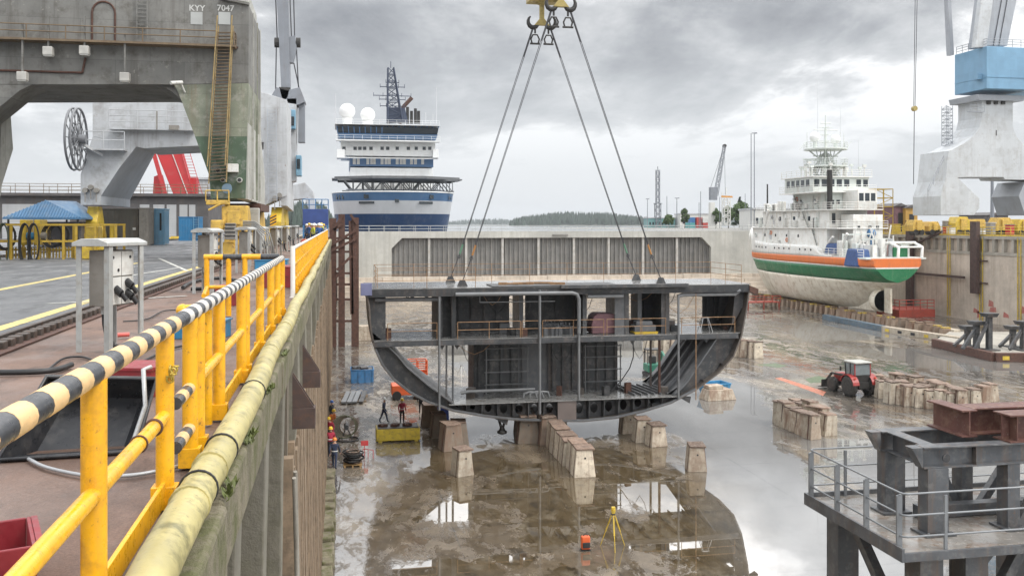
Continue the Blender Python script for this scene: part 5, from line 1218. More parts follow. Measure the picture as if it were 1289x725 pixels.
# pale building behind it
bb=thing('warehouse','pale corrugated warehouse end behind the red crane','building',(G(255,0,170)[0],170,0))
x0,z1=G(228,226,170); x1,_=G(268,226,170); mb=MB(); mb.box(x0,x1,170,190,0,z1)
x=x0+.4
while x<x1: mb.box(x,x+.3,169.85,169.99,.1,z1-.2); x+=1.1
mb.build('wall',M['shutter'],bb); mb=MB(); mb.box(x0-.3,x1+.3,169.6,190.3,z1+.003,z1+.4); mb.build('roof',M['lgrey'],bb)
# blue roofed shelter
yt=72.0; tx=G(51,0,yt)[0]
tn=thing('shelter','open shelter with a blue corrugated hipped roof','shelter',(tx,yt+3,0))
M['blueroof']=mat('blue_corrugated_roof',(.045,.13,.24),.5,var=.15,sc=.8,dirt=(.15,.18,.2),damt=.4)
x0,ze=G(3,274,yt); x1,_=G(102,274,yt); xp,zp=G(47.5,254,yt); 
mb=MB(); A_=[(x0,yt,ze),(x1,yt,ze),(x1,yt+6.5,ze),(x0,yt+6.5,ze)]; r0=(xp,yt+1.9,zp+.15); r1=(xp+1.4,yt+4.6,zp+.15)
mb.add(A_+[r0,r1],[(0,1,4),(1,2,5,4),(2,3,5),(3,0,4,5)]); mb.add([(x,y,z-.12) for x,y,z in A_],[(3,2,1,0)]); mb.add(A_+[(x,y,z-.12) for x,y,z in A_],[(0,4,5,1),(1,5,6,2),(2,6,7,3),(3,7,4,0)])
for k in range(26):   # corrugation ridges on the front slope
    f=(k+.5)/26; b=V(A_[0]).lerp(V(A_[1]),f); s_=1-abs(f-(xp-x0)/(x1-x0))/max(f>(xp-x0)/(x1-x0) and 1-(xp-x0)/(x1-x0) or (xp-x0)/(x1-x0),.01); t_=V((b.x,b.y,b.z)).lerp(V((b.x+(r0[0]-b.x)*0,r0[1],r0[2])),max(.02,s_)); mb.beam(b+V((0,-.02,.03)),t_+V((0,0,.03)),.05,.05)
mb.build('roof',M['blueroof'],tn)
for x in (x0+.3,x1-.3,(x0+x1)/2):
    for y in (yt+.3,yt+6.2): mb=MB(); mb.box(x-.06,x+.06,y-.06,y+.06,0,ze-.13); mb.build('post',M['hookdk'],tn)
mb=MB(); mb.box(G(48,0,yt)[0],x1-.5,yt+2.0,yt+6,0,ze-.3); mb.build('back_partition',M['shedw'],tn)
mb=MB(); mb.box(x0+.5,G(46,0,yt)[0],yt+5.6,yt+5.7,0,ze-.3); mb.build('back_partition',M['shutter'],tn)
# containers
def container(px0,px1,yt_,py,depth,m,label,m2=None,rib=.28):
    p=ground(px0,py); q=ground(px1,py); Y=p.y; x0,x1=p.x,atY(px1,Y).x; h=atY((px0+px1)/2,Y,yt_).z
    c=thing('container',label,'container',((x0+x1)/2,Y,0)); mb=MB(); mb.box(x0,x1,Y,Y+depth,.04,h)
    x=x0+.1
    while x<x1-.15: mb.box(x,x+rib*.5,Y-.035,Y-.001,.18,h-.15); x+=rib
    y=Y+.15
    while y<Y+depth-.2: mb.box(x1+.001,x1+.035,y,y+rib*.5,.18,h-.15); y+=rib
    mb.build('container_body',m,c)
    mb=MB(); mb.box(x0-.05,x1+.05,Y-.05,Y+depth+.05,h+.001,h+.09); mb.box(x0-.05,x1+.05,Y-.05,Y+.05,-.01,.039); mb.build('roof_frame',m2 or m,c)
    return c,x0,x1,Y,h
M['contg']=mat('dark_olive_grey_container',(.105,.10,.085),.6,var=.15,sc=.8,streak=.4,dirt=(.2,.17,.13),damt=.3)
M['contb']=mat('strong_blue_container',(.03,.18,.36),.5,var=.12,sc=.8,streak=.3,dirt=(.15,.2,.25),damt=.3)
M['contl']=mat('light_blue_container',(.16,.33,.47),.5,var=.12,sc=.8,streak=.4,dirt=(.3,.35,.4),damt=.4)
c_,x0,x1,Y,h=container(122,174,264,309,2.4,M['contg'],'dark olive grey container office beside the light grey crane leg')
mb=MB(); mb.box(x1-.42,x1-.18,Y-.07,Y-.036,1.25,1.45); mb.build('socket_plate',M['panel'],c_)
c_,x0,x1,Y,h=container(175,187,263,309,2.2,M['cabd'],'narrow grey cabinet standing right of the olive container')
c_,x0,x1,Y,h=container(187.5,193.5,263.5,308,2.2,M['contb'],'narrow strong blue cabin beside the light blue one')
c_,x0,x1,Y,h=container(194,207,264,308,2.2,M['contl'],'light blue cabin with a dark door slit')
mb=MB(); mb.box(x0+.45,x0+.6,Y-.06,Y-.036,1.2,h-.3); mb.build('door_slit',M['blackband'],c_)
c_,x0,x1,Y,h=container(225,250,274,303,3,M['contb'],'low blue container with a ladder in front of the shed')
mb=MB(); 
for k in range(8): mb.beam((x0+1.5,Y-.1,.3+k*.27),(x0+2.0,Y-.1,.3+k*.27),.04,.04)
for s_ in (1.5,2.0): mb.beam((x0+s_,Y-.1,.05),(x0+s_,Y-.1,h+.1),.05,.05)
mb.build('ladder',M['contl'],c_)
p=ground(228,301); mb=MB(); mb.box(p.x-1.6,p.x+1.4,p.y,p.y+1.6,0,.16); mb.box(p.x-1.2,p.x+.4,p.y+.2,p.y+1.2,.162,.3)
solo(mb,'lifting_frame',M['myel'],'flat yellow steel frame lying on the asphalt before the shed','frame',None,(p.x,p.y,0),bevel=.03)
# yellow hose rack
yk=49.0; rk=thing('hose_rack','long yellow pipe rack hung with hoses at the left edge of the asphalt','rack',(G(60,0,yk)[0],yk,0))
M['rackyel']=mat('dirty_rack_yellow',(.45,.30,.035),.6,var=.2,sc=2,dirt=(.2,.13,.05),damt=.6)
xa_,xb_=G(-30,0,yk)[0],G(148,0,yk)[0]; zr1=G(0,283,yk)[1]; zr2=G(0,304,yk)[1]
for y in (yk,yk+1.8):
    mb=MB(); mb.beam((xa_,y,zr1),(xb_,y,zr1),.08,.10); mb.beam((xa_,y,zr2),(G(96,0,yk)[0],y,zr2),.08,.10); mb.build('rail_bar',M['rackyel'],rk)
k=0
for px in (-20,14,48,80,96,120,146):
    for y in (yk,yk+1.8):
        u=G(px,0,yk)[0]; mb=MB(); mb.beam((u,y,-.01),(u,y,zr1-.06),.11,.11); mb.build('post',M['rackyel'],rk)
mb=MB(); 
for px in range(0,96,4): u=G(px,0,yk)[0]; mb.beam((u,yk+.9,.02),(u,yk+.9,zr2-.3),.06,.06)
mb.beam((xa_,yk+.9,.45),(G(96,0,yk)[0],yk+.9,.45),.08,.08); mb.build('lower_bars',M['rackyel'],rk)
for px0,px1,py in ((22,30,283),(40,48,282)):
    u0,u1=G(px0,0,yk)[0],G(px1,0,yk)[0]; mb=MB(); mb.box(u0,u1,yk+.3,yk+1.5,zr2-.2,zr1+.25); mb.build('valve_box',M['myel'],rk,bevel=.04)
hg='hoses hanging on the yellow rack'
for i,(px,rr,yy,mm) in enumerate(((6,1.0,yk-.15,'green_hose'),(33,.95,yk-.12,'rub'),(44,.9,yk-.12,'rub'),(62,.55,yk+.6,'rub'),(70,.5,yk+.6,'rub'),(3,.6,yk+.5,'rub'))):
    u=G(px,0,yk)[0]; mb=MB()
    m_=M['rubber'] if mm=='rub' else mat('dull_green_hose',(.05,.07,.05),.5,var=.3)
    for q in range(3):
        pts=[]; ax=.40+.05*q
        for t_ in range(21):
            an=2*math.pi*t_/20; pts.append((u+ax*math.sin(an)*(.55 if rr>.8 else 1),yy-.06*q,zr1-rr*.98+rr*.98*math.cos(an)+.04*q*math.cos(an)))
        mb.path(pts[:-1],.03,6,True)
    solo(mb,'hose_coil',m_,['long dull green hose loop hanging at the left end of the rack','long black hose loop hanging on the rack, left of the pair','long black hose loop hanging on the rack, right of the pair','round coil of black hose on the rack under the shelter roof, left','round coil of black hose on the rack under the shelter roof, right','round black coil hanging behind the left end of the rack'][i],'hose',hg,(u,yy,zr1))
for i,(px0,px1,py,mm) in enumerate(((31,44,300,'blub'),(45,57,299,'cabd'),(100,140,300,'myel'))):
    u0,u1=G(px0,0,yk+.4)[0],G(px1,0,yk+.4)[0]; mb=MB(); 
    zc=zr2+.06
    if i<2: mb.tube((u0,yk+.5,zc+.2),(u1,yk+.5,zc+.2),.19,n=14); solo(mb,('drum','motor')[i],M[mm],('small bright blue drum lying on the yellow rack','dark grey motor lying on the yellow rack')[i],('drum','motor')[i],None,(u0,yk+.5,zc))
    else:
        mb.box(u0,u1,yk+.2,yk+1.4,-.01,zr2-.3); mb.box(u0+.3,u0+.9,yk+.3,yk+1.2,zr2-.298,zr1-.1); mb.tube((u0+1.5,yk+.6,zr2-.3),(u0+1.5,yk+.6,zr1+.05),.12); solo(mb,'pump_unit',M[mm],'low yellow pump unit at the right end of the hose rack','pump',None,(u0,yk+.5,0),bevel=.03)
# brown steel access trestle standing in the dock against the wall
Yt=108.0; ts=thing('trestle_tower','tall brown steel trestle standing against the left dock wall','trestle',(.7,Yt,FL))
def T(px,py,dy=0): p=atY(px,Yt+dy,py); return (p.x,Yt+dy,p.z)
for a,b,w_ in (((447,274),(447,430),.85),((441,278),(443,395),.4),((430,270),(430,425),.75),((419,275),(419,428),.8),):
    mb=MB(); p,q=T(*a),T(*b); q=(q[0],q[1],FL if w_>.6 else q[2]); mb.beam(p,q,w_,.6,up=(0,1,0)); mb.build('column',M['rust'],ts)
for a,b in (((412,306),(431,270)),((414,310),(448,290)),((416,316),(450,300)),((441,270),(450,282)),((424,340),(443,322)),((418,356),(430,340)),((420,290),(430,282))):
    mb=MB(); mb.beam(T(*a,dy=-.4),T(*b,dy=-.4),.3,.25,up=(0,1,0)); mb.build('brace',M['rust'],ts)
for y in (300,317,344,358,377,404):
    mb=MB(); mb.beam(T(410,y,-.05),T(449,y,-.05),.25,.3,up=(0,1,0)); mb.build('cross_beam',M['rust'],ts)
# ================================================================ blue and white icebreaker beyond the gate
M['ibblue']=mat('deep_blue_hull_paint',(.011,.042,.12),.4,var=.12,sc=.3,dirt=(.02,.05,.11),damt=.4,bump=0,streak=.35,scol=(.16,.17,.2),plates=(5,2,.08))
M['ibblue2']=mat('faded_blue_paint',(.065,.145,.28),.45,var=.1,sc=.3,bump=0,streak=.2,scol=(.25,.28,.3))
M['ibwhite']=mat('white_ship_paint',(.76,.77,.76),.45,var=.05,sc=.4,bump=0,streak=.25,scol=(.42,.38,.33),dirt=(.6,.59,.57),damt=.4,plates=(4.0,2.6,.05),chips=.5,chcol=(.45,.33,.24))
M['ibgrey']=mat('grey_hull_band',(.56,.57,.59),.45,var=.06,sc=.3,bump=0,streak=.3,scol=(.38,.36,.34))
M['trussg']=mat('dark_grey_truss',(.12,.125,.13),.55,var=.2,sc=1)
M['domew']=mat('white_radome',(.78,.78,.77),.4,var=.03,bump=0)
YI=200.0
ic=atY(496,YI+12); XI=ic.x
ib=thing('icebreaker','big white and blue icebreaker with radar domes, moored beyond the dock gate','ship',(XI,YI+30,-2.6))
def plan(z,zt=9.0,zb=-2.6):
    f=(z-zb)/(zt-zb); b=12.6+1.5*max(0,f)**.8; y0=YI+6-5.5*max(0,f)
    pts=[]
    for k in range(-16,17):
        a=math.pi/2*k/16; pts.append((XI+b*math.sin(a)*(1 if True else 0),y0+17*(1-abs(math.cos(a))**.75),z))
    pts+= [(XI+b,YI+90,z),(XI-b,YI+90,z)]
    return pts
def band(name,zs,m,parent):
    mb=MB(); mb.loft([plan(z) for z in zs]); return mb.build(name,m,parent)
band('hull',[-3.5,-1,1,2.5,4.0],M['ibblue'],ib); hb=band('hull_band',[4.002,5,6.2,6.9],M['ibgrey'],ib); band('hull_band',[6.902,7.5,8.7],M['ibblue2'],ib)
mb=MB(); p_=plan(8.7); mb.path([V(q)+V((0,0,.12)) for q in p_[:33]],.14,6); mb.build('gunwale',M['ibwhite'],ib)
def onhull(px,z): # point on the hull surface seen at px
    best=None
    for q in plan(z)[:33]:
        u=V(q); xc=u.x*cs-u.y*sn; yc=u.x*sn+u.y*cs; d=abs(CX+F*xc/yc-px)
        if best is None or d<best[0]: best=(d,u)
    return best[1]
for px,z,w_,h,nm in ((463,7.9,1.1,1.2,'port'),(541,7.9,1.1,1.2,'port'),(423,7.8,.5,1.1,'port'),(427,7.8,.5,1.1,'port'),(431,7.8,.5,1.1,'port'),(567,7.8,.5,1.1,'port'),(564,7.8,.5,1.1,'port'),(465,6.45,3.6,.5,'hawse'),(537,6.45,3.6,.5,'hawse'),(502,6.9,.9,.9,'hawse')):
    u=onhull(px,z); v=onhull(px+6,z); d=(v-u); d.z=0; d=d.normalized() if d.length>.01 else V((1,0,0)); nn=V((d.y,-d.x,0))
    mb=MB(); mb.beam(u-d*w_/2+nn*.05,u+d*w_/2+nn*.05,.14,h); mb.build('hull_'+nm if nm=='port' else 'hawse_slot',M['dglass'],ib)
def IY(px,py,Y): p=atY(px,Y,py); return (p.x,p.z)
def blk(par,name,m,px0,px1,py0,py1,Y0,Y1,bev=.05):
    x0,z1=IY(px0,py0,Y0); x1,z0=IY(px1,py1,Y0); mb=MB(); mb.box(x0,x1,Y0,Y1,z0,z1); return mb.build(name,m,par,bevel=bev)
YS=226.0
blk(ib,'deckhouse',M['ibwhite'],441,545,211,246,YS,YS+25)
bd=blk(ib,'window_band',M['ibblue2'],440.5,545.5,198,210.6,YS-.1,YS+24)
for px in (446,451,463,468,471,481,486,490,500,505,509,518,523,532):
    x,z=IY(px,203.5,YS-.1); mb=MB(); mb.box(x-.35,x+.35,YS-.16,YS-.103,z-.7,z+.7); mb.build('window',M['panel'],bd)
up=blk(ib,'deckhouse',M['ibwhite'],429,548,174.3,197.6,YS-1,YS+18)
for px in (433,447,453,459,467,481,488,500,514,524,534,541):
    x,z=IY(px,187,YS-1); mb=MB(); mb.box(x-.4,x+.4,YS-1.06,YS-1.003,z-.4,z+.4); mb.build('window',M['dglass'],up)
mb=MB(); x0,z0=IY(424,198,YS-2.2); x1,_=IY(552,198,YS-2.2); mb.box(x0,x1,YS-2.2,YS-1.01,z0-.15,z0+.05); mb.rail([(x0,YS-2.15,z0+.05),(x1,YS-2.15,z0+.05)],1.1,.04,step=2); mb.build('balcony',M['ibwhite'],ib)
for a,b in ((424,434),(545,552)):
    blk(ib,'wing_box',M['ibwhite'],a,b,188,199,YS-3,YS+2)
# bridge, slightly flaring outward to the top
def flare(name,m,px0,px1,q0,q1,py0,py1,Y0,Y1,par):
    a0,z1=IY(px0,py0,Y0); a1,_=IY(px1,py0,Y0); b0,z0=IY(q0,py1,Y0); b1,_=IY(q1,py1,Y0)
    mb=MB(); mb.add([(b0,Y0+.8,z0),(b1,Y0+.8,z0),(b1,Y1,z0),(b0,Y1,z0),(a0,Y0,z1),(a1,Y0,z1),(a1,Y1,z1),(a0,Y1,z1)],[(3,2,1,0),(4,5,6,7),(0,1,5,4),(1,2,6,5),(2,3,7,6),(3,0,4,7)])
    return mb.build(name,m,par)
flare('bridge_wall',M['ibblue2'],425,551,428,549,167.5,174,YS-3,YS+10,ib)
brw=flare('bridge_window_band',M['dglass'],424,552,425.2,550.8,159,167.3,YS-3.3,YS+10,ib)
for i in range(19):
    a=IY(424+i*128/18,159,YS-3.35); b=IY(425.2+i*125.6/18,167.3,YS-3.35); mb=MB(); mb.beam((a[0],YS-3.36,a[1]),(b[0],YS-2.55,b[1]),.22,.1,up=(0,1,0)); mb.build('mullion',M['ibblue2'],brw)
blk(ib,'bridge_roof',M['ibwhite'],421.5,554.5,155.6,158.8,YS-4,YS+11)
mb=MB(); x0,z0=IY(423,175.5,YS-4); x1,_=IY(554,175.5,YS-4); mb.box(x0,x1,YS-4,YS-1.2,z0-.25,z0); mb.rail([(x0,YS-3.95,z0),(x1,YS-3.95,z0)],1.1,.04,step=2); x0,z0=IY(423,155.6,YS-3.8); x1,_=IY(553,155.6,YS-3.8); mb.rail([(x0,YS-3.8,z0),(x1,YS-3.8,z0)],1.1,.035,step=2); mb.build('railing',M['ibwhite'],ib)
for px,py,r_ in ((437,140.5,1.95),(463,145,1.8)):
    x,z=IY(px,py,YS); mb=MB(); mb.ball((x,YS,z),r_,20); d=mb.build('radar_dome',M['domew'],ib); mb=MB(); mb.tube((x,YS,IY(0,156,YS)[1]),(x,YS,z-r_*.85),1.0,1.3,n=14); mb.build('dome_base',M['ibwhite'],d)
x,z0=IY(497,154,YS+2); _,z1=IY(497,86,YS+2)
mb=MB(); mb.lattice((x,YS+2,z0),(x-1.0,YS+2,z1),3.6,.10,8,1.4,.2); 
mb.prism([(x-2,z0),(x+3.2,z0),(x+2.4,z0+3.5),(x-1.6,z0+3.5)],'y',YS+1,YS+4)
for py,l in ((108,4.6),(113,3.2),(122,3.0),(96,3.0),(90,1.6)):
    _,z=IY(0,py,YS+2); mb.tube((x-.6-l,YS+2,z),(x-.6+l,YS+2,z),.1)
    for k in range(-2,3): mb.tube((x-.6+l*k/2,YS+2,z-.25),(x-.6+l*k/2,YS+2,z+.7),.06)
mb.tube((x-1,YS+2,z1),(x-1,YS+2,z1+1.6),.08); mb.build('mast',mat('navy_grey_mast',(.03,.042,.075),.5),ib)
for px,a,b in ((508,128,156),(513,135,156),(518,140,156),(523,137,156),(527,140,156)):
    x,z0=IY(px,b,YS+6);_,z1=IY(px,a,YS+6); mb=MB()
    if px<510: mb.tube((x-1,YS+6,z0),(x,YS+6,z1-1.2),.5); mb.tube((x,YS+6,z1-1.3),(x+2.1,YS+6,z1+1.0),.5)
    else: mb.tube((x,YS+6,z0),(x,YS+6,z1),.38)
    mb.build('exhaust_stack',M['hookdk'] if px>510 else M['rust'],ib)
for px,t_ in ((422.5,118),(549.5,110),(536,142),(545,144)):
    x,z0=IY(px,156,YS); _,z1=IY(px,t_,YS); mb=MB(); mb.tube((x,YS,z0),(x,YS,z1),.07); mb.build('antenna',M['ibgrey'],ib)
# helideck on its truss above the bow
yh0,yh1=YI+4,YI+24
hx0,hz=IY(421,223,yh0+8); hx1,_=IY(577,223,yh0+8)
cxh=(hx0+hx1)/2; rr=(hx1-hx0)/2
oct_=[(cxh+rr*math.cos(rad(22.5+45*k))/math.cos(rad(22.5)),(yh0+yh1)/2+11*math.sin(rad(22.5+45*k))) for k in range(8)]
mb=MB(); mb.prism(oct_,'z',hz-.35,hz); hd=mb.build('helideck',M['trussg'],ib)
mb=MB(); mb.prism([(cxh+(u-cxh)*1.04,(yh0+yh1)/2+(v-(yh0+yh1)/2)*1.04) for u,v in oct_],'z',hz-.62,hz-.36); mb.build('edge_net',M['trussg'],hd)
mb=MB()
for y in (yh0+3,yh0+9,yh0+15):
    k=11; z0,z1=9.0,hz-.65
    for i in range(k):
        a=cxh-rr*.86+rr*1.72*i/k; b=cxh-rr*.86+rr*1.72*(i+1)/k
        mb.beam((a,y,z0 if i%2 else z1),(b,y,z1 if i%2 else z0),.22,.22,up=(0,1,0)); mb.beam((b,y,z0),(b,y,z1),.18,.18,up=(0,1,0))
    mb.beam((cxh-rr*.88,y,z0+.1),(cxh+rr*.88,y,z0+.1),.3,.3); mb.beam((cxh-rr*.95,y,z1-.1),(cxh+rr*.95,y,z1-.1),.3,.4)
mb.build('helideck_truss',M['trussg'],ib)
blk(ib,'forecastle',M['ibgrey'],436,556,238,243,YI+10,YI+40)
# ================================================================ white ship with orange and green stripes on the blocks
M['wswhite']=mat('aged_white_ship_paint',(.74,.74,.71),.5,var=.06,sc=.5,dirt=(.52,.47,.40),damt=.5,streak=.5,scol=(.42,.29,.17),bump=.04,plates=(2.4,2.0,.05),chips=.7,chcol=(.4,.24,.13))
M['wshull']=mat('cream_antifouling_paint',(.76,.71,.60),.6,var=.10,sc=.3,dirt=(.45,.37,.26),damt=.8,streak=.6,scol=(.38,.27,.16),bump=.08,chips=.8,chcol=(.35,.2,.11),plates=(5.5,1.6,.05))
M['wsor']=mat('ship_orange_stripe',(.66,.17,.04),.5,var=.08,sc=.5,dirt=(.45,.16,.08),damt=.6,streak=.35,scol=(.3,.12,.06),bump=.03,chips=.9,chcol=(.3,.13,.07))
M['wsgr']=mat('ship_green_stripe',(.015,.15,.06),.45,var=.12,sc=.5,dirt=(.06,.2,.1),damt=.4,streak=.4,scol=(.25,.28,.2),bump=.03,chips=.9,chcol=(.28,.22,.15))
M['wspale']=mat('pale_green_grey_house',(.60,.64,.61),.5,var=.06,sc=.6,dirt=(.45,.42,.37),damt=.4,streak=.35,scol=(.4,.3,.2),bump=.03)
M['tarpb']=mat('blue_tarpaulin',(.035,.075,.20),.6,var=.3,sc=3,bump=.6,bsc=4)
XS_,YS0,LS=78.9,118.5,46.5
ws=thing('survey_ship','white ship with orange and green stripes standing on blocks in the dock','ship',(XS_,YS0+20,-11.4))
def lerp_tab(t,tab):
    for (a,va),(b,vb) in zip(tab,tab[1:]):
        if t<=b: return va+(vb-va)*max(0,(t-a))/(b-a)
    return tab[-1][1]
ZKt=[(0,-6.7),(.04,-7.2),(.09,-8.3),(.14,-9.9),(.2,-11.1),(.28,-11.4),(.82,-11.4),(.87,-10.6),(.92,-8.6),(.96,-5.6),(.985,-2.8),(1,-.9)]
Dt=[(0,3.7),(.012,4.35),(.035,4.75),(.12,5.0),(.55,5.0),(.7,4.6),(.82,3.6),(.9,2.4),(.96,1.1),(1,.25)]
Pt=[(0,.5),(.1,.85),(.2,.85),(.32,.5),(.5,.24),(.7,.34),(.85,.8),(1,1.1)]
def hbr(s,z):
    zk=lerp_tab(s,ZKt)
    if z<=zk: return 0.02
    t=min(1,(z-zk)/max(.4,(-4.2-zk)) if zk<-4.6 else 1)
    fl=1+max(0,z+4.2)*.035*(1 if s>.6 else .0)*(s-.6)/.4 if z>-4.2 else 1
    return lerp_tab(s,Dt)*(t**lerp_tab(s,Pt))*fl+.02
NS=44
def hband(name,zf0,zf1,m,s0=0,s1=1,nz=4):
    "strip of hull both sides between two heights (functions of s); returns shell mesh closed by a top and bottom"
    mb=MB(); secs=[]
    for i in range(NS+1):
        s=s0+(s1-s0)*i/NS; a,b=zf0(s),zf1(s); zk=lerp_tab(s,ZKt); a=max(a,zk); b=max(b,zk+.001)
        L_=[(XS_-hbr(s,a+(b-a)*k/nz),YS0+s*LS,a+(b-a)*k/nz) for k in range(nz+1)]
        Rr=[(XS_+hbr(s,a+(b-a)*k/nz),YS0+s*LS,a+(b-a)*k/nz) for k in range(nz,-1,-1)]
        secs.append(L_+Rr)
    mb.loft(secs); return mb.build(name,m,ws)
hband('hull',lambda s:lerp_tab(s,ZKt),lambda s:-6.75+.1*s,M['wshull'],nz=10)
hband('green_stripe',lambda s:-6.749+.1*s,lambda s:-4.70,M['wsgr'])
hband('white_line',lambda s:-4.699,lambda s:-4.50,M['wswhite'],nz=1)
hband('orange_stripe',lambda s:-4.499,lambda s:-3.25-.25*s,M['wsor'])
hband('bulwark',lambda s:-3.249-.25*s,lambda s:lerp_tab(s,[(0,-3.0),(.28,-2.9),(.32,-1.7),(.7,-1.6),(.8,-1.3),(.9,-.2),(1,1.2)]),M['wswhite'],.2,1)
def onws(s,z,off=.03): return V((XS_-hbr(s,z)-off,YS0+s*LS,z))
for k in range(13):
    s=.33+.5*k/13; z=-2.35
    if k in (3,8): continue
    u=onws(s,z); mb=MB(); mb.tube(u+V((-.03,0,0)),u+V((.1,0,0)),.17,n=10); mb.build('porthole',M['dglass'],ws)
def wbox(name,m,x0,x1,y0,y1,z0,z1,bev=.04,par=None):
    mb=MB(); mb.box(x0,x1,y0,y1,z0,z1); return mb.build(name,m,par or ws,bevel=bev)
def WX(px,py,X): return atX(px,X,py)
# superstructure: X range, Y range, z range
d1=wbox('deckhouse',M['wswhite'],75.0,82.8,131,157,-3.0,1.1); d2=wbox('deckhouse',M['wswhite'],75.6,82.2,131.4,154,1.102,4.0); d3=wbox('deckhouse',M['wspale'],76.2,82.4,132.5,144,4.002,6.8)
br=wbox('bridge',M['wspale'],74.0,83.8,133.5,142.8,6.802,9.3,.1); aft=wbox('aft_house',M['wswhite'],77.4,82.4,127.5,130.95,-3.0,3.2); aft2=wbox('aft_house',M['wswhite'],78.6,81.9,128.2,132.45,4.067,7.0)
for hse,X,y0,y1,zz,n_,w_,h_ in ((d1,75.0,138,154,(-.2,),4,.45,.45),(d2,75.6,135,150,(2.6,),3,.7,.8),(d3,76.2,134.5,143.5,(5.5,),2,.5,.5),(br,74.0,134.3,142.3,(8.3,),5,1.1,1.1)):
    for z in zz:
        for k in range(n_):
            y=y0+(y1-y0)*(k+.5)/n_; mb=MB(); mb.box(X-.03,X-.003,y-w_/2,y+w_/2,z-h_/2,z+h_/2); mb.build('window',M['dglass'],hse)
for hse,Y,xs,z,w_,h_ in ((br,133.5,(74.7,76,77.3,78.6,79.9),8.3,.9,1.1),(br,133.5,(82.0,83.2),8.3,.8,1.1),(aft2,128.2,(79.2,80.2,81.2),5.9,.75,1.2),(d3,132.5,(76.8,77.8),5.2,.6,.7),(aft,127.5,(78.3,80.2,81.5),1.2,.5,.6),(d2,131.4,(76.4,),2.6,.6,1.7),(aft,127.5,(79.3,),-2.0,.8,1.8)):
    for x in xs: mb=MB(); mb.box(x-w_/2,x+w_/2,Y-.03,Y-.003,z-h_/2,z+h_/2); mb.build('window',M['dglass'],hse)
for nm,x0,x1,y0,y1,z in (('deck',74.6,83.2,127.3,158,1.101),('deck',75.0,82.8,128,155.5,4.001),('deck',73.9,83.9,131.5,144.5,6.801),('deck',73.7,84.1,133,143.4,9.301)):
    mb=MB(); mb.box(x0,x1,y0,y1,z-.1,z+.055); mb.rail([(x1,y0+.1,z+.06),(x0+.05,y0+.1,z+.06),(x0+.05,y1,z+.06)],1.05,.035,mids=(.35,.7),step=1.7,n=5); mb.build('railing_deck',M['wswhite'],ws)
# funnel pipe, mast with two platforms and domes
MX,MY=78.9,138.2
mb=MB(); mb.tube((75.5,131.0,4.0),(75.5,131.0,10.2),.42,n=12); mb.build('funnel_pipe',M['hookdk'],ws)
mb=MB(); mb.tube((MX,MY,9.3),(MX,MY,17.5),.32,.2,n=10); mb.tube((MX,MY,17.5),(MX,MY,19.6),.09)
for dx,dy in ((-1.8,0),(1.8,0),(0,1.8),(0,-1.8)): mb.tube((MX+dx,MY+dy,9.3),(MX+dx*.25,MY+dy*.25,12.4),.12); mb.tube((MX+dx*.6,MY+dy*.6,10.9),(MX+dx*.9,MY+dy*.9,13.8),.08)
mb.build('mast',M['wspale'],ws)
for z,r_ in ((11.2,3.5),(14.0,3.5)):
    mb=MB(); mb.lathe([(.3,z-.1),(r_,z-.1),(r_,z+.1)],(MX,MY,0),12,False); [mb.tube((MX+r_*.85*math.cos(q),MY+r_*.85*math.sin(q),z-.1),(MX+.35*math.cos(q),MY+.35*math.sin(q),z-2.1),.07,n=5) for q in [k*math.pi/3 for k in range(6)]]
    pts=[(MX+r_*.97*math.cos(2*math.pi*k/12),MY+r_*.97*math.sin(2*math.pi*k/12),z+.1) for k in range(13)]
    mb.rail(pts,1.05,.04,mids=(.35,.7),step=9,n=5); mb.build('mast_platform',M['wspale'],ws)
for dx,z,r_ in ((-1.9,16.0,.85),(1.8,15.7,.8)):
    mb=MB(); mb.ball((MX+dx,MY,z),r_,16); d=mb.build('radar_dome',M['domew'],ws); mb=MB(); mb.tube((MX+dx,MY,14.1),(MX+dx,MY,z-r_*.8),.35); mb.build('dome_base',M['wspale'],d)
mb=MB(); 
for z,l in ((17.2,2.1),(18.3,.9),(12.9,2.2)): mb.tube((MX-l,MY,z),(MX+l,MY,z),.08)
mb.box(MX-4.0,MX-.4,MY-.15,MY+.15,12.2,12.45); mb.tube((MX-4.6,MY,13.9),(MX-3.6,MY,15.2),.06); mb.tube((MX+3.6,MY,13.9),(MX+4.6,MY,15.4),.06); mb.build('radar_bar',M['wspale'],ws)
mb=MB(); mb.tube((MX-1.4,MY,14.2),(MX-.3,MY+2,26.5),.05,.02,n=5); mb.tube((MX+2.6,MY,14),(MX+2.7,MY,21),.04,.02,n=5); mb.tube((83.5,136,9.4),(83.5,136,15.5),.04,.02,n=5); mb.tube((81.4,142,9.4),(81.4,142,14),.04,n=5); mb.build('whip_antenna',M['ibgrey'],ws)
for i in range(34):
    x=R.uniform(74.2,83.6); y=R.uniform(133.5,142); h=R.uniform(.8,2.2); mb=MB(); mb.tube((x,y,9.35),(x,y,9.35+h),.09); mb.box(x-.3,x+.3,y-.15,y+.15,9.35+h,9.35+h+.35); mb.build('deck_fitting',M['wspale' if i%3 else 'panel'],ws)
for i in range(44):
    x=R.uniform(74.9,82.4); y=R.uniform(121.5,127.5); h=R.uniform(.8,2.8); mb=MB(); q=R.random()
    if q<.4: mb.tube((x,y,-3.1),(x,y,-3.1+h),R.uniform(.12,.4),n=10)
    elif q<.8: mb.obox((x,y,-3.1+h/2),(R.uniform(.6,1.8),R.uniform(.6,1.6),h),R.uniform(-.2,.2))
    else: mb.beam((x,y,-3.1),(x+R.uniform(-1,1),y+R.uniform(-1.5,1.5),-3.1+h*1.7),.16,.16)
    mb.build('deck_gear',M[R.choice(['wswhite','wspale','wswhite','panel','lgrey'])],ws,bevel=.02)
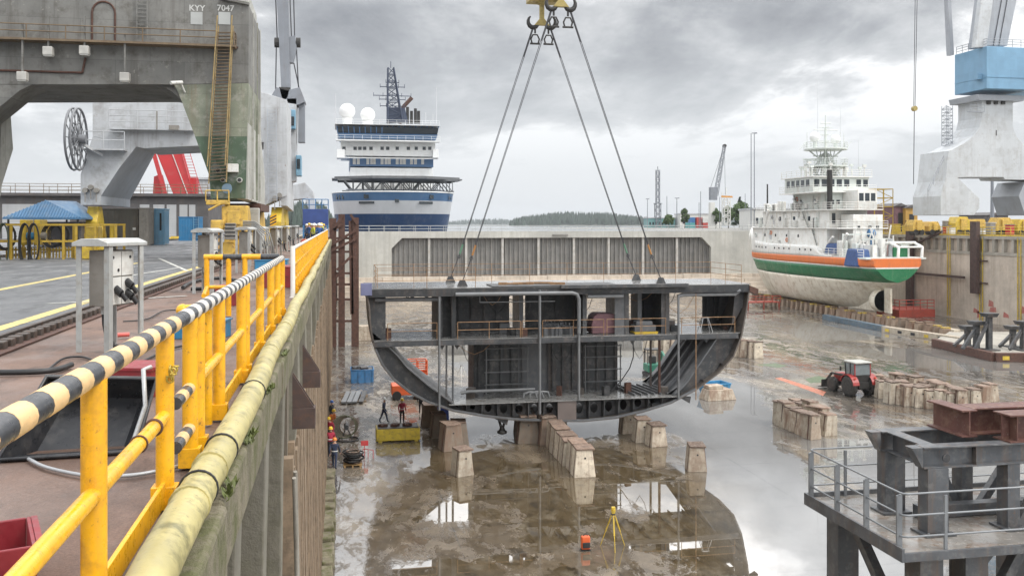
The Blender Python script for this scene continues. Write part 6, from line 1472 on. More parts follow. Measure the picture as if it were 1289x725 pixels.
for i in range(26):
    X=R.choice([75.4,75.9,76.2]); y=R.uniform(132,156); z=R.choice([1.16,4.06,1.16]); h=R.uniform(.5,1.7); mb=MB(); mb.obox((X,y,z+h/2),(.5,R.uniform(.4,1.4),h)); mb.build('deck_locker',M[R.choice(['wswhite','wspale','panel'])],ws,bevel=.03)
mb=MB(); mb.box(74.1,83.7,YS0+.3,YS0+LS*.62,-3.35,-3.1); mb.build('main_deck',M['wspale'],ws)
for i in range(46):
    X,z0,z1,y0,y1=R.choice([(75.0,-2.8,.7,132,156),(75.6,1.3,3.7,132.5,153),(76.2,4.2,6.4,133.5,143.5)]); y=R.uniform(y0,y1); mb=MB(); q=R.random(); zz_=R.uniform(z0,z1-.6)
    if q<.35: mb.tube((X-.12,y,z0),(X-.12,y,z1),R.uniform(.04,.1),n=6)
    elif q<.7: d=R.uniform(.12,.4); mb.box(X-d,X-.003,y,y+R.uniform(.3,.9),zz_,zz_+R.uniform(.3,.8))
    elif q<.85: mb.tube((X-.1,y,zz_),(X-.1,min(y1,y+R.uniform(1,4)),zz_),.05,n=6)
    else: mb.ring((X-.08,y,zz_+.4),.32,.07,'x',14,5)
    mb.build('wall_fitting',M[R.choice(['wswhite','wspale','panel','lgrey','wsor' if q>.85 else 'wswhite'])],ws)
# enclosed boat, ladders and stanchions
for y0,z0,z1,X in ((137,1.1,4.0,75.2),(141,4.1,6.8,75.8),(133,-3,1.1,74.8)):
    mb=MB()
    for d_ in (0,.6): mb.beam((X,y0,z0),(X,y0+2.2,z1),.06,.12)
    for k in range(10): f=k/10; mb.box(X-.3,X+.3,y0+2.2*f,y0+2.2*f+.2,z0+(z1-z0)*f,z0+(z1-z0)*f+.04)
    mb.build('stair',M['wspale'],ws)
for k in range(4):
    a=rad(45+90*k); mb=MB(); mb.lattice((MX+2.2*math.cos(a),MY+2.2*math.sin(a),9.3),(MX+.6*math.cos(a),MY+.6*math.sin(a),13.4),.5,.03,7,.3); mb.build('mast_leg',M['wspale'],ws)
for z in (15.2,16.4,17.6): mb=MB(); mb.tube((MX-1.2,MY,z),(MX+1.2,MY,z),.06); mb.tube((MX,MY-1,z+.02),(MX,MY+1,z+.02),.05); mb.build('mast_arm',M['wspale'],ws)
for dx in (-3.3,-2.6,2.7,3.3): mb=MB(); mb.tube((MX+dx,MY,14.1),(MX+dx,MY,R.uniform(15.4,17)),.05); mb.build('aerial',M['wspale'],ws)
# boat crane arms on the port side, white
for y,z0,y2,z2 in ((153,-1.5,150,4.2),(132,-3,128.5,-.2),(127,-3,124.5,.3)):
    mb=MB(); mb.path([(75.0,y,z0),(74.8,(y+y2)/2,(z0+z2)/2+.4),(74.6,y2,z2)],.2,8); mb.build('davit',M['wswhite'],ws)
mb=MB(); mb.rail([(74.2,YS0+1,-3.1),(74.2,YS0+9,-3.1),(74.3,YS0+14,-3.1)],1.1,.045,mids=(.35,.7),step=1.6); mb.rail([(74.3,157,-1.3),(77,162,-.3)],1.0,.04,step=1.5); mb.build('railing',M['wswhite'],ws)
# stern gantry and winch
for x in (79.4,83.2):
    mb=MB(); mb.path([(x,YS0+.6,-3.1),(x+.1,YS0+.6,-1.6),(x-.2,YS0+2.2,-1.0),(x-.2,YS0+4.4,-1.3),(x,YS0+4.8,-3.1)],.22,8); mb.build('stern_gantry',M['wswhite'],ws)
mb=MB(); mb.tube((79.2,YS0+2.2,-1.0),(83.3,YS0+2.2,-1.0),.2); mb.tube((79.2,YS0+.6,-1.6),(83.3,YS0+.6,-1.6),.14); mb.build('gantry_beam',M['wswhite'],ws)
wbox('winch_box',M['wsgr'],80.0,82.3,YS0+2.6,YS0+3.6,-3.1,-1.7); 
for x in (80.2,81.0,81.8): wbox('winch_drum',M['redc'],x,x+.4,YS0+3.7,YS0+4.4,-3.0,-1.25)
for (x0,x1,y0,y1,z0,z1,nm) in ((73.7,76.4,YS0+2.2,YS0+5.6,-4.5,-1.9,'sheet hanging over the rail'),(74.4,77.0,YS0+9.5,YS0+12.5,-3.0,-1.2,'rounded boat cover')):
    mb=MB(); mb.obox(((x0+x1)/2,(y0+y1)/2,(z0+z1)/2),(x1-x0,y1-y0,z1-z0),.05,taper=.75); mb.build('tarpaulin',M['tarpb'],ws,bevel=.25)
x=80.4; mb=MB(); mb.tube((x,YS0+9,-3),(x,YS0+9,-.2),.14); mb.ball((x,YS0+9,.3),.75,12); mb.build('boat_crane',M['bluep'],ws)
mb=MB(); mb.tube((75.3,YS0+8.4,-3.1),(75.3,YS0+8.4,.3),.12); mb.beam((75.3,YS0+8.4,.1),(79.5,YS0+7.5,.25),.2,.2); mb.beam((77.6,YS0+7,-.6),(82.3,YS0+7,-.5),.35,.2); mb.build('deck_crane',M['wspale'],ws)
# rudder, nozzle, propeller
py_=YS0+LS*.085
mb=MB(); nn_=24
for k in range(nn_): pass
mb.lathe([(1.55,-.6),(1.7,0),(1.62,.7),(1.4,.7),(1.42,0),(1.4,-.6),(1.55,-.6)],(0,0,0),24); mb.v=[(XS_+x,py_+z,-9.55+y) for x,y,z in mb.v]; nz_=mb.build('propeller_nozzle',M['wshull'],ws)
mb=MB(); mb.tube((XS_,py_-.4,-9.55),(XS_,py_+1.2,-9.55),.3,.45,n=12)
for k in range(4):
    a=rad(20+90*k); d=V((math.cos(a),0,math.sin(a))); s_=V((-math.sin(a),.5,math.cos(a)))*.4; c=V((XS_,py_,-9.55)); mb.add([c+d*.2-s_*.4,c+d*.8-s_,c+d*1.3-s_*.5,c+d*1.3+s_*.6,c+d*.7+s_,c+d*.2+s_*.4],[(0,1,2,3,4,5)])
mb.build('propeller',mat('bronze_propeller',(.20,.15,.07),.5,.6,var=.3),ws)
wbox('rudder',M['wshull'],XS_-.18,XS_+.18,py_-2.5,py_-.9,-11.3,-7.6,.1)
mb=MB(); mb.prism([(py_+.9,-11.2),(py_+9,-11.35),(py_+9,-9.5),(py_+1.0,-9.0)],'x',XS_-.3,XS_+.3); mb.build('skeg',M['wshull'],ws,bevel=.1)
# ---------------------------------------------------------------- docking blocks and staging under the ship
gk='docking blocks under the white ship'
M['yelblk']=mat('yellow_wedge',(.5,.36,.04),.6,var=.3,sc=3)
M['blkr']=blockmat('rusty_docking_block',(.25,.19,.14)); DB=thing('docking_block','x','docking block'); mb=MB(); mb.prism([(-.6,0),(.6,0),(.45,.84),(-.45,.84)],'y',-.5,.5); mb.build('block_body',M['blkr'],DB,bevel=.04); mb=MB(); mb.box(-.45,.45,-.42,.42,.842,.98); mb.build('wedge',mat('wedge_timber',(.17,.115,.08),.8,var=.3,sc=3,rmix=((.5,.36,.04),1.0)),DB)
w20=w20+['nineteenth','twentieth','twenty first','twenty second','twenty third','twenty fourth','twenty fifth','twenty sixth']
cnt=0
for r_,(dx,lab) in enumerate(((-3.1,'port'),(0,'keel'))):
    for i in range(20 if r_==0 else 16):
        y=YS0+LS*(.90-.034*i-(.03 if r_ else 0)); o=DB if cnt==0 else copy_tree(DB); cnt+=1
        s=(y-YS0)/LS; o.location=(XS_+dx*(1 if s<.7 else .6),y,FL); h=(-11.4 if r_ else -11.15)-FL; o.scale=(R.uniform(.85,1.05),R.uniform(.5,.8),h/.98); o['group']=gk
        o['label']='%s docking block of the %s row under the white ship, counted from its bow'%(w20[i],'near side' if r_==0 else 'keel')
a_,b_=ground(1046,398,FL),ground(1186,424,FL)
for i in range(22):
    q=a_.lerp(b_,i/21)+V((R.uniform(-.2,.2)+1.0,R.uniform(-.3,.3)+.8,0)); o=copy_tree(DB); o.location=(q.x,q.y,FL); o.rotation_euler=(0,0,R.uniform(-.3,.3)); o.scale=(R.uniform(.9,1.2),R.uniform(.8,1.1),R.uniform(1.1,1.6)); o['group']=gk; o['label']='%s rusty docking block behind the blue and pale beams, from the left'%w20[i]
def beamrow(pts,h,w_,m,label,cat='beam',name='timber_beam',holes=True,z0=0.0,grp=None):
    r=thing(name,label,cat,pts[0],grp)
    mb=MB()
    for a,b in zip(pts,pts[1:]): mb.beam(a+V((0,0,z0+h/2)),b+V((0,0,z0+h/2)),w_,h)
    mb.build('beam_body',m,r,bevel=.03)
    if holes:
        for a,b in zip(pts,pts[1:]):
            n_=max(1,int((b-a).length/2.2)); d=(b-a).normalized(); nn=V((d.y,-d.x,0))
            if nn.y>0: nn=-nn
            for k in range(n_):
                c=a+d*(1+2.2*k)+V((0,0,z0+h*.45))+nn*(w_/2+.005); mb=MB(); mb.beam(c-d*.35,c+d*.35,.03,h*.45); mb.build('socket',M['blackband'] if k%3 else M['yelblk'],r)
    return r
P1=[ground(1038,402,FL),ground(1112,417,FL)]; beamrow(P1,.75,.8,M['contb'] if False else mat('faded_blue_beam',(.075,.115,.15),.6,var=.3,sc=1,streak=.4,dirt=(.2,.18,.15),damt=.6),'long faded blue beam lying along the blocks below the white ship')
P2=[ground(1113,418,FL),ground(1212,433,FL)]; beamrow(P2,.8,.9,M['blk'],'long pale beam with dark sockets lying on the floor near the red staging')
P3=[ground(1150,414,FL),ground(1205,424,FL)]; beamrow(P3,.9,.9,M['blk'],'second pale beam behind the long pale beam near the far wall')
P4=[ground(1176,436,FL),ground(1252,455,FL),ground(1330,455,FL)]; beamrow(P4,.9,.7,M['rust'],'rusty steel pontoon edge running before the dark trestles')
mb=MB(); a,b,c_,d_=ground(1178,434,FL),ground(1252,453,FL),ground(1340,452,FL),ground(1290,424,FL)
mb.prism([tuple(v.xy) for v in (a+V((.8,.8,0)),b+V((0,.8,0)),c_+V((0,.8,0)),d_,ground(1196,423,FL))],'z',FL+.1,FL+.62); solo(mb,'pontoon_deck',M['conc'],'low grey working platform under the dark trestles by the far wall','platform',None,a)
for i,(px,top,bot) in enumerate(((1218,410,436),(1229,404,440),(1245,394,441),(1275,410,437),(1288,404,441))):
    p=ground(px,bot,FL+.6); zt=W(px,top,p.x*sn+p.y*cs).z; r=thing('steel_trestle','%s of the dark steel trestles on the platform by the far wall'%['leftmost','second','tallest, third','fourth','rightmost'][i],'trestle',(p.x,p.y,FL+.62),'dark trestles on the platform')
    mb=MB(); mb.beam(p+V((0,0,.02)),V((p.x,p.y,zt-.4)),.5,.5,up=(0,1,0)); mb.build('post',M['midgrey'] if False else M['sec'],r)
    mb=MB(); mb.obox((p.x,p.y,zt-.2),(1.1,1.1,.4),0,0,0,1.3); mb.build('saddle',M['sec'],r); mb=MB(); mb.box(p.x-.8,p.x+.8,p.y-.8,p.y+.8,FL+.625,FL+.75); mb.build('foot_plate',M['sec'],r)
    mb=MB(); mb.beam((p.x-.2,p.y,zt-1.0),(p.x-2.0,p.y-.4,FL+.8),.3,.3,up=(0,1,0)); mb.build('brace',M['sec'],r)
M['redst']=mat('red_staging_paint',(.40,.07,.045),.6,var=.2,sc=1,dirt=(.2,.09,.06),damt=.6)
Xq=atY(1114,129).x; rs_=thing('staging','red steel staging with railing beside the stern of the white ship','staging',(Xq+3,130,FL))
mb=MB(); mb.box(84.2,90.3,126,132,FL+.9,FL+1.1); mb.box(84.2,90.3,126,126.2,FL,FL+.895); mb.box(84.2,84.4,126.2,132,FL,FL+.895); mb.build('platform',M['redst'],rs_)
mb=MB(); mb.rail([(84.3,132,FL+1.1),(84.3,126.1,FL+1.1),(90.2,126.1,FL+1.1)],1.5,.07,mids=(.5,1.0),step=1.2); mb.build('railing',M['redst'],rs_)
p=ground(962,388,FL); rs2=thing('staging','low red steel staging under the bow of the white ship','staging',p)
mb=MB(); mb.box(p.x-3,p.x+3,p.y,p.y+3,FL+.9,FL+1.05); mb.rail([(p.x-3,p.y,FL+1.05),(p.x+3,p.y,FL+1.05)],1.0,.07,step=1.5); mb.build('platform',M['redst'],rs2)
for s_ in (-2.8,0,2.8): mb=MB(); mb.beam((p.x+s_,p.y+.2,FL),(p.x+s_,p.y+.2,FL+.9),.2,.2); mb.build('leg',M['redst'],rs2)
# ================================================================ slewing crane on the far quay
YR=136.0
M['wcrane']=mat('pale_grey_crane_paint',(.50,.52,.535),.55,var=.08,sc=.3,dirt=(.36,.36,.355),damt=.6,streak=.6,scol=(.30,.28,.25),bump=.04,plates=(3.4,2.4,.06),chips=.5,chcol=(.28,.22,.17))
M['hblue']=mat('mid_blue_crane_house',(.17,.32,.46),.5,var=.1,sc=.4,dirt=(.16,.28,.4),damt=.4,streak=.3,scol=(.08,.16,.25),bump=.03,plates=(2.6,2.1,.06))
M['wcrane2']=mat('mid_grey_jib_plate',(.34,.36,.39),.55,var=.1,sc=.3,dirt=(.25,.26,.28),damt=.4,streak=.3,bump=.04)
def G5(px,py): return G(px,py,YR)
cr5=thing('portal_crane','pale grey portal crane with a blue slewing house on the far quay','crane',(G5(1250,0)[0],YR+3,0))
mb=MB(); mb.prism([G5(1194,190),G5(1200,188),G5(1213,181),G5(1226,171),G5(1233,160),G5(1236,148),G5(1236,124),G5(1275,124),G5(1275,160),G5(1279,171),G5(1287,181),G5(1305,188),G5(1345,191),G5(1345,228),G5(1265,226),G5(1263,223),G5(1221,223),G5(1205,224),G5(1195,226)],'y',YR,YR+6); mb.build('portal_frame',M['wcrane'],cr5,bevel=.03)
mb=MB(); mb.prism([G5(1194,190.2),G5(1206,224.1),G5(1233,250),G5(1233,262),G5(1226,271),G5(1184,271),G5(1184,247),G5(1190,228)],'y',YR+.003,YR+7.5); mb.build('leg',M['wcrane'],cr5,bevel=.05)
mb=MB(); mb.prism([G5(1292,228.6),G5(1284,247),G5(1292,271),G5(1340,271),G5(1340,228.6)],'y',YR+.3,YR+7); mb.build('leg',M['wcrane2'],cr5,bevel=.05)
mb=MB(); a=G5(1228,120);b=G5(1284,124); mb.prism([(a[0],a[1]-.9),(b[0],a[1]-.9),(b[0]+.3,a[1]),(a[0]-.3,a[1])],'y',YR-.8,YR+6.5); mb.build('slew_ring',M['wcrane2'],cr5)
x0,z1=G5(1229,62); x1,z0=G5(1345,118); mb=MB(); mb.box(x0,x1,YR-2.5,YR+5.5,z0,z1); hs=mb.build('slewing_house',M['hblue'],cr5,bevel=.08)
mb=MB(); mb.box(x0+.02,x1,YR-2.58,YR-2.502,z0+1.9,z0+2.05); mb.box(x0-.08,x0-.002,YR-2.4,YR+5.4,z0+1.9,z0+2.05); mb.build('house_belt',M['hblue'],hs)
mb=MB(); mb.rail([(x0+.2,YR+5.3,z1),(x0+.2,YR-2.3,z1),(x1,YR-2.3,z1)],1.3,.05,mids=(.45,.9),step=1.6); mb.build('roof_railing',M['wcrane2'],hs)
mb=MB(); q=G5(1227,99); mb.box(x0-.9,x0-.01,YR-1.5,YR-.2,q[1]-.4,q[1]+.5); mb.build('side_box',M['hblue'],hs)
p=G5(1236,58);q=G5(1268,58);r_=G5(1285,-25);s_=G5(1247,-25); mb=MB(); mb.prism([p,q,r_,s_],'y',YR,YR+3.5); mb.build('jib',M['wcrane2'],cr5,bevel=.05)
p=G5(1220,62);q=G5(1234,62);r_=G5(1246,-25);s_=G5(1231,-25); mb=MB(); mb.prism([p,q,r_,s_],'y',YR-1.5,YR-.5); mb.build('jib_chord',M['wcrane'],cr5,bevel=.03)
p=G5(1216,64);q=G5(1221,64);r_=G5(1216,-25);s_=G5(1212,-25); mb=MB(); mb.prism([p,q,r_,s_],'y',YR+4,YR+5); mb.build('jib_strut',M['wcrane2'],cr5)
for a_ in (1250,1257): 
    mb=MB(); a=G5(a_,58); b=G5(a_+15,-25); mb.tube((a[0],YR-.1,a[1]),(b[0],YR-.1,b[1]),.06); mb.build('rope',M['wire'],cr5)
mb=MB(); a=G5(1214,130);b=G5(1214,181); mb.lattice((a[0]-.3,YR+4,b[1]),(a[0]-.3,YR+4,a[1]),1.2,.035,12); mb.build('ladder_cage',M['wcrane2'],cr5)
a=G5(1222,142); mb=MB(); mb.box(G5(1217,0)[0],G5(1235,0)[0],YR-.9,YR-.05,a[1],a[1]+.15); mb.rail([(G5(1217,0)[0],YR-.85,a[1]+.15),(G5(1235,0)[0],YR-.85,a[1]+.15)],1.1,.04,step=1.2); mb.build('platform',M['wcrane2'],cr5)
for px in (1244,1253,1262): a=G5(px,128); mb=MB(); mb.box(a[0]-.35,a[0]+.35,YR-.25,YR-.01,a[1]-.5,a[1]+.4); mb.build('bolt_bracket',M['hookdk'],cr5)
a=G5(1254,168); text_mesh('crane_number','1',1.3,(a[0],YR-.02,a[1]),(rad(90),0,0),M['hookdk'],cr5,.01)
mb=MB(); mb.rail([(G5(1156,0)[0],YR-2.5,G5(0,240)[1]),(G5(1176,0)[0],YR-2.5,G5(0,190)[1])],1.2,.05,mids=(.6,),step=1.8); mb.build('leg_railing',M['wcrane2'],cr5)
xb=G5(1200,0)[0]
def rb(px0,px1,py0,py1,m,label,name='crane_bogie',cat='bogie',Y=None,gr='yellow machines along the far quay'):
    Y=Y or 128.0; x0,z1=G(px0,py0,Y); x1,z0=G(px1,py1,Y); z0=max(z0,0); mb=MB(); r=thing(name,label,cat,((x0+x1)/2,Y,0),gr)
    w_=x1-x0; mb.prism([(x0,z0+.35),(x1,z0+.35),(x1,z0+(z1-z0)*.6),(x1-w_*.2,z1),(x0+w_*.2,z1),(x0,z0+(z1-z0)*.6)],'y',Y,Y+2.2); mb.build('housing',m,r,bevel=.08)
    for f in (.25,.75): mb=MB(); mb.tube((x0+w_*f,Y-.1,.45),(x0+w_*f,Y+1.2,.45),.44,n=14); mb.build('wheel',M['hookdk'],r)
    mb=MB(); mb.box(x0+w_*.3,x1-w_*.3,Y-.25,Y-.005,z0+.5,z1-.3); mb.build('cover',M['bogie'],r,bevel=.04)
    return r
rb(1149,1164,277,294,M['bogie'],'yellow bogie under the left end of the portal crane leg'); rb(1170,1184,279,294,M['bogie'],'dull yellow bogie left of the pair under the portal crane leg'); rb(1203,1222,273,294,M['myel'],'tall yellow bogie under the right end of the portal crane leg'); rb(1226,1243,276,295,M['bogie'],'short pale yellow bogie right of the tall one'); rb(1254,1276,274,294,M['bogie'],'yellow bogie under the second leg of the portal crane'); rb(1281,1300,276,295,M['myel'],'yellow bogie at the right edge of the picture')
qr=thing('railing','yellow railing along the top of the far dock wall','railing',(XR+.3,120,0)); y=60; mb=MB(); mb.rail([(XR+.35,60,0),(XR+.35,118,0),(XR+.35,168,0)],1.3,.06,mids=(.45,.9),step=1.9,kick=.25); mb.build('rails_and_posts',M['myel'],qr)
mats_=[M['myel'],M['bogie'],M['redc'],M['cabd'],M['panel']]
for i,(px,h,w_,c,l) in enumerate(((1141,1.5,1.0,0,'small yellow locker left of the bogies'),(1192,1.4,.8,2,'small red locker between two bogies'),(1190,2.2,.4,3,'grey socket post between two bogies'),(1197,1.2,.9,4,'white cabinet left of the tall bogie'),(1247,1.9,.9,3,'grey cabinet between the crane legs'),(1236,1.1,.7,4,'low white cabinet behind the pale bogie'),(1271,1.6,.7,2,'red locker before the second leg'),(1128,1.7,1.1,0,'yellow locker behind the ship stern'))):
    X=XR+2.0+(i%3)*.6; p=atX(px,X); r=thing('locker',l,'locker',(p.x,p.y,-.02),'lockers along the far quay'); mb=MB(); mb.box(p.x-w_/2,p.x+w_/2,p.y-.5,p.y+.5,-.02,h); mb.build('locker_body',mats_[c],r,bevel=.03); mb=MB(); mb.box(p.x-w_/2-.08,p.x+w_/2+.08,p.y-.58,p.y+.58,h+.002,h+.08); mb.build('lid',mats_[(c+1)%5],r)
for i,(px,py0,py1,Y,D,m,l) in enumerate(((1126,260,285,172,12,'maroon','maroon shed behind the stern of the white ship'),(1140,262,284,171,9,'ochre','ochre shed beside the maroon one'),(1100,268,286,230,12,'shutter','pale shed far behind the white ship'),(1243,271,284,190,10,'shedw','dark shed under the portal crane'),)):
    m=M.get(m) or mat(m+'_wall',{'ochre':(.45,.26,.06)}.get(m,(.2,.05,.08)),.7)
    x0,z1=G(px,py0,Y); x1,_=G(px+(15 if i<2 else 26),py0,Y); r=thing('shed',l,'shed',((x0+x1)/2,Y,0)); mb=MB(); mb.box(x0,x1,Y,Y+D,-.02,z1); mb.build('wall',m,r); mb=MB(); mb.prism([(x0-.3,z1+.002),(x1+.3,z1+.002),((x0+x1)/2,z1+.7)],'y',Y-.3,Y+D+.3); mb.build('roof',M['shedw'],r)
    mb=MB(); mb.box(x0+(x1-x0)*.3,x0+(x1-x0)*.7,Y-.05,Y-.003,0,z1*.75); mb.build('door',M['hookdk'],r)
# yellow scaffold tower
x0,z1=G(1101,238,150); x1,_=G(1124,238,150); sc_=thing('scaffold_tower','yellow scaffold tower on the far quay behind the white ship','scaffold',((x0+x1)/2,150,0)); mb=MB()
for x in (x0,x1,(x0+x1)/2):
    for y in (150,153): mb.tube((x,y,0),(x,y,z1),.08)
k=5
for i in range(k+1):
    z=z1*i/k
    for y in (150,153): mb.tube((x0,y,z),(x1,y,z),.07)
    for x in (x0,x1): mb.tube((x,150,z),(x,153,z),.07)
    if i<k: mb.tube((x0 if i%2 else x1,150,z),(x1 if i%2 else x0,150,z+z1/k),.06)
mb.build('tubes',M['rackyel'],sc_); mb=MB(); 
for i in (1,3): mb.box(x0,x1,150.1,152.9,z1*i/k+.08,z1*i/k+.14); mb.build('deck_board',M['bogie'],sc_); mb=MB()
# hook line of an unseen crane
p=W(1151,137,150); hk=thing('hanging_hook','thin crane rope with a small yellow hook block in the sky','crane hook',p)
mb=MB(); t_=W(1153,-12,150); mb.tube(t_+V((-.12,0,0)),p+V((-.12,0,.3)),.05); mb.tube(t_+V((.25,0,0)),p+V((.12,0,.3)),.05); mb.build('rope',M['wire'],hk)
mb=MB(); mb.tube(p+V((0,-.3,0)),p+V((0,.3,0)),.42,n=14); mb.build('block',M['hookyel'],hk); mb=MB(); b_=W(1150,232,150); mb.tube(p,b_,.06); mb.build('sling',M['wire'],hk)
# ================================================================ steel work platform, right foreground
ZP=-4.35
M['plt']=mat('platform_grey_steel',(.085,.09,.097),.42,.1,var=.28,sc=1.7,dirt=(.20,.20,.195),damt=.65,streak=.65,scol=(.19,.115,.065),bump=.15,chips=.9,chcol=(.16,.085,.05))
M['pltd']=mat('wet_platform_deck',(.24,.225,.205),.2,0,var=.35,sc=1.1,dirt=(.17,.10,.055),damt=.75,bump=.1,rvar=.15)
M['rustb']=mat('brown_primer_beam',(.105,.045,.036),.6,var=.25,sc=2,dirt=(.22,.13,.09),damt=.7,streak=.5,chips=.9,chcol=(.24,.2,.17))
pf=thing('work_platform','grey steel work platform with hand railing and heavy frame in the right foreground','platform',(14,17,ZP))
xL=10.3; yF=15.3; yBk=18.8; xR2=22.0
mb=MB(); mb.box(xL,xR2,yF,yBk,ZP-.03,ZP); mb.build('deck_plate',M['pltd'],pf)
for nm,x0,x1,y0,y1 in (('edge_beam',xL-.06,xL-.001,yF-.06,yBk+.06),('edge_beam',xL,xR2,yF-.06,yF-.001),('edge_beam',xL,xR2,yBk+.001,yBk+.06)):
    mb=MB(); mb.box(x0,x1,y0,y1,ZP-.16,ZP+(.10 if y0>yBk or x1<xL else .004)); mb.build(nm,M['plt'],pf,bevel=.006)
M['gtube']=mat('grey_tube_paint',(.20,.21,.22),.4,.2,var=.15,sc=2)
def stile(x,y,flat): mb=MB(); mb.box(x-(.055 if flat else .03),x+(.055 if flat else .03),y-.02,y+.02,ZP+.004,ZP+1.02); mb.prism([(x-.055,ZP+1.02),(x+.055,ZP+1.06),(x+.055,ZP+1.02)],'y',y-.02,y+.02) if flat else None; mb.build('railing_post',M['gtube'],pf)
for k in range(4): stile(xL+.02,yF+.15+k*1.08,True)
for x in (11.2,13.6,16,18.4): stile(x,yF+.02,False); stile(x,yBk-.03,False)
for z in (.28,.68,1.08):
    mb=MB(); mb.path([(xR2,yF+.02,ZP+z),(xL+.12,yF+.02,ZP+z),(xL+.04,yF+.06,ZP+z),(xL+.02,yF+.15,ZP+z),(xL+.02,yBk-.1,ZP+z),(xL+.1,yBk-.03,ZP+z),(xR2,yBk-.03,ZP+z)],.02,8); mb.build('rail',M['gtube'],pf)
def PQ(px,py,z): return ground(px,py,z)
# frame standing on the deck
a=PQ(1169,671,ZP); zt=-2.62
fx0,fy0=a.x+.05,a.y+.0; fx1=fx0+6.5; fy1=fy0+1.4
fr=thing('support_frame','heavy dark grey rectangular steel frame standing on the work platform','frame',(fx0+2,fy0,ZP))
D=.42
for nm,(p,q) in {'a':((fx0-.25,fy0,zt-D/2),(fx1,fy0,zt-D/2)),'b':((fx0-.25,fy1,zt-D/2),(fx1,fy1,zt-D/2)),'c':((fx0,fy0+.16,zt-D/2),(fx0,fy1-.16,zt-D/2)),'d':((fx0+3.6,fy0+.16,zt-D/2),(fx0+3.6,fy1-.16,zt-D/2))}.items():
    mb=MB(); mb.ibeam(p,q,.30,D,.03); mb.build('ring_beam',M['plt'],fr,bevel=.004)
for x,y in ((fx0+.05,fy0+.0),(fx0+.05,fy1),(fx0+1.75,fy0+.02),(fx0+1.75,fy1),(fx0+3.6,fy0),(fx0+3.6,fy1)):
    w_=.46 if x<fx0+1 else .28
    mb=MB(); mb.box(x-w_/2,x+w_/2,y-.16,y+.16,ZP+.05,zt-D-.003); lg=mb.build('leg',M['plt'],fr,bevel=.008); mb=MB(); mb.box(x-w_/2-.1,x+w_/2+.1,y-.26,y+.26,ZP+.004,ZP+.048); mb.build('base_plate',M['plt'],lg,bevel=.006)
for (x0,x1,y) in ((fx0+2.7,fx0+1.95,fy0),(fx0+.95,fx0+1.6,fy1),(fx0+3.1,fx0+2.2,fy1)):
    mb=MB(); mb.beam((x0,y,zt-D-.02),(x1,y,ZP+.06),.16,.16,up=(0,1,0)); mb.build('brace',M['plt'],fr,bevel=.006)
mb=MB(); mb.beam((fx0+.3,fy0-.0,ZP+.15),(fx0+6,fy0-.0,ZP+.15),.22,.2) if False else mb.beam((fx0+.3,fy0+.9,ZP+.14),(fx0+6,fy0+.9,ZP+.14),.25,.25); mb.build('floor_beam',M['plt'],fr,bevel=.006)
for k in (-.9,): 
    for y in (fy0,fy1): mb=MB(); mb.prism([(fx0-.26,zt-.004),(fx0-.50,zt-.004),(fx0-.26,zt-D)],'y',y-.12,y+.12); mb.build('corbel',M['plt'],fr,bevel=.004)
for x in (fx0+.05,fx0+1.75,fx0+3.6):
    for dx in (-.2,.2):
        for dz in (0,):
            mb=MB(); mb.tube((x+dx*(1.3 if x<fx0+1 else .9),fy0-.23,ZP+.049),(x+dx*(1.3 if x<fx0+1 else .9),fy0-.23,ZP+.085),.022,n=6); mb.build('anchor_bolt',M['gtube'],fr)
for x in (fx0+.9,fx0+2.6,fx0+4.4):
    mb=MB(); mb.box(x,x+.02,fy0-.145,fy0-.018,zt-D+.032,zt-.032); mb.build('web_stiffener',M['plt'],fr)
mb=MB(); mb.tube((fx0+.22,fy0-.17,zt-.22),(fx0+.22,fy0-.152,zt-.22),.085,n=14); mb.build('lifting_plate',M['sec2'],fr)
# brown I beams lying on the frame
bx=PQ(1228,553,zt).x+.1
for i,(x0,y0,l,h,ang) in enumerate(((bx+.35,fy0+.10,4.2,.55,.0),(bx+.1,fy0+.85,4.6,.55,.0))):
    mb=MB(); c=V((x0+l/2,y0,zt+h/2+.004)); mb.ibeam(V((x0,y0,c.z)),V((x0+l,y0+ang*l,c.z)),.5,h,.03)
    for f in (.04,.32,.6,.88): mb.box(x0+l*f,x0+l*f+.02,y0-.23,y0-.02,zt+.04,zt+h-.03) if i==0 else None
    solo(mb,'steel_beam',M['rustb'],('brown primed I beam with end plates lying on the frame, the front one','brown primed I beam lying on the frame, the rear one')[i],'beam','brown beams on the frame',(x0,y0,zt))
mb=MB(); x0=bx+.0; mb.ibeam(V((x0-.1,fy0+.45,zt+.28)),V((x0-.1,fy1+.2,zt+.28)),.35,.55,.03); solo(mb,'steel_beam',M['rustb'],'short brown I beam lying crosswise at the left end of the others','beam','brown beams on the frame',(x0,fy0+1,zt))
# legs of the platform
lx=PQ(1132,725,ZP).x
for (x,y) in ((11.15,15.9),(12.2,16.0),(11.15,18.8),(15.5,16.0),(15.5,18.8)):
    mb=MB(); mb.box(x-.25,x+.25,y-.25,y+.25,FL,ZP-.165); mb.build('support_leg',M['plt'],pf,bevel=.01)
for p,q in (((11.4,15.95,ZP-1.6),(12.7,15.95,ZP-.2)),((12.45,16.0,ZP-.25),(14.6,16.0,ZP-.25)),((12.4,16,ZP-1.9),(13.4,16,ZP-.3)),((13.2,15.9,ZP-2),(13.9,15.9,ZP-.2)),((11.15,16.2,ZP-2.4),(11.15,18.5,ZP-.3))):
    mb=MB(); mb.beam(p,q,.2,.2,up=(0,1,0)); mb.build('brace',M['plt'],pf)
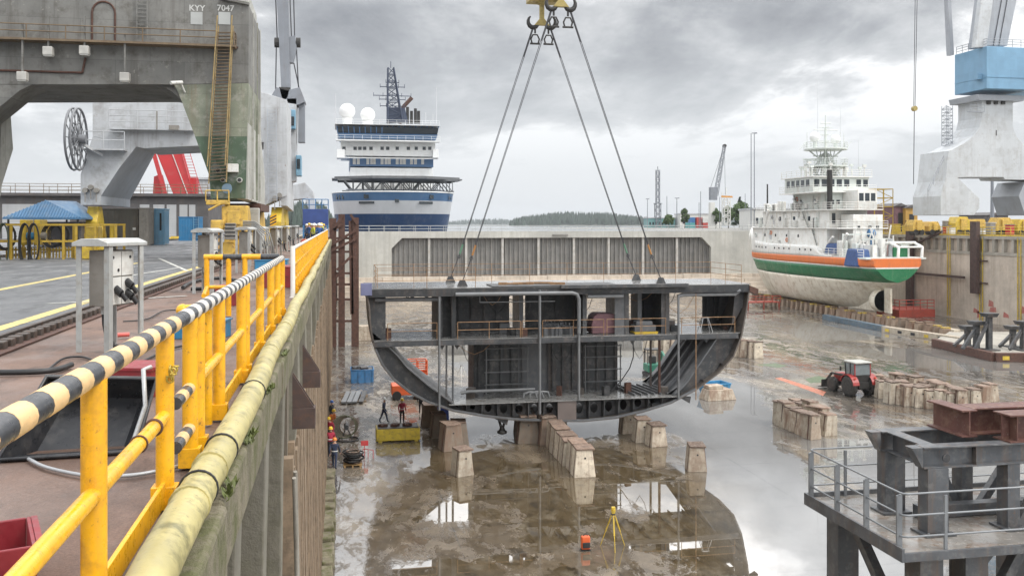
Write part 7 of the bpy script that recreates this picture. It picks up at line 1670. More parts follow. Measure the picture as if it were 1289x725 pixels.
# ================================================================ tractor
def tractor(p,rz):
    t=thing('tractor','red farm tractor with a pale cab roof on the wet dock floor','tractor',(0,0,0)); MR=mat('tractor_red',(.30,.026,.024),.4,var=.12,sc=3,dirt=(.16,.10,.07),damt=.6); ty=mat('tyre_rubber',(.028,.027,.026),.85,var=.3,sc=4,dirt=(.13,.11,.085),damt=.8,bump=.4)
    # forward is +Y, rear towards -Y
    mb=MB(); mb.prism([(-.05,.85),(1.95,.85),(2.1,1.0),(2.1,1.35),(1.9,1.55),(.1,1.72),(-.05,1.72)],'x',-.42,.42); hd=mb.build('bonnet',MR,t,bevel=.07)
    mb=MB(); mb.box(-.36,.36,2.101,2.12,.95,1.35); mb.build('grille',M['rubber'],hd)
    mb=MB(); mb.box(-.3,.3,-1.3,2.0,.55,.846); mb.build('chassis',M['hookdk'],t,bevel=.04)
    mb=MB(); mb.prism([(-1.35,1.75),(-.1,1.75),(.0,2.6),(-.15,2.72),(-1.2,2.72),(-1.32,2.6)],'x',-.72,.72); cb=mb.build('cab',mat('cab_glass',(.16,.185,.19),.12,var=.2,bump=0,spec=.9),t,bevel=.05)
    for x in (-.74,.74):
        for a,b in (((-1.33,1.7),(-1.3,2.7)),((-.08,1.7),(.02,2.7)),((-.7,1.7),(-.7,2.7))): mb=MB(); mb.beam((x*.985,a[0],a[1]),(x*.985,b[0],b[1]),.07,.07); mb.build('pillar',MR if a[0]<-1 else M['hookdk'],cb)
    mb=MB(); mb.box(-.82,.82,-1.5,.15,2.722,2.86); mb.build('cab_roof',mat('tractor_roof',(.36,.36,.33),.5,dirt=(.2,.18,.15)),t,bevel=.06)
    mb=MB(); mb.box(-.70,.70,-1.36,-.1,1.15,1.746); mb.build('cab_body',M['hookdk'],t)
    mb=MB(); mb.box(-.5,.5,-1.55,-1.37,.7,1.2); mb.tube((-.3,-1.75,.55),(-.3,-1.3,.8),.04); mb.tube((.3,-1.75,.55),(.3,-1.3,.8),.04); mb.build('hitch',M['hookdk'],t)
    for s in (-1,1):
        for (y,r_,w_,x) in ((-.85,.85,.52,.92),(1.55,.6,.42,.85)):
            m1=MB(); c=V((s*x,y,r_)); pr=[(r_*.55,-w_*.5),(r_*.85,-w_*.5),(r_,-w_*.36),(r_,w_*.36),(r_*.85,w_*.5),(r_*.55,w_*.5)]
            m1.lathe(pr,(0,0,0),26); 
            for k in range(20):
                a=2*math.pi*k/20; m1.obox((math.cos(a)*r_*1.0,math.sin(a)*r_*1.0,(w_*.22 if k%2 else -w_*.22)),(.07,.09,w_*.5),a)
            m1.v=[(c.x+z,c.y+x_,c.z+y_) for x_,y_,z in m1.v]; wh=m1.build('wheel',ty,t)
            m2=MB(); m2.tube(c-V((w_*.3,0,0)),c+V((w_*.3,0,0)),r_*.54,n=20); m2.build('rim',MR if r_<.7 else M['hookdk'],wh); m2=MB(); m2.tube(c-V((w_*.42,0,0)),c+V((w_*.42,0,0)),r_*.2,n=12); m2.build('hub',M['hookdk'],wh)
        mb=MB(); pts=[(s*.66+(-.0),-1.75,1.25)]
        arc=[(-.85+math.cos(rad(a))*.97,.85+math.sin(rad(a))*.97) for a in range(20,176,15)]; arc2=[(-.85+math.cos(rad(a))*.91,.85+math.sin(rad(a))*.91) for a in range(170,19,-15)]
        mb.prism(arc+arc2,'x',s*.62,s*1.2); mb.build('mudguard',MR,t)
        mb=MB(); mb.box(s*.95-.09,s*.95+.09,-1.66,-1.60,1.5,1.62); mb.build('tail_light',mat('tail_light_red',(.5,.05,.02),.3),t)
        mb=MB(); mb.beam((s*.72,.2,1.55),(s*.72,1.9,1.5),.12,.16); mb.beam((s*.72,1.9,1.5),(s*.72,2.9,.55),.12,.16,up=(0,1,0)); mb.build('loader_arm',M['hookdk'],t)
        mb=MB(); mb.beam((s*.75,-.05,2.2),(s*1.15,.05,2.2),.03,.03); mb.box(s*1.15-.08,s*1.15+.08,.03,.07,2.0,2.35); mb.build('mirror',M['hookdk'],t)
    mb=MB(); mb.prism([(2.85,.15),(3.5,.08),(3.5,.14),(2.98,.25),(2.95,.75),(2.85,.8)],'x',-1.05,1.05); mb.build('bucket',M['hookdk'],t)
    mb=MB(); mb.tube((.47,.35,1.7),(.47,.35,2.6),.05); mb.build('exhaust',M['hookdk'],t)
    t.location=p; t.rotation_euler=(0,0,rz); return t
p=ground(1081,498,FL); tractor(V((p.x,p.y+.9,FL)),rad(4))
# ================================================================ mini excavator behind the section
p=ground(822,474,FL); ex=thing('mini_excavator','small green mini excavator with dark canopy behind the ship section','excavator',(p.x,p.y,FL)); GN=mat('machine_green',(.03,.17,.11),.45,var=.1,dirt=(.1,.12,.1),damt=.4)
for s in (-.55,.55): mb=MB(); mb.prism([(-.9,.0),(.9,.0),(1.05,.22),(.9,.45),(-.9,.45),(-1.05,.22)],'x',p.x+s-.18,p.x+s+.18); mb.v=[(x,y+p.y if abs(y)<5 else y,z+FL if z>-1 else z) for x,y,z in mb.v]; mb.build('track',M['rubber'],ex,bevel=.04)
mb=MB(); mb.box(p.x-.75,p.x+.75,p.y-.9,p.y+.7,FL+.52,FL+1.25); mb.build('body',GN,ex,bevel=.08)
for dx,dy in ((-.62,-.3),(.62,-.3),(-.62,.6),(.62,.6)): mb=MB(); mb.beam((p.x+dx,p.y+dy,FL+1.25),(p.x+dx,p.y+dy,FL+2.5),.07,.07); mb.build('cab_post',M['hookdk'],ex)
mb=MB(); mb.box(p.x-.72,p.x+.72,p.y-.42,p.y+.72,FL+2.5,FL+2.6); mb.build('canopy',M['hookdk'],ex,bevel=.03)
mb=MB(); mb.box(p.x-.3,p.x+.3,p.y-.1,p.y+.45,FL+1.252,FL+1.9); mb.build('seat',M['rubber'],ex,bevel=.06)
mb=MB(); mb.path([(p.x+.35,p.y-.95,FL+1.0),(p.x+.4,p.y-1.4,FL+2.5),(p.x+.4,p.y-2.3,FL+2.0)],.11); mb.path([(p.x+.4,p.y-2.3,FL+2.0),(p.x+.4,p.y-2.5,FL+.8)],.08); mb.build('boom',GN,ex); mb=MB(); mb.prism([(p.y-2.75,FL+.75),(p.y-2.35,FL+.8),(p.y-2.3,FL+.3),(p.y-2.7,FL+.15)],'x',p.x+.15,p.x+.65); mb.build('bucket',M['hookdk'],ex)
# blue skip on the slab, right of the section
p=ground(903,502,FL); mb=MB(); 
def skip(cx,cy,z,w_,d_,h,m,label,fl=.22,rz=0,name='skip'):
    r=thing(name,label,'skip',(0,0,0)); a,b=w_/2,d_/2; mb=MB(); t_=.05
    o=[(-a,-b,0),(a,-b,0),(a,b,0),(-a,b,0),(-a-fl,-b-fl*.3,h),(a+fl,-b-fl*.3,h),(a+fl,b+fl*.3,h),(-a-fl,b+fl*.3,h)]
    i=[(-a+t_,-b+t_,t_),(a-t_,-b+t_,t_),(a-t_,b-t_,t_),(-a+t_,b-t_,t_),(-a-fl+t_,-b-fl*.3+t_,h),(a+fl-t_,-b-fl*.3+t_,h),(a+fl-t_,b+fl*.3-t_,h),(-a-fl+t_,b+fl*.3-t_,h)]
    mb.add(o+i,[(3,2,1,0),(0,1,5,4),(1,2,6,5),(2,3,7,6),(3,0,4,7),(8,9,10,11),(12,13,9,8),(13,14,10,9),(14,15,11,10),(15,12,8,11),(4,5,13,12),(5,6,14,13),(6,7,15,14),(7,4,12,15)]); mb.build('skip_body',m,r)
    for f in (-.9,-.3,.3,.9): mb=MB(); mb.beam((a*f,-b-.03,.05),(a*f*1.05,-b-fl*.3-.03,h-.1),.1,.06,up=(0,1,0)); mb.build('rib',m,r)
    mb=MB(); mb.path([(x,y,h) for x,y,_ in o[4:]],.05,6,True); mb.build('rim',m,r)
    r.location=(cx,cy,z); r.rotation_euler=(0,0,rz); return r
skip(p.x+.4,p.y+1.6,FL+.02,1.7,1.4,1.0,M['blub'],'small bright blue skip standing behind the concrete slab',.3,.15)
p=ground(456,482,FL); skip(p.x,p.y+1.0,FL,2.0,1.9,1.15,M['bluep'],'blue waste skip standing on the wet floor by the left wall',.02); 
mb=MB(); mb.obox((p.x,p.y+1.0,FL+.9),(1.8,1.6,.5)); [mb.obox((p.x+R.uniform(-.6,.6),p.y+1+R.uniform(-.5,.5),FL+1.2),(R.uniform(.2,.7),R.uniform(.2,.5),.3),R.random(),R.random()*.5) for _ in range(9)]; solo(mb,'rubbish',M['sec'],'dark rubbish filling the blue waste skip','rubbish',None,(p.x,p.y+1,FL+.9))
# orange scissor lift
p=ground(512,503,FL); ol=thing('boom_lift','orange lift machine with raised basket frame behind the left end of the section','lift',(p.x,p.y,FL)); OR=mat('machine_orange',(.62,.11,.03),.45,var=.1,dirt=(.2,.08,.05),damt=.35)
mb=MB(); mb.box(p.x-1.2,p.x+1.4,p.y,p.y+1.8,FL+.35,FL+1.15); mb.build('chassis',OR,ol,bevel=.06)
for dx in (-.8,1.0):
    for dy in (.0,1.8): mb=MB(); mb.tube((p.x+dx,p.y+dy-.12,FL+.36),(p.x+dx,p.y+dy+.12,FL+.36),.36,n=16); mb.build('wheel',M['rubber'],ol)
mb=MB(); mb.beam((p.x-.6,p.y+.9,FL+1.15),(p.x+.2,p.y+.9,FL+2.0),.25,.3,up=(0,1,0)); mb.build('arm',OR,ol)
mb=MB(); q=V((p.x+.2,p.y+.4,FL+1.9)); mb.rail([q,q+V((1.5,0,0)),q+V((1.5,1.2,0)),q+V((0,1.2,0)),q],1.15,.045,mids=(.4,.75),step=.75,kick=.25); mb.box(q.x,q.x+1.5,q.y,q.y+1.2,q.z-.08,q.z); mb.build('basket',OR,ol)
# planks stack, yellow ballast box, hose reels, pallet
p=ground(444,509,FL); pl=thing('plank_stack','stack of long grey steel planks lying on the wet floor by the left wall','planks',p)
for k in range(4):
    mb=MB(); x=p.x-.75+k*.45+R.uniform(-.04,.04); mb.beam((x,p.y+R.uniform(-.15,.1),FL+.18),(x+.45+R.uniform(-.05,.05),p.y+4.6,FL+.18),.36,.12); mb.build('plank',M['gtube'] if k!=3 else M['sec'],pl)
mb=MB(); mb.box(p.x-1,p.x+1.1,p.y+.8,p.y+.95,FL,FL+.118); mb.box(p.x-.9,p.x+1.3,p.y+3.4,p.y+3.55,FL,FL+.118); mb.build('bearer',M['timber'],pl)
p=ground(502,556,FL); yb=thing('ballast_box','long yellow steel ballast box standing on the wet floor','box',p); M['ybox']=mat('scuffed_yellow_box',(.50,.37,.03),.55,var=.2,sc=2,dirt=(.16,.12,.05),damt=.6,streak=.4)
mb=MB(); mb.box(p.x-1.45,p.x+1.4,p.y,p.y+1.5,FL+.08,FL+.85); mb.build('box_body',M['ybox'],yb,bevel=.03)
mb=MB(); mb.box(p.x-1.35,p.x+1.3,p.y+.1,p.y+1.4,FL+.852,FL+.90); mb.build('lid',M['sec'],yb)
for f in (-1,-.2,.6): mb=MB(); mb.obox((p.x+f,p.y+.7,FL+.98),(.5,.4,.15),R.uniform(0,1)); mb.build('scrap',M['rust'],yb)
for s in (-1.2,1.15): mb=MB(); mb.box(p.x+s-.12,p.x+s+.12,p.y,p.y+1.5,FL-.0,FL+.078); mb.build('skid',M['ybox'],yb)
p=ground(436,553,FL); hr_=thing('hose_reel','upright round reel of pale hose on the floor by the left wall','hose',p)
for k in range(6):
    mb=MB(); mb.ring((p.x+.06*k-.15,p.y+.05*k,FL+.85),.75-.03*k,.045,'y',28,6); mb.v=[(x+(.0),y,z*1.0) for x,y,z in mb.v]; mb.build('hose_loop',M['capw'] if k%2 else mat('green_grey_hose%d'%k,(.16,.17,.11),.6),hr_)
mb=MB(); mb.tube((p.x-.3,p.y+.1,FL),(p.x,p.y+.1,FL+.85),.04); mb.tube((p.x+.4,p.y+.1,FL),(p.x,p.y+.1,FL+.85),.04); mb.tube((p.x,p.y-.3,FL+.85),(p.x,p.y+.5,FL+.85),.16); mb.ring((p.x+.1,p.y-.1,FL+.05),.7,.045); mb.build('reel_stand',M['sec'],hr_)
p=ground(444,588,FL); cp=thing('cable_pallet','wooden pallet heaped with coils of brown cable on the floor','pallet',p)
mb=MB(); 
for k in range(4): mb.box(p.x-.55,p.x+.55,p.y+k*.3,p.y+k*.3+.18,FL+.1,FL+.13)
for k in (-.5,-.05,.4): mb.box(p.x+k,p.x+k+.1,p.y,p.y+1.08,FL,FL+.098)
mb.build('pallet',mat('pallet_wood',(.36,.22,.09),.8,var=.25),cp)
for k in range(16): mb=MB(); mb.ring((p.x+R.uniform(-.15,.15),p.y+.5+R.uniform(-.15,.15),FL+.18+k*.045),R.uniform(.3,.58),.04,'z',20,5); mb.build('cable_coil',M['rubber'] if k%3 else M['capw'],cp)
mb=MB(); q=ground(459,575,FL); mb.tube((q.x,q.y,FL),(q.x,q.y,FL+.75),.02); mb.box(q.x-.22,q.x+.22,q.y-.015,q.y+.015,FL+.7,FL+1.0); mb.rail([(q.x-.1,q.y,FL),(q.x+.5,q.y-.4,FL)],.5,.02,mids=(),step=.3); solo(mb,'notice_stand',M['redc'],'small red notice plate on a thin stand beside the cable pallet','sign',None,q)
# survey tripods
def tripod(px,py,m,label,s=1.0,head=True):
    p=ground(px,py,FL); t=thing('survey_tripod',label,'tripod',p)
    for k in range(3):
        a=rad(-100+120*k); mb=MB(); f=p+V((math.cos(a)*.62*s,math.sin(a)*.62*s,0)); h_=p+V((math.cos(a)*.07,math.sin(a)*.07,1.45*s)); mid=f.lerp(h_,.45); mb.tube(f,mid,.018); mb.beam(mid,h_,.06,.045); mb.build('leg',m,t)
    mb=MB(); mb.tube(p+V((0,0,1.45*s)),p+V((0,0,1.5*s)),.1); mb.build('head_plate',M['sec'],t)
    if head: mb=MB(); mb.obox(p+V((0,0,1.68*s)),(.17,.14,.24)); mb.tube(p+V((0,-.14,1.7*s)),p+V((0,.14,1.7*s)),.05); mb.obox(p+V((0,0,1.53*s)),(.14,.14,.05)); mb.build('instrument',M['myel'],t,bevel=.02)
    return t
tripod(772,689,M['myel'],'yellow survey tripod with an instrument standing in the shallow water'); tripod(581,484,M['panel'],'pale tripod standing behind the left part of the section',1.15,False)
p=ground(737,692,FL); ob=thing('instrument_case','orange instrument case standing upright in the shallow water','case',p); mb=MB(); mb.box(p.x-.19,p.x+.19,p.y-.12,p.y+.14,FL+.05,FL+.62); mb.build('case_body',OR,ob,bevel=.05); mb=MB(); mb.box(p.x-.16,p.x+.16,p.y-.2,p.y-.123,FL+.15,FL+.38); mb.build('pocket',M['rubber'],ob,bevel=.02); mb=MB(); mb.path([(p.x-.08,p.y,FL+.6),(p.x-.08,p.y,FL+.72),(p.x+.08,p.y,FL+.72),(p.x+.08,p.y,FL+.6)],.02,6); mb.build('handle',M['rubber'],ob); mb=MB(); mb.box(p.x-.21,p.x+.21,p.y-.14,p.y+.16,FL,FL+.048); mb.build('base',M['rubber'],ob)
# blue barrel / sheet near dark blocks
p=ground(556,531,FL); mb=MB(); mb.obox((p.x,p.y+.5,FL+.6),(1.0,.8,1.1),.3,taper=.9); solo(mb,'blue_bin',mat('royal_blue_plastic',(.03,.06,.25),.4),'small royal blue bin between the dark keel blocks','bin',None,(p.x,p.y,FL),bevel=.06)
# ================================================================ far shore, island, trees, masts
def leafmat(name,a,b): return mat(name,a,.8,var=.35,sc=.9,dirt=b,damt=.6,bump=0,hue=.12)
M['leaf']=leafmat('bright_leaf',(.07,.115,.035),(.035,.06,.022)); M['leafd']=leafmat('dark_conifer',(.028,.05,.024),(.018,.032,.018)); M['trunk']=mat('bark',(.10,.075,.055),.9)
M['far']=mat('far_forest',(.040,.062,.045),.9,var=.3,sc=.05,bump=0); M['farland']=mat('far_land',(.055,.065,.05),.9,bump=0)
def hillmesh(name,px0,px1,yc,h,dep):
    a=W(px0,HY,yc);b=W(px1,HY,yc); n_=40; vs=[];fs=[]; prof=[]
    dirv=(b-a).normalized(); nv=V((-dirv.y,dirv.x,0))
    for i in range(n_+1):
        f=i/n_; q=a.lerp(b,f); e=math.sin(math.pi*f)**.45*(.65+.35*NZ.noise(V((f*4,yc*.01,0)))+.25*math.sin(f*math.pi)); prof.append(e)
        for j in range(7):
            g=j/6; z=-2.7+max(0,h*e*math.sin(math.pi*g)); vs.append(q+nv*dep*(g-.2)+V((0,0,z-q.z)))
    for i in range(n_):
        for j in range(6): fs.append((i*7+j,i*7+j+1,(i+1)*7+j+1,(i+1)*7+j))
    mb=MB(); mb.add(vs,fs,True); o=mb.build(name,M['farland']); o['kind']='structure'
    def hz(f,g):
        i=min(n_,int(f*n_)); return a.lerp(b,f)+nv*dep*(g-.2), -2.7+max(0,h*prof[i]*math.sin(math.pi*g))
    return hz
def forest(name,label,px0,px1,yc,h,dep,n_,th,m):
    hz=hillmesh('island' if 'island' in label else 'shore',px0,px1,yc,h,dep); mb=MB()
    for k in range(n_):
        f=R.random(); g=R.uniform(.05,.7); p,z=hz(f,g); t_=th*R.uniform(.6,1.15)*(.55+.45*math.sin(math.pi*f)**.4); r_=t_*R.uniform(.16,.26)
        c=V((p.x,p.y,z-.5)); n6=6
        for (za,ra,zb,rb_) in ((.08,1.0,.55,.55),(.4,.8,1.0,.02)):
            vs=[]
            for q in range(n6): a=2*math.pi*q/n6+R.uniform(-.2,.2); rr=r_*R.uniform(.75,1.2); vs+=[c+V((math.cos(a)*rr*ra,math.sin(a)*rr*ra,t_*za)),c+V((math.cos(a)*rr*rb_,math.sin(a)*rr*rb_,t_*zb))]
            mb.add(vs,[(2*q,2*((q+1)%n6),2*((q+1)%n6)+1,2*q+1) for q in range(n6)])
    return tag(mb.build(name,m,fixn=False),label,'forest',kind='stuff')
forest('forest','dark wooded island on the horizon behind the gate',642,826,2000,11,320,900,22,M['far'])
forest('forest','long faint wooded shore on the horizon left of the island',560,665,4200,12,300,420,20,M['far'])
forest('forest','low faint wooded shore behind the masts on the right',800,1010,3300,10,300,420,20,M['far'])
forest('forest','dark wooded hill on the shore beyond the left quay',340,400,900,16,200,420,15,M['far'])
def tree(px,base,yc,top,spread,m,label,name='tree',conifer=False):
    p=W(px,HY,yc); p.z=-.1; h=CZ-(top-HY)*yc/F; t=thing(name,label,'tree',p,'trees on the far quay'); rw_=spread*yc/F
    mb=MB(); mb.path([p,p+V((.1,0,h*.35)),p+V((-.05,.1,h*.75))],[h*.025,h*.018,h*.007],7)
    for k in range(6): a=k*1.1; z=h*(.3+.08*k); q=p+V((0,0,z)); mb.path([q,q+V((math.cos(a)*rw_*.6,math.sin(a)*rw_*.6,h*.12))],[h*.008,h*.003],5)
    mb.build('trunk',M['trunk'],t)
    mb=MB(); cl=[]
    for k in range(34):
        if conifer: f=R.uniform(.12,1); a=R.uniform(0,6.28); rr=rw_*(1.02-f)*R.uniform(.4,1); cl.append((p+V((math.cos(a)*rr,math.sin(a)*rr,h*f)),rw_*.25*(1.1-f)+.15))
        else:
            a=R.uniform(0,6.28); el=R.uniform(-.7,1.5); rr=rw_*R.uniform(.35,.85); cl.append((p+V((math.cos(a)*math.cos(el)*rr,math.sin(a)*math.cos(el)*rr,h*.6+math.sin(el)*h*.36)),rw_*R.uniform(.2,.34)))
    for c,r_ in cl:
        for j in range(60):
            d=V((R.gauss(0,1),R.gauss(0,1),R.gauss(0,1))).normalized()*r_*R.uniform(.5,1.05); s_=rw_*.075+.08; u=V((R.gauss(0,1),R.gauss(0,1),R.gauss(0,1))).normalized(); v=u.cross(d).normalized() if u.cross(d).length>1e-4 else V((1,0,0)); q=c+d
            mb.add([q-u*s_,q+v*s_,q+u*s_,q-v*s_],[(0,1,2,3)])
    mb.build('crown',m,t,fixn=False); return t
tree(842,285,390,271,8,M['leaf'],'small round bush like tree at the left of the far quay trees'); tree(862,284,390,263,7,M['leaf'],'slender pale green tree second from the left on the far quay'); tree(901,284,380,263,9,M['leaf'],'loose green tree under the far crane on the far quay')
tree(917,284,380,260,10,M['leaf'],'green tree between the far crane and the big round tree'); tree(934,285,370,257,17,M['leaf'],'big round green tree on the far quay left of the white ship'); tree(931,285,395,247,10,M['leafd'],'dark pointed conifer behind the big round green tree',conifer=True)
# containers, sheds on the far quay
cols=[('red',(.45,.06,.05)),('blue',(.05,.16,.36)),('white',(.6,.6,.58)),('teal',(.08,.32,.32)),('orange',(.5,.16,.04))]
for i,(px,lv,c) in enumerate(((872,0,3),(880,0,0),(888,0,0),(872,1,1),(880,1,0),(888,1,2))):
    yc=400; p=W(px,HY,yc); nm,cc=cols[c]; m=M.setdefault('cont_'+nm,mat('container_'+nm,cc,.5,var=.1)); mb=MB(); z=lv*2.35-.02
    mb.box(p.x-1.15,p.x+1.15,p.y-.0,p.y+6,z,z+2.3)
    for k in range(7): mb.box(p.x-1.1+k*.33,p.x-.98+k*.33,p.y-.05,p.y-.002,z+.15,z+2.15)
    solo(mb,'container',m,'%s container in the far stack, %s layer, %s'%(nm,('bottom','top','top')[lv],('left column','middle column','right column')[i%3]),'container','containers stacked on the far quay',(p.x,p.y,z))
for (px0,px1,py,yc,l) in ((856,908,270,420,'long low pale building behind the far trees'),(948,1000,264,260,'pale building behind the bow of the white ship'),(815,850,275,430,'low teal and white building left of the far trees')):
    a=W(px0,HY,yc);b=W(px1,HY,yc); h=CZ-(py-HY)*yc/F; r=thing('warehouse',l,'building',a); mb=MB(); mb.prism([tuple(a.xy),tuple(b.xy),(b.x+5,b.y+20),(a.x+5,a.y+20)],'z',-.02,h); mb.build('wall',M['panel'] if px0!=815 else mat('teal_wall',(.15,.30,.30),.6),r); mb=MB(); mb.prism([(a.x-.3,a.y-.3),(b.x+.3,b.y-.3),(b.x+5.3,b.y+20.3),(a.x+4.7,a.y+20.3)],'z',h+.002,h+.5); mb.build('roof',M['lgrey'],r)
    mb=MB(); d=(b-a)/9
    for k in range(8): q=a+d*(k+.6); mb.prism([(q.x,q.y-.12),(q.x+d.x*.5,q.y+d.y*.5-.12),(q.x+d.x*.5,q.y+d.y*.5-.02),(q.x,q.y-.02)],'z',h*.3,h*.6)
    mb.build('window_row',M['dglass'],r)
# masts and poles
def mastp(px,top,yc,w_,label,m=None,lat=False,arm=0,cat='mast',name='mast'):
    p=W(px,HY,yc); p.z=-.1; z=CZ-(top-HY)*yc/F; r=MB()
    if lat: r.lattice(p,V((p.x,p.y,z)),w_,.07,int(z/2.2),w_*.8)
    else: r.tube(p,V((p.x,p.y,z)),w_,w_*.7)
    if arm: r.tube((p.x-arm,p.y,z-.2),(p.x+arm,p.y,z-.2),w_*.5+.05); r.box(p.x+arm*.5,p.x+arm*1.1,p.y-.2,p.y+.2,z-.35,z)
    return solo(r,name,m or M['midgrey'],label,cat,'masts and lamp poles on the far quay',p)
mastp(945.5,168,260,.16,'left pole of the tall twin light mast left of the white ship'); mastp(949.5,167,260,.16,'right pole of the tall twin light mast left of the white ship',arm=.7)
mastp(966,232,240,.28,'dark pole right of the twin light mast',M['hookdk']); mastp(938,244,300,.12,'thin pole left of the twin light mast')
mastp(815,250,420,.2,'thin pole furthest left of the far masts',arm=.8,cat='lamp post',name='lamp_post'); mastp(839.5,247,400,.2,'thin pole right of the lattice tower'); mastp(852,249,400,.22,'lamp pole with an arm beside the small trees',arm=1.0,cat='lamp post',name='lamp_post'); mastp(882,241,400,.2,'tall thin pole over the stacked containers'); mastp(880,255,400,.18,'short thin pole over the stacked containers'); mastp(906,248,360,.15,'thin pole before the far crane')
mastp(1249,226,200,.45,'grey pole seen under the portal crane',M['midgrey'])
# lattice tower crane
p=W(828,HY,430); z=CZ-(214-HY)*430/F; tw=thing('tower','grey lattice tower with a wider lower half on the far shore','tower',(p.x,p.y,0)); mb=MB(); mb.lattice(V((p.x,p.y,-.1)),V((p.x,p.y,z*.42)),2.3,.12,7); mb.build('lower_mast',M['midgrey'],tw); mb=MB(); mb.lattice(V((p.x,p.y,z*.42)),V((p.x,p.y,z)),1.5,.10,10); mb.build('upper_mast',M['midgrey'],tw); mb=MB(); mb.box(p.x-1.7,p.x+1.7,p.y-1.5,p.y+1.5,z*.42-.2,z*.42+.1); mb.tube((p.x,p.y,z),(p.x,p.y,z+1.6),.2); mb.build('platform',M['midgrey'],tw)
# luffing harbour crane
yc=380; p=W(897,HY,yc); cr=thing('harbour_crane','distant harbour crane with a long raised lattice jib','crane',(p.x,p.y,0)); 
def FW(px,py): return W(px,py,yc)
mb=MB(); mb.beam(FW(896,284),FW(896,255),2.0,2.0,up=(0,1,0)); mb.build('column',M['panel'],cr); mb=MB(); q=FW(898,243); mb.box(q.x-1.5,q.x+1.2,q.y-1.2,q.y+1.2,FW(0,252).z,FW(0,236).z); mb.build('machine_house',M['midgrey'],cr); mb=MB(); mb.lattice(FW(901,246),FW(912,184),1.5,.10,14,.9); mb.build('jib',M['wcrane2'] if 'wcrane2' in M else M['lgrey'],cr); mb=MB(); mb.tube(FW(894,238),FW(911,186),.07); mb.tube(FW(912,184),FW(913,245),.06); mb.build('rope',M['wire'],cr)
mb=MB(); q=FW(912,184); mb.tube(q+V((0,-.5,0)),q+V((0,.5,0)),.8); mb.build('jib_head',M['hookdk'],cr)
p=W(914,HY,360); cr=thing('derrick','small distant derrick with an orange cross beam','crane',(p.x,p.y,0)); yc=360; mb=MB(); mb.lattice(FW(914,283),FW(914,250),2.4,.1,6); mb.tube(FW(914,250),FW(914,236),.2); mb.tube(FW(909,284),FW(909,242),.18); mb.build('tower',M['panel'],cr); mb=MB(); a,b=FW(908,247.5),FW(922,248); mb.beam(a,b,.5,.7); mb.build('cross_beam',mat('orange_boom',(.55,.26,.05),.5),cr)
# blue machine at the end of the left quay
p=ground(404,299); p=V((-2.9,116,0)); r=thing('blue_gantry','blue steel stair frame at the far end of the left quay','frame',p); mb=MB(); mb.box(p.x-1.4,p.x+1.7,p.y,p.y+3,1.6,3.6); mb.build('cabin',mat('navy_paint',(.03,.06,.2),.5),r,bevel=.05); mb=MB()
for x in (-1.3,1.6):
    for y in (.1,2.9): mb.beam((p.x+x,p.y+y,0),(p.x+x,p.y+y,1.6),.2,.2)
mb.build('legs',M['bluep'],r); mb=MB(); mb.rail([(p.x-1.4,p.y,3.6),(p.x+1.7,p.y,3.6)],1.2,.06,step=.8); mb.build('railing',M['bluep'],r)
# barrels on the walkway
for i,(x,y,l) in enumerate(((-1.6,48,'small red barrel on the walkway beyond the gap'),(-1.7,52,'small orange red barrel behind the red one'))):
    mb=MB(); mb.lathe([(.28,0),(.3,.05),(.28,.1),(.28,.45),(.3,.5),(.28,.55),(.28,.85),(.3,.9),(.25,.92)],(x,y,-.02),18); solo(mb,'barrel',M['redc'] if not i else OR,l,'barrel','barrels on the walkway',(x,y,-.02))
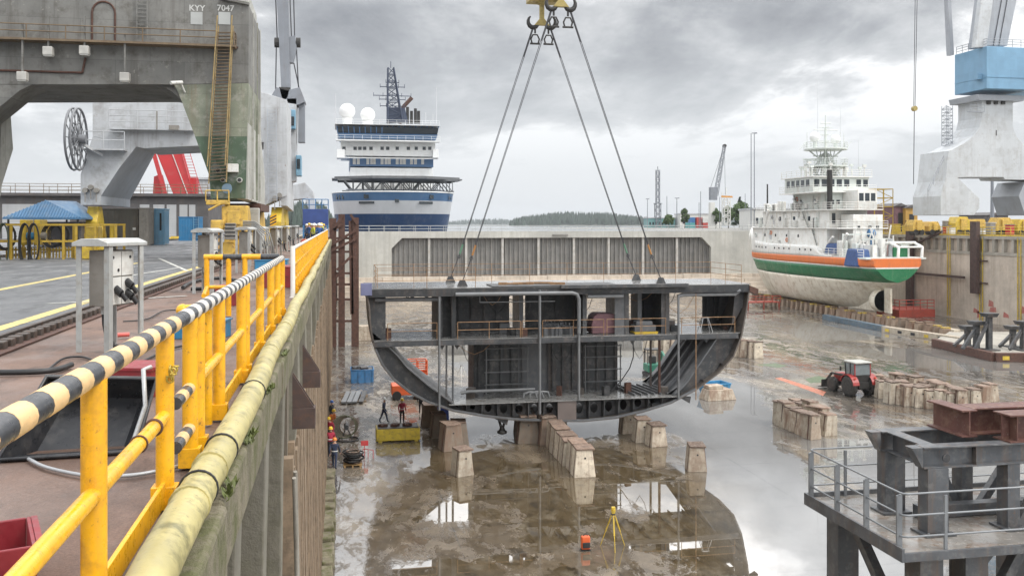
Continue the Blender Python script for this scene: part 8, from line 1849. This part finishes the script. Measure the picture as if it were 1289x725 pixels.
# ================================================================ people
def clothes(nm,c): return mat(nm,c,.8,var=.15,sc=6,bump=.2)
M['skin']=mat('skin',(.50,.30,.21),.55,var=.05,bump=0); M['boot']=mat('black_boot',(.02,.02,.02),.6)
CL={k:clothes('cloth_'+k,c) for k,c in dict(navy=(.022,.032,.065),blue=(.03,.09,.28),black=(.02,.02,.023),red=(.32,.02,.045),hivis=(.50,.55,.06),orange=(.6,.16,.03),grey=(.12,.12,.13)).items()}
HL={k:mat('helmet_'+k,c,.35,var=.05,bump=0) for k,c in dict(white=(.75,.75,.73),yellow=(.72,.48,.03),orange=(.7,.22,.04),blue=(.03,.12,.4)).items()}
def body_mesh(pose):
    "one skinned figure 1.76 m tall facing -Y; pose = walk / stand / lean"
    st={'walk':.30,'stand':.03,'lean':.05}[pose]; ln={'walk':.04,'stand':0,'lean':.22}[pose]
    P={}; E_=[]
    def v(n,x,y,z,r,par=None): P[n]=(len(P),(x,y,z),r); E_.append((P[par][0],P[n][0])) if par else None
    v('pel',0,0,.95,.135); v('wst',0,-ln*.25,1.10,.125,'pel'); v('chs',0,-ln*.6,1.30,.155,'wst'); v('nck',0,-ln*.95,1.47,.07,'chs'); v('chin',0,-ln*1.05-.015,1.56,.075,'nck'); v('head',0,-ln*1.1-.01,1.66,.098,'chin'); v('top',0,-ln*1.1,1.735,.06,'head')
    for s,n in ((-1,'l'),(1,'r')):
        sw=st*s
        v('hip'+n,s*.10,0,.88,.105,'pel'); v('kne'+n,s*.11,-sw*.55-.02,.50,.07,'hip'+n); v('ank'+n,s*.11,-sw*.9+.05*abs(st),.09+(.05 if sw<-.1 else 0),.052,'kne'+n); v('toe'+n,s*.12,-sw*.9-.15,.05+(.0),.045,'ank'+n)
        v('sho'+n,s*.20,-ln*.6,1.40,.075,'chs'); v('elb'+n,s*.265,-ln*.5+sw*.4+.02,1.13,.055,'sho'+n); v('wri'+n,s*.27,-ln*.7+sw*.6-.10,.90,.036,'elb'+n); v('pal'+n,s*.265,-ln*.7+sw*.65-.13,.82,.042,'wri'+n)
    me=bpy.data.meshes.new('figure'); me.from_pydata([p for _,p,_ in P.values()],E_,[]); o=bpy.data.objects.new('figure_tmp',me); COL.objects.link(o)
    o.modifiers.new('Skin','SKIN'); sv=me.skin_vertices[0].data
    for i,p,r in P.values(): sv[i].radius=(r*1.18 if i in (P['chs'][0],P['pel'][0],P['wst'][0]) else r,r*.82 if i in (P['chs'][0],P['wst'][0]) else r)
    sv[0].use_root=True
    sb=o.modifiers.new('Sub','SUBSURF'); sb.levels=1; sb.render_levels=1; bpy.context.view_layer.update()
    ev=bpy.data.meshes.new_from_object(o.evaluated_get(bpy.context.evaluated_depsgraph_get())); bpy.data.objects.remove(o)
    vs=[tuple(x.co) for x in ev.vertices]; fs=[tuple(p.vertices) for p in ev.polygons]
    mb=MB(); mb.add(vs,fs,True)
    hands=[]
    for s,n in ((-1,'l'),(1,'r')):
        p=V(P['pal'+n][1])
        for k in range(4): q=p+V((0,-.028+.019*k,-.02)); mb.path([q,q+V((-s*.006,-.004,-.05)),q+V((-s*.022,-.004,-.085+.008*abs(k-1.4)))],[.010,.009,.007],5)
        mb.path([p+V((-s*.005,-.03,.01)),p+V((-s*.02,-.055,-.02)),p+V((-s*.03,-.06,-.05))],[.011,.010,.008],5)
    mb.path([V(P['head'][1])+V((0,-.085,.005)),V(P['head'][1])+V((0,-.118,-.022))],[.012,.016],5)   # nose
    for s in (-1,1): mb.ball(V(P['head'][1])+V((s*.098,.0,-.01)),.026,8)
    head=V(P['head'][1]); return mb,head,len(fs)
BM={k:body_mesh(k) for k in ('walk','stand','lean')}
def person(loc,rz,pose,jacket,trous,helmet,label,group=None,h=1.0):
    mb,head,nf=BM[pose]; q=MB(); q.v=list(mb.v); q.f=list(mb.f); q.sm=list(mb.sm); q.mi=[]
    for i,f in enumerate(q.f):
        c=V((0,0,0))
        for k in f: c+=V(q.v[k])
        c/=len(f); arm=abs(c.x)>.19 and .6<c.z<1.48
        q.mi.append(0 if c.z>1.475 or (arm and c.z<.875) else 1 if arm or c.z>.93 else 2 if c.z>.13 else 3)
    o=q.build('person',[M['skin'],CL[jacket],CL[trous],M['boot']]); o.location=loc; o.rotation_euler=(0,0,rz); o.scale=(h,h,h); tag(o,label,'person',group)
    ORG[o.name]=V((0,0,0))
    hm=MB(); hm.lathe([(.125,-.01),(.122,.05),(.10,.10),(.06,.13),(.0,.14)],head+V((0,0,.03)),14); hm.lathe([(.12,-.015),(.15,-.02),(.15,-.012),(.12,-.005)],head+V((0,-.025,.03)),14); hm.build('helmet',HL[helmet],o)
    if jacket in ('red','hivis','orange','navy'):
        b=MB(); z0=1.02
        b.lathe([(.185,z0),(.192,z0+.025),(.185,z0+.05)],(0,-.02,0),16); b.v=[(x*.98,y*.72,z) for x,y,z in b.v]; b.build('reflective_band',M['panel'],o)
    return o
gw='workers on the dock floor'
p=ground(483,532,FL); person((p.x,p.y,FL),rad(70),'walk','navy','navy','white','worker in dark blue overalls and white helmet walking on the wet floor',gw)
p=ground(506,533,FL); person((p.x,p.y,FL),rad(20),'stand','red','black','yellow','worker in red jacket, dark trousers and yellow helmet left of the keel blocks',gw)
p=ground(530,521,FL); person((p.x,p.y,FL),rad(160),'stand','black','black','white','worker in black standing behind the left bilge of the section',gw)
for px,py,rz,po,j,t_,hh,l in ((421,590,170,'walk','navy','navy','orange','worker in navy overalls and orange helmet, nearest at the wall foot'),(414.5,574,10,'stand','red','black','yellow','worker in red and black with yellow helmet, second at the wall foot'),(412,559,-30,'lean','red','black','yellow','worker in red and black bending forward, third at the wall foot'),(415,548,40,'lean','orange','navy','yellow','worker in orange jacket bending forward, fourth at the wall foot'),(413.5,536,60,'stand','black','black','blue','worker in black with blue helmet, furthest at the wall foot')):
    p=ground(px,py,FL); p.x=max(p.x,-.45); person((p.x,p.y,FL),rad(rz),po,j,t_,hh,l,gw)
gc2='crowd on the far part of the left quay'
ks=[('blue','navy','white'),('hivis','navy','white'),('navy','navy','white'),('blue','navy','yellow'),('navy','black','white'),('orange','navy','white'),('grey','black','white'),('hivis','black','yellow')]
wd={'blue':'blue jacket','hivis':'yellow safety vest','navy':'navy overalls','orange':'orange jacket','grey':'grey jacket'}
seen={}
spots=[(-1.55,78),(-2.1,80),(-1.7,83),(-2.6,84),(-1.5,87),(-2.2,88),(-3.0,90),(-1.6,92),(-2.5,93),(-1.9,96),(-3.2,97),(-1.5,99),(-2.4,101),(-2.9,104),(-1.7,105),(-2.2,108)]
ord_=['nearest','second nearest','third nearest','fourth nearest','fifth nearest','sixth nearest']
for i,(x,y) in enumerate(spots):
    j,t_,hh=ks[i%len(ks)]; k=(j,hh); n_=seen.get(k,0); seen[k]=n_+1
    person((x,y,-.02),rad(R.uniform(0,360)),'stand' if i%3 else 'walk',j,t_,hh,'person in %s and %s helmet in the crowd, %s of these'%(wd[j],hh,ord_[n_]),gc2,R.uniform(.96,1.05))
# ================================================================ thin damp haze over the harbour
mb=MB(); mb.box(-700,1500,-60,5200,-14.5,75)
hz_=mb.build('haze',None if False else M['panel']); hz_['kind']='stuff'; hz_['label']='thin pale haze over the whole harbour'
m=bpy.data.materials.new('haze_air'); m.use_nodes=True; t=NT(m.node_tree); t.N.remove(t.N['Principled BSDF']); pv_=t.n('ShaderNodeVolumePrincipled'); pv_.inputs['Color'].default_value=(.86,.90,.95,1); pv_.inputs['Density'].default_value=.0001; pv_.inputs['Anisotropy'].default_value=.3
t.l(pv_.outputs[0],t.N['Material Output'].inputs['Volume']); hz_.data.materials.clear(); hz_.data.materials.append(m)
SC.cycles.volume_bounces=0
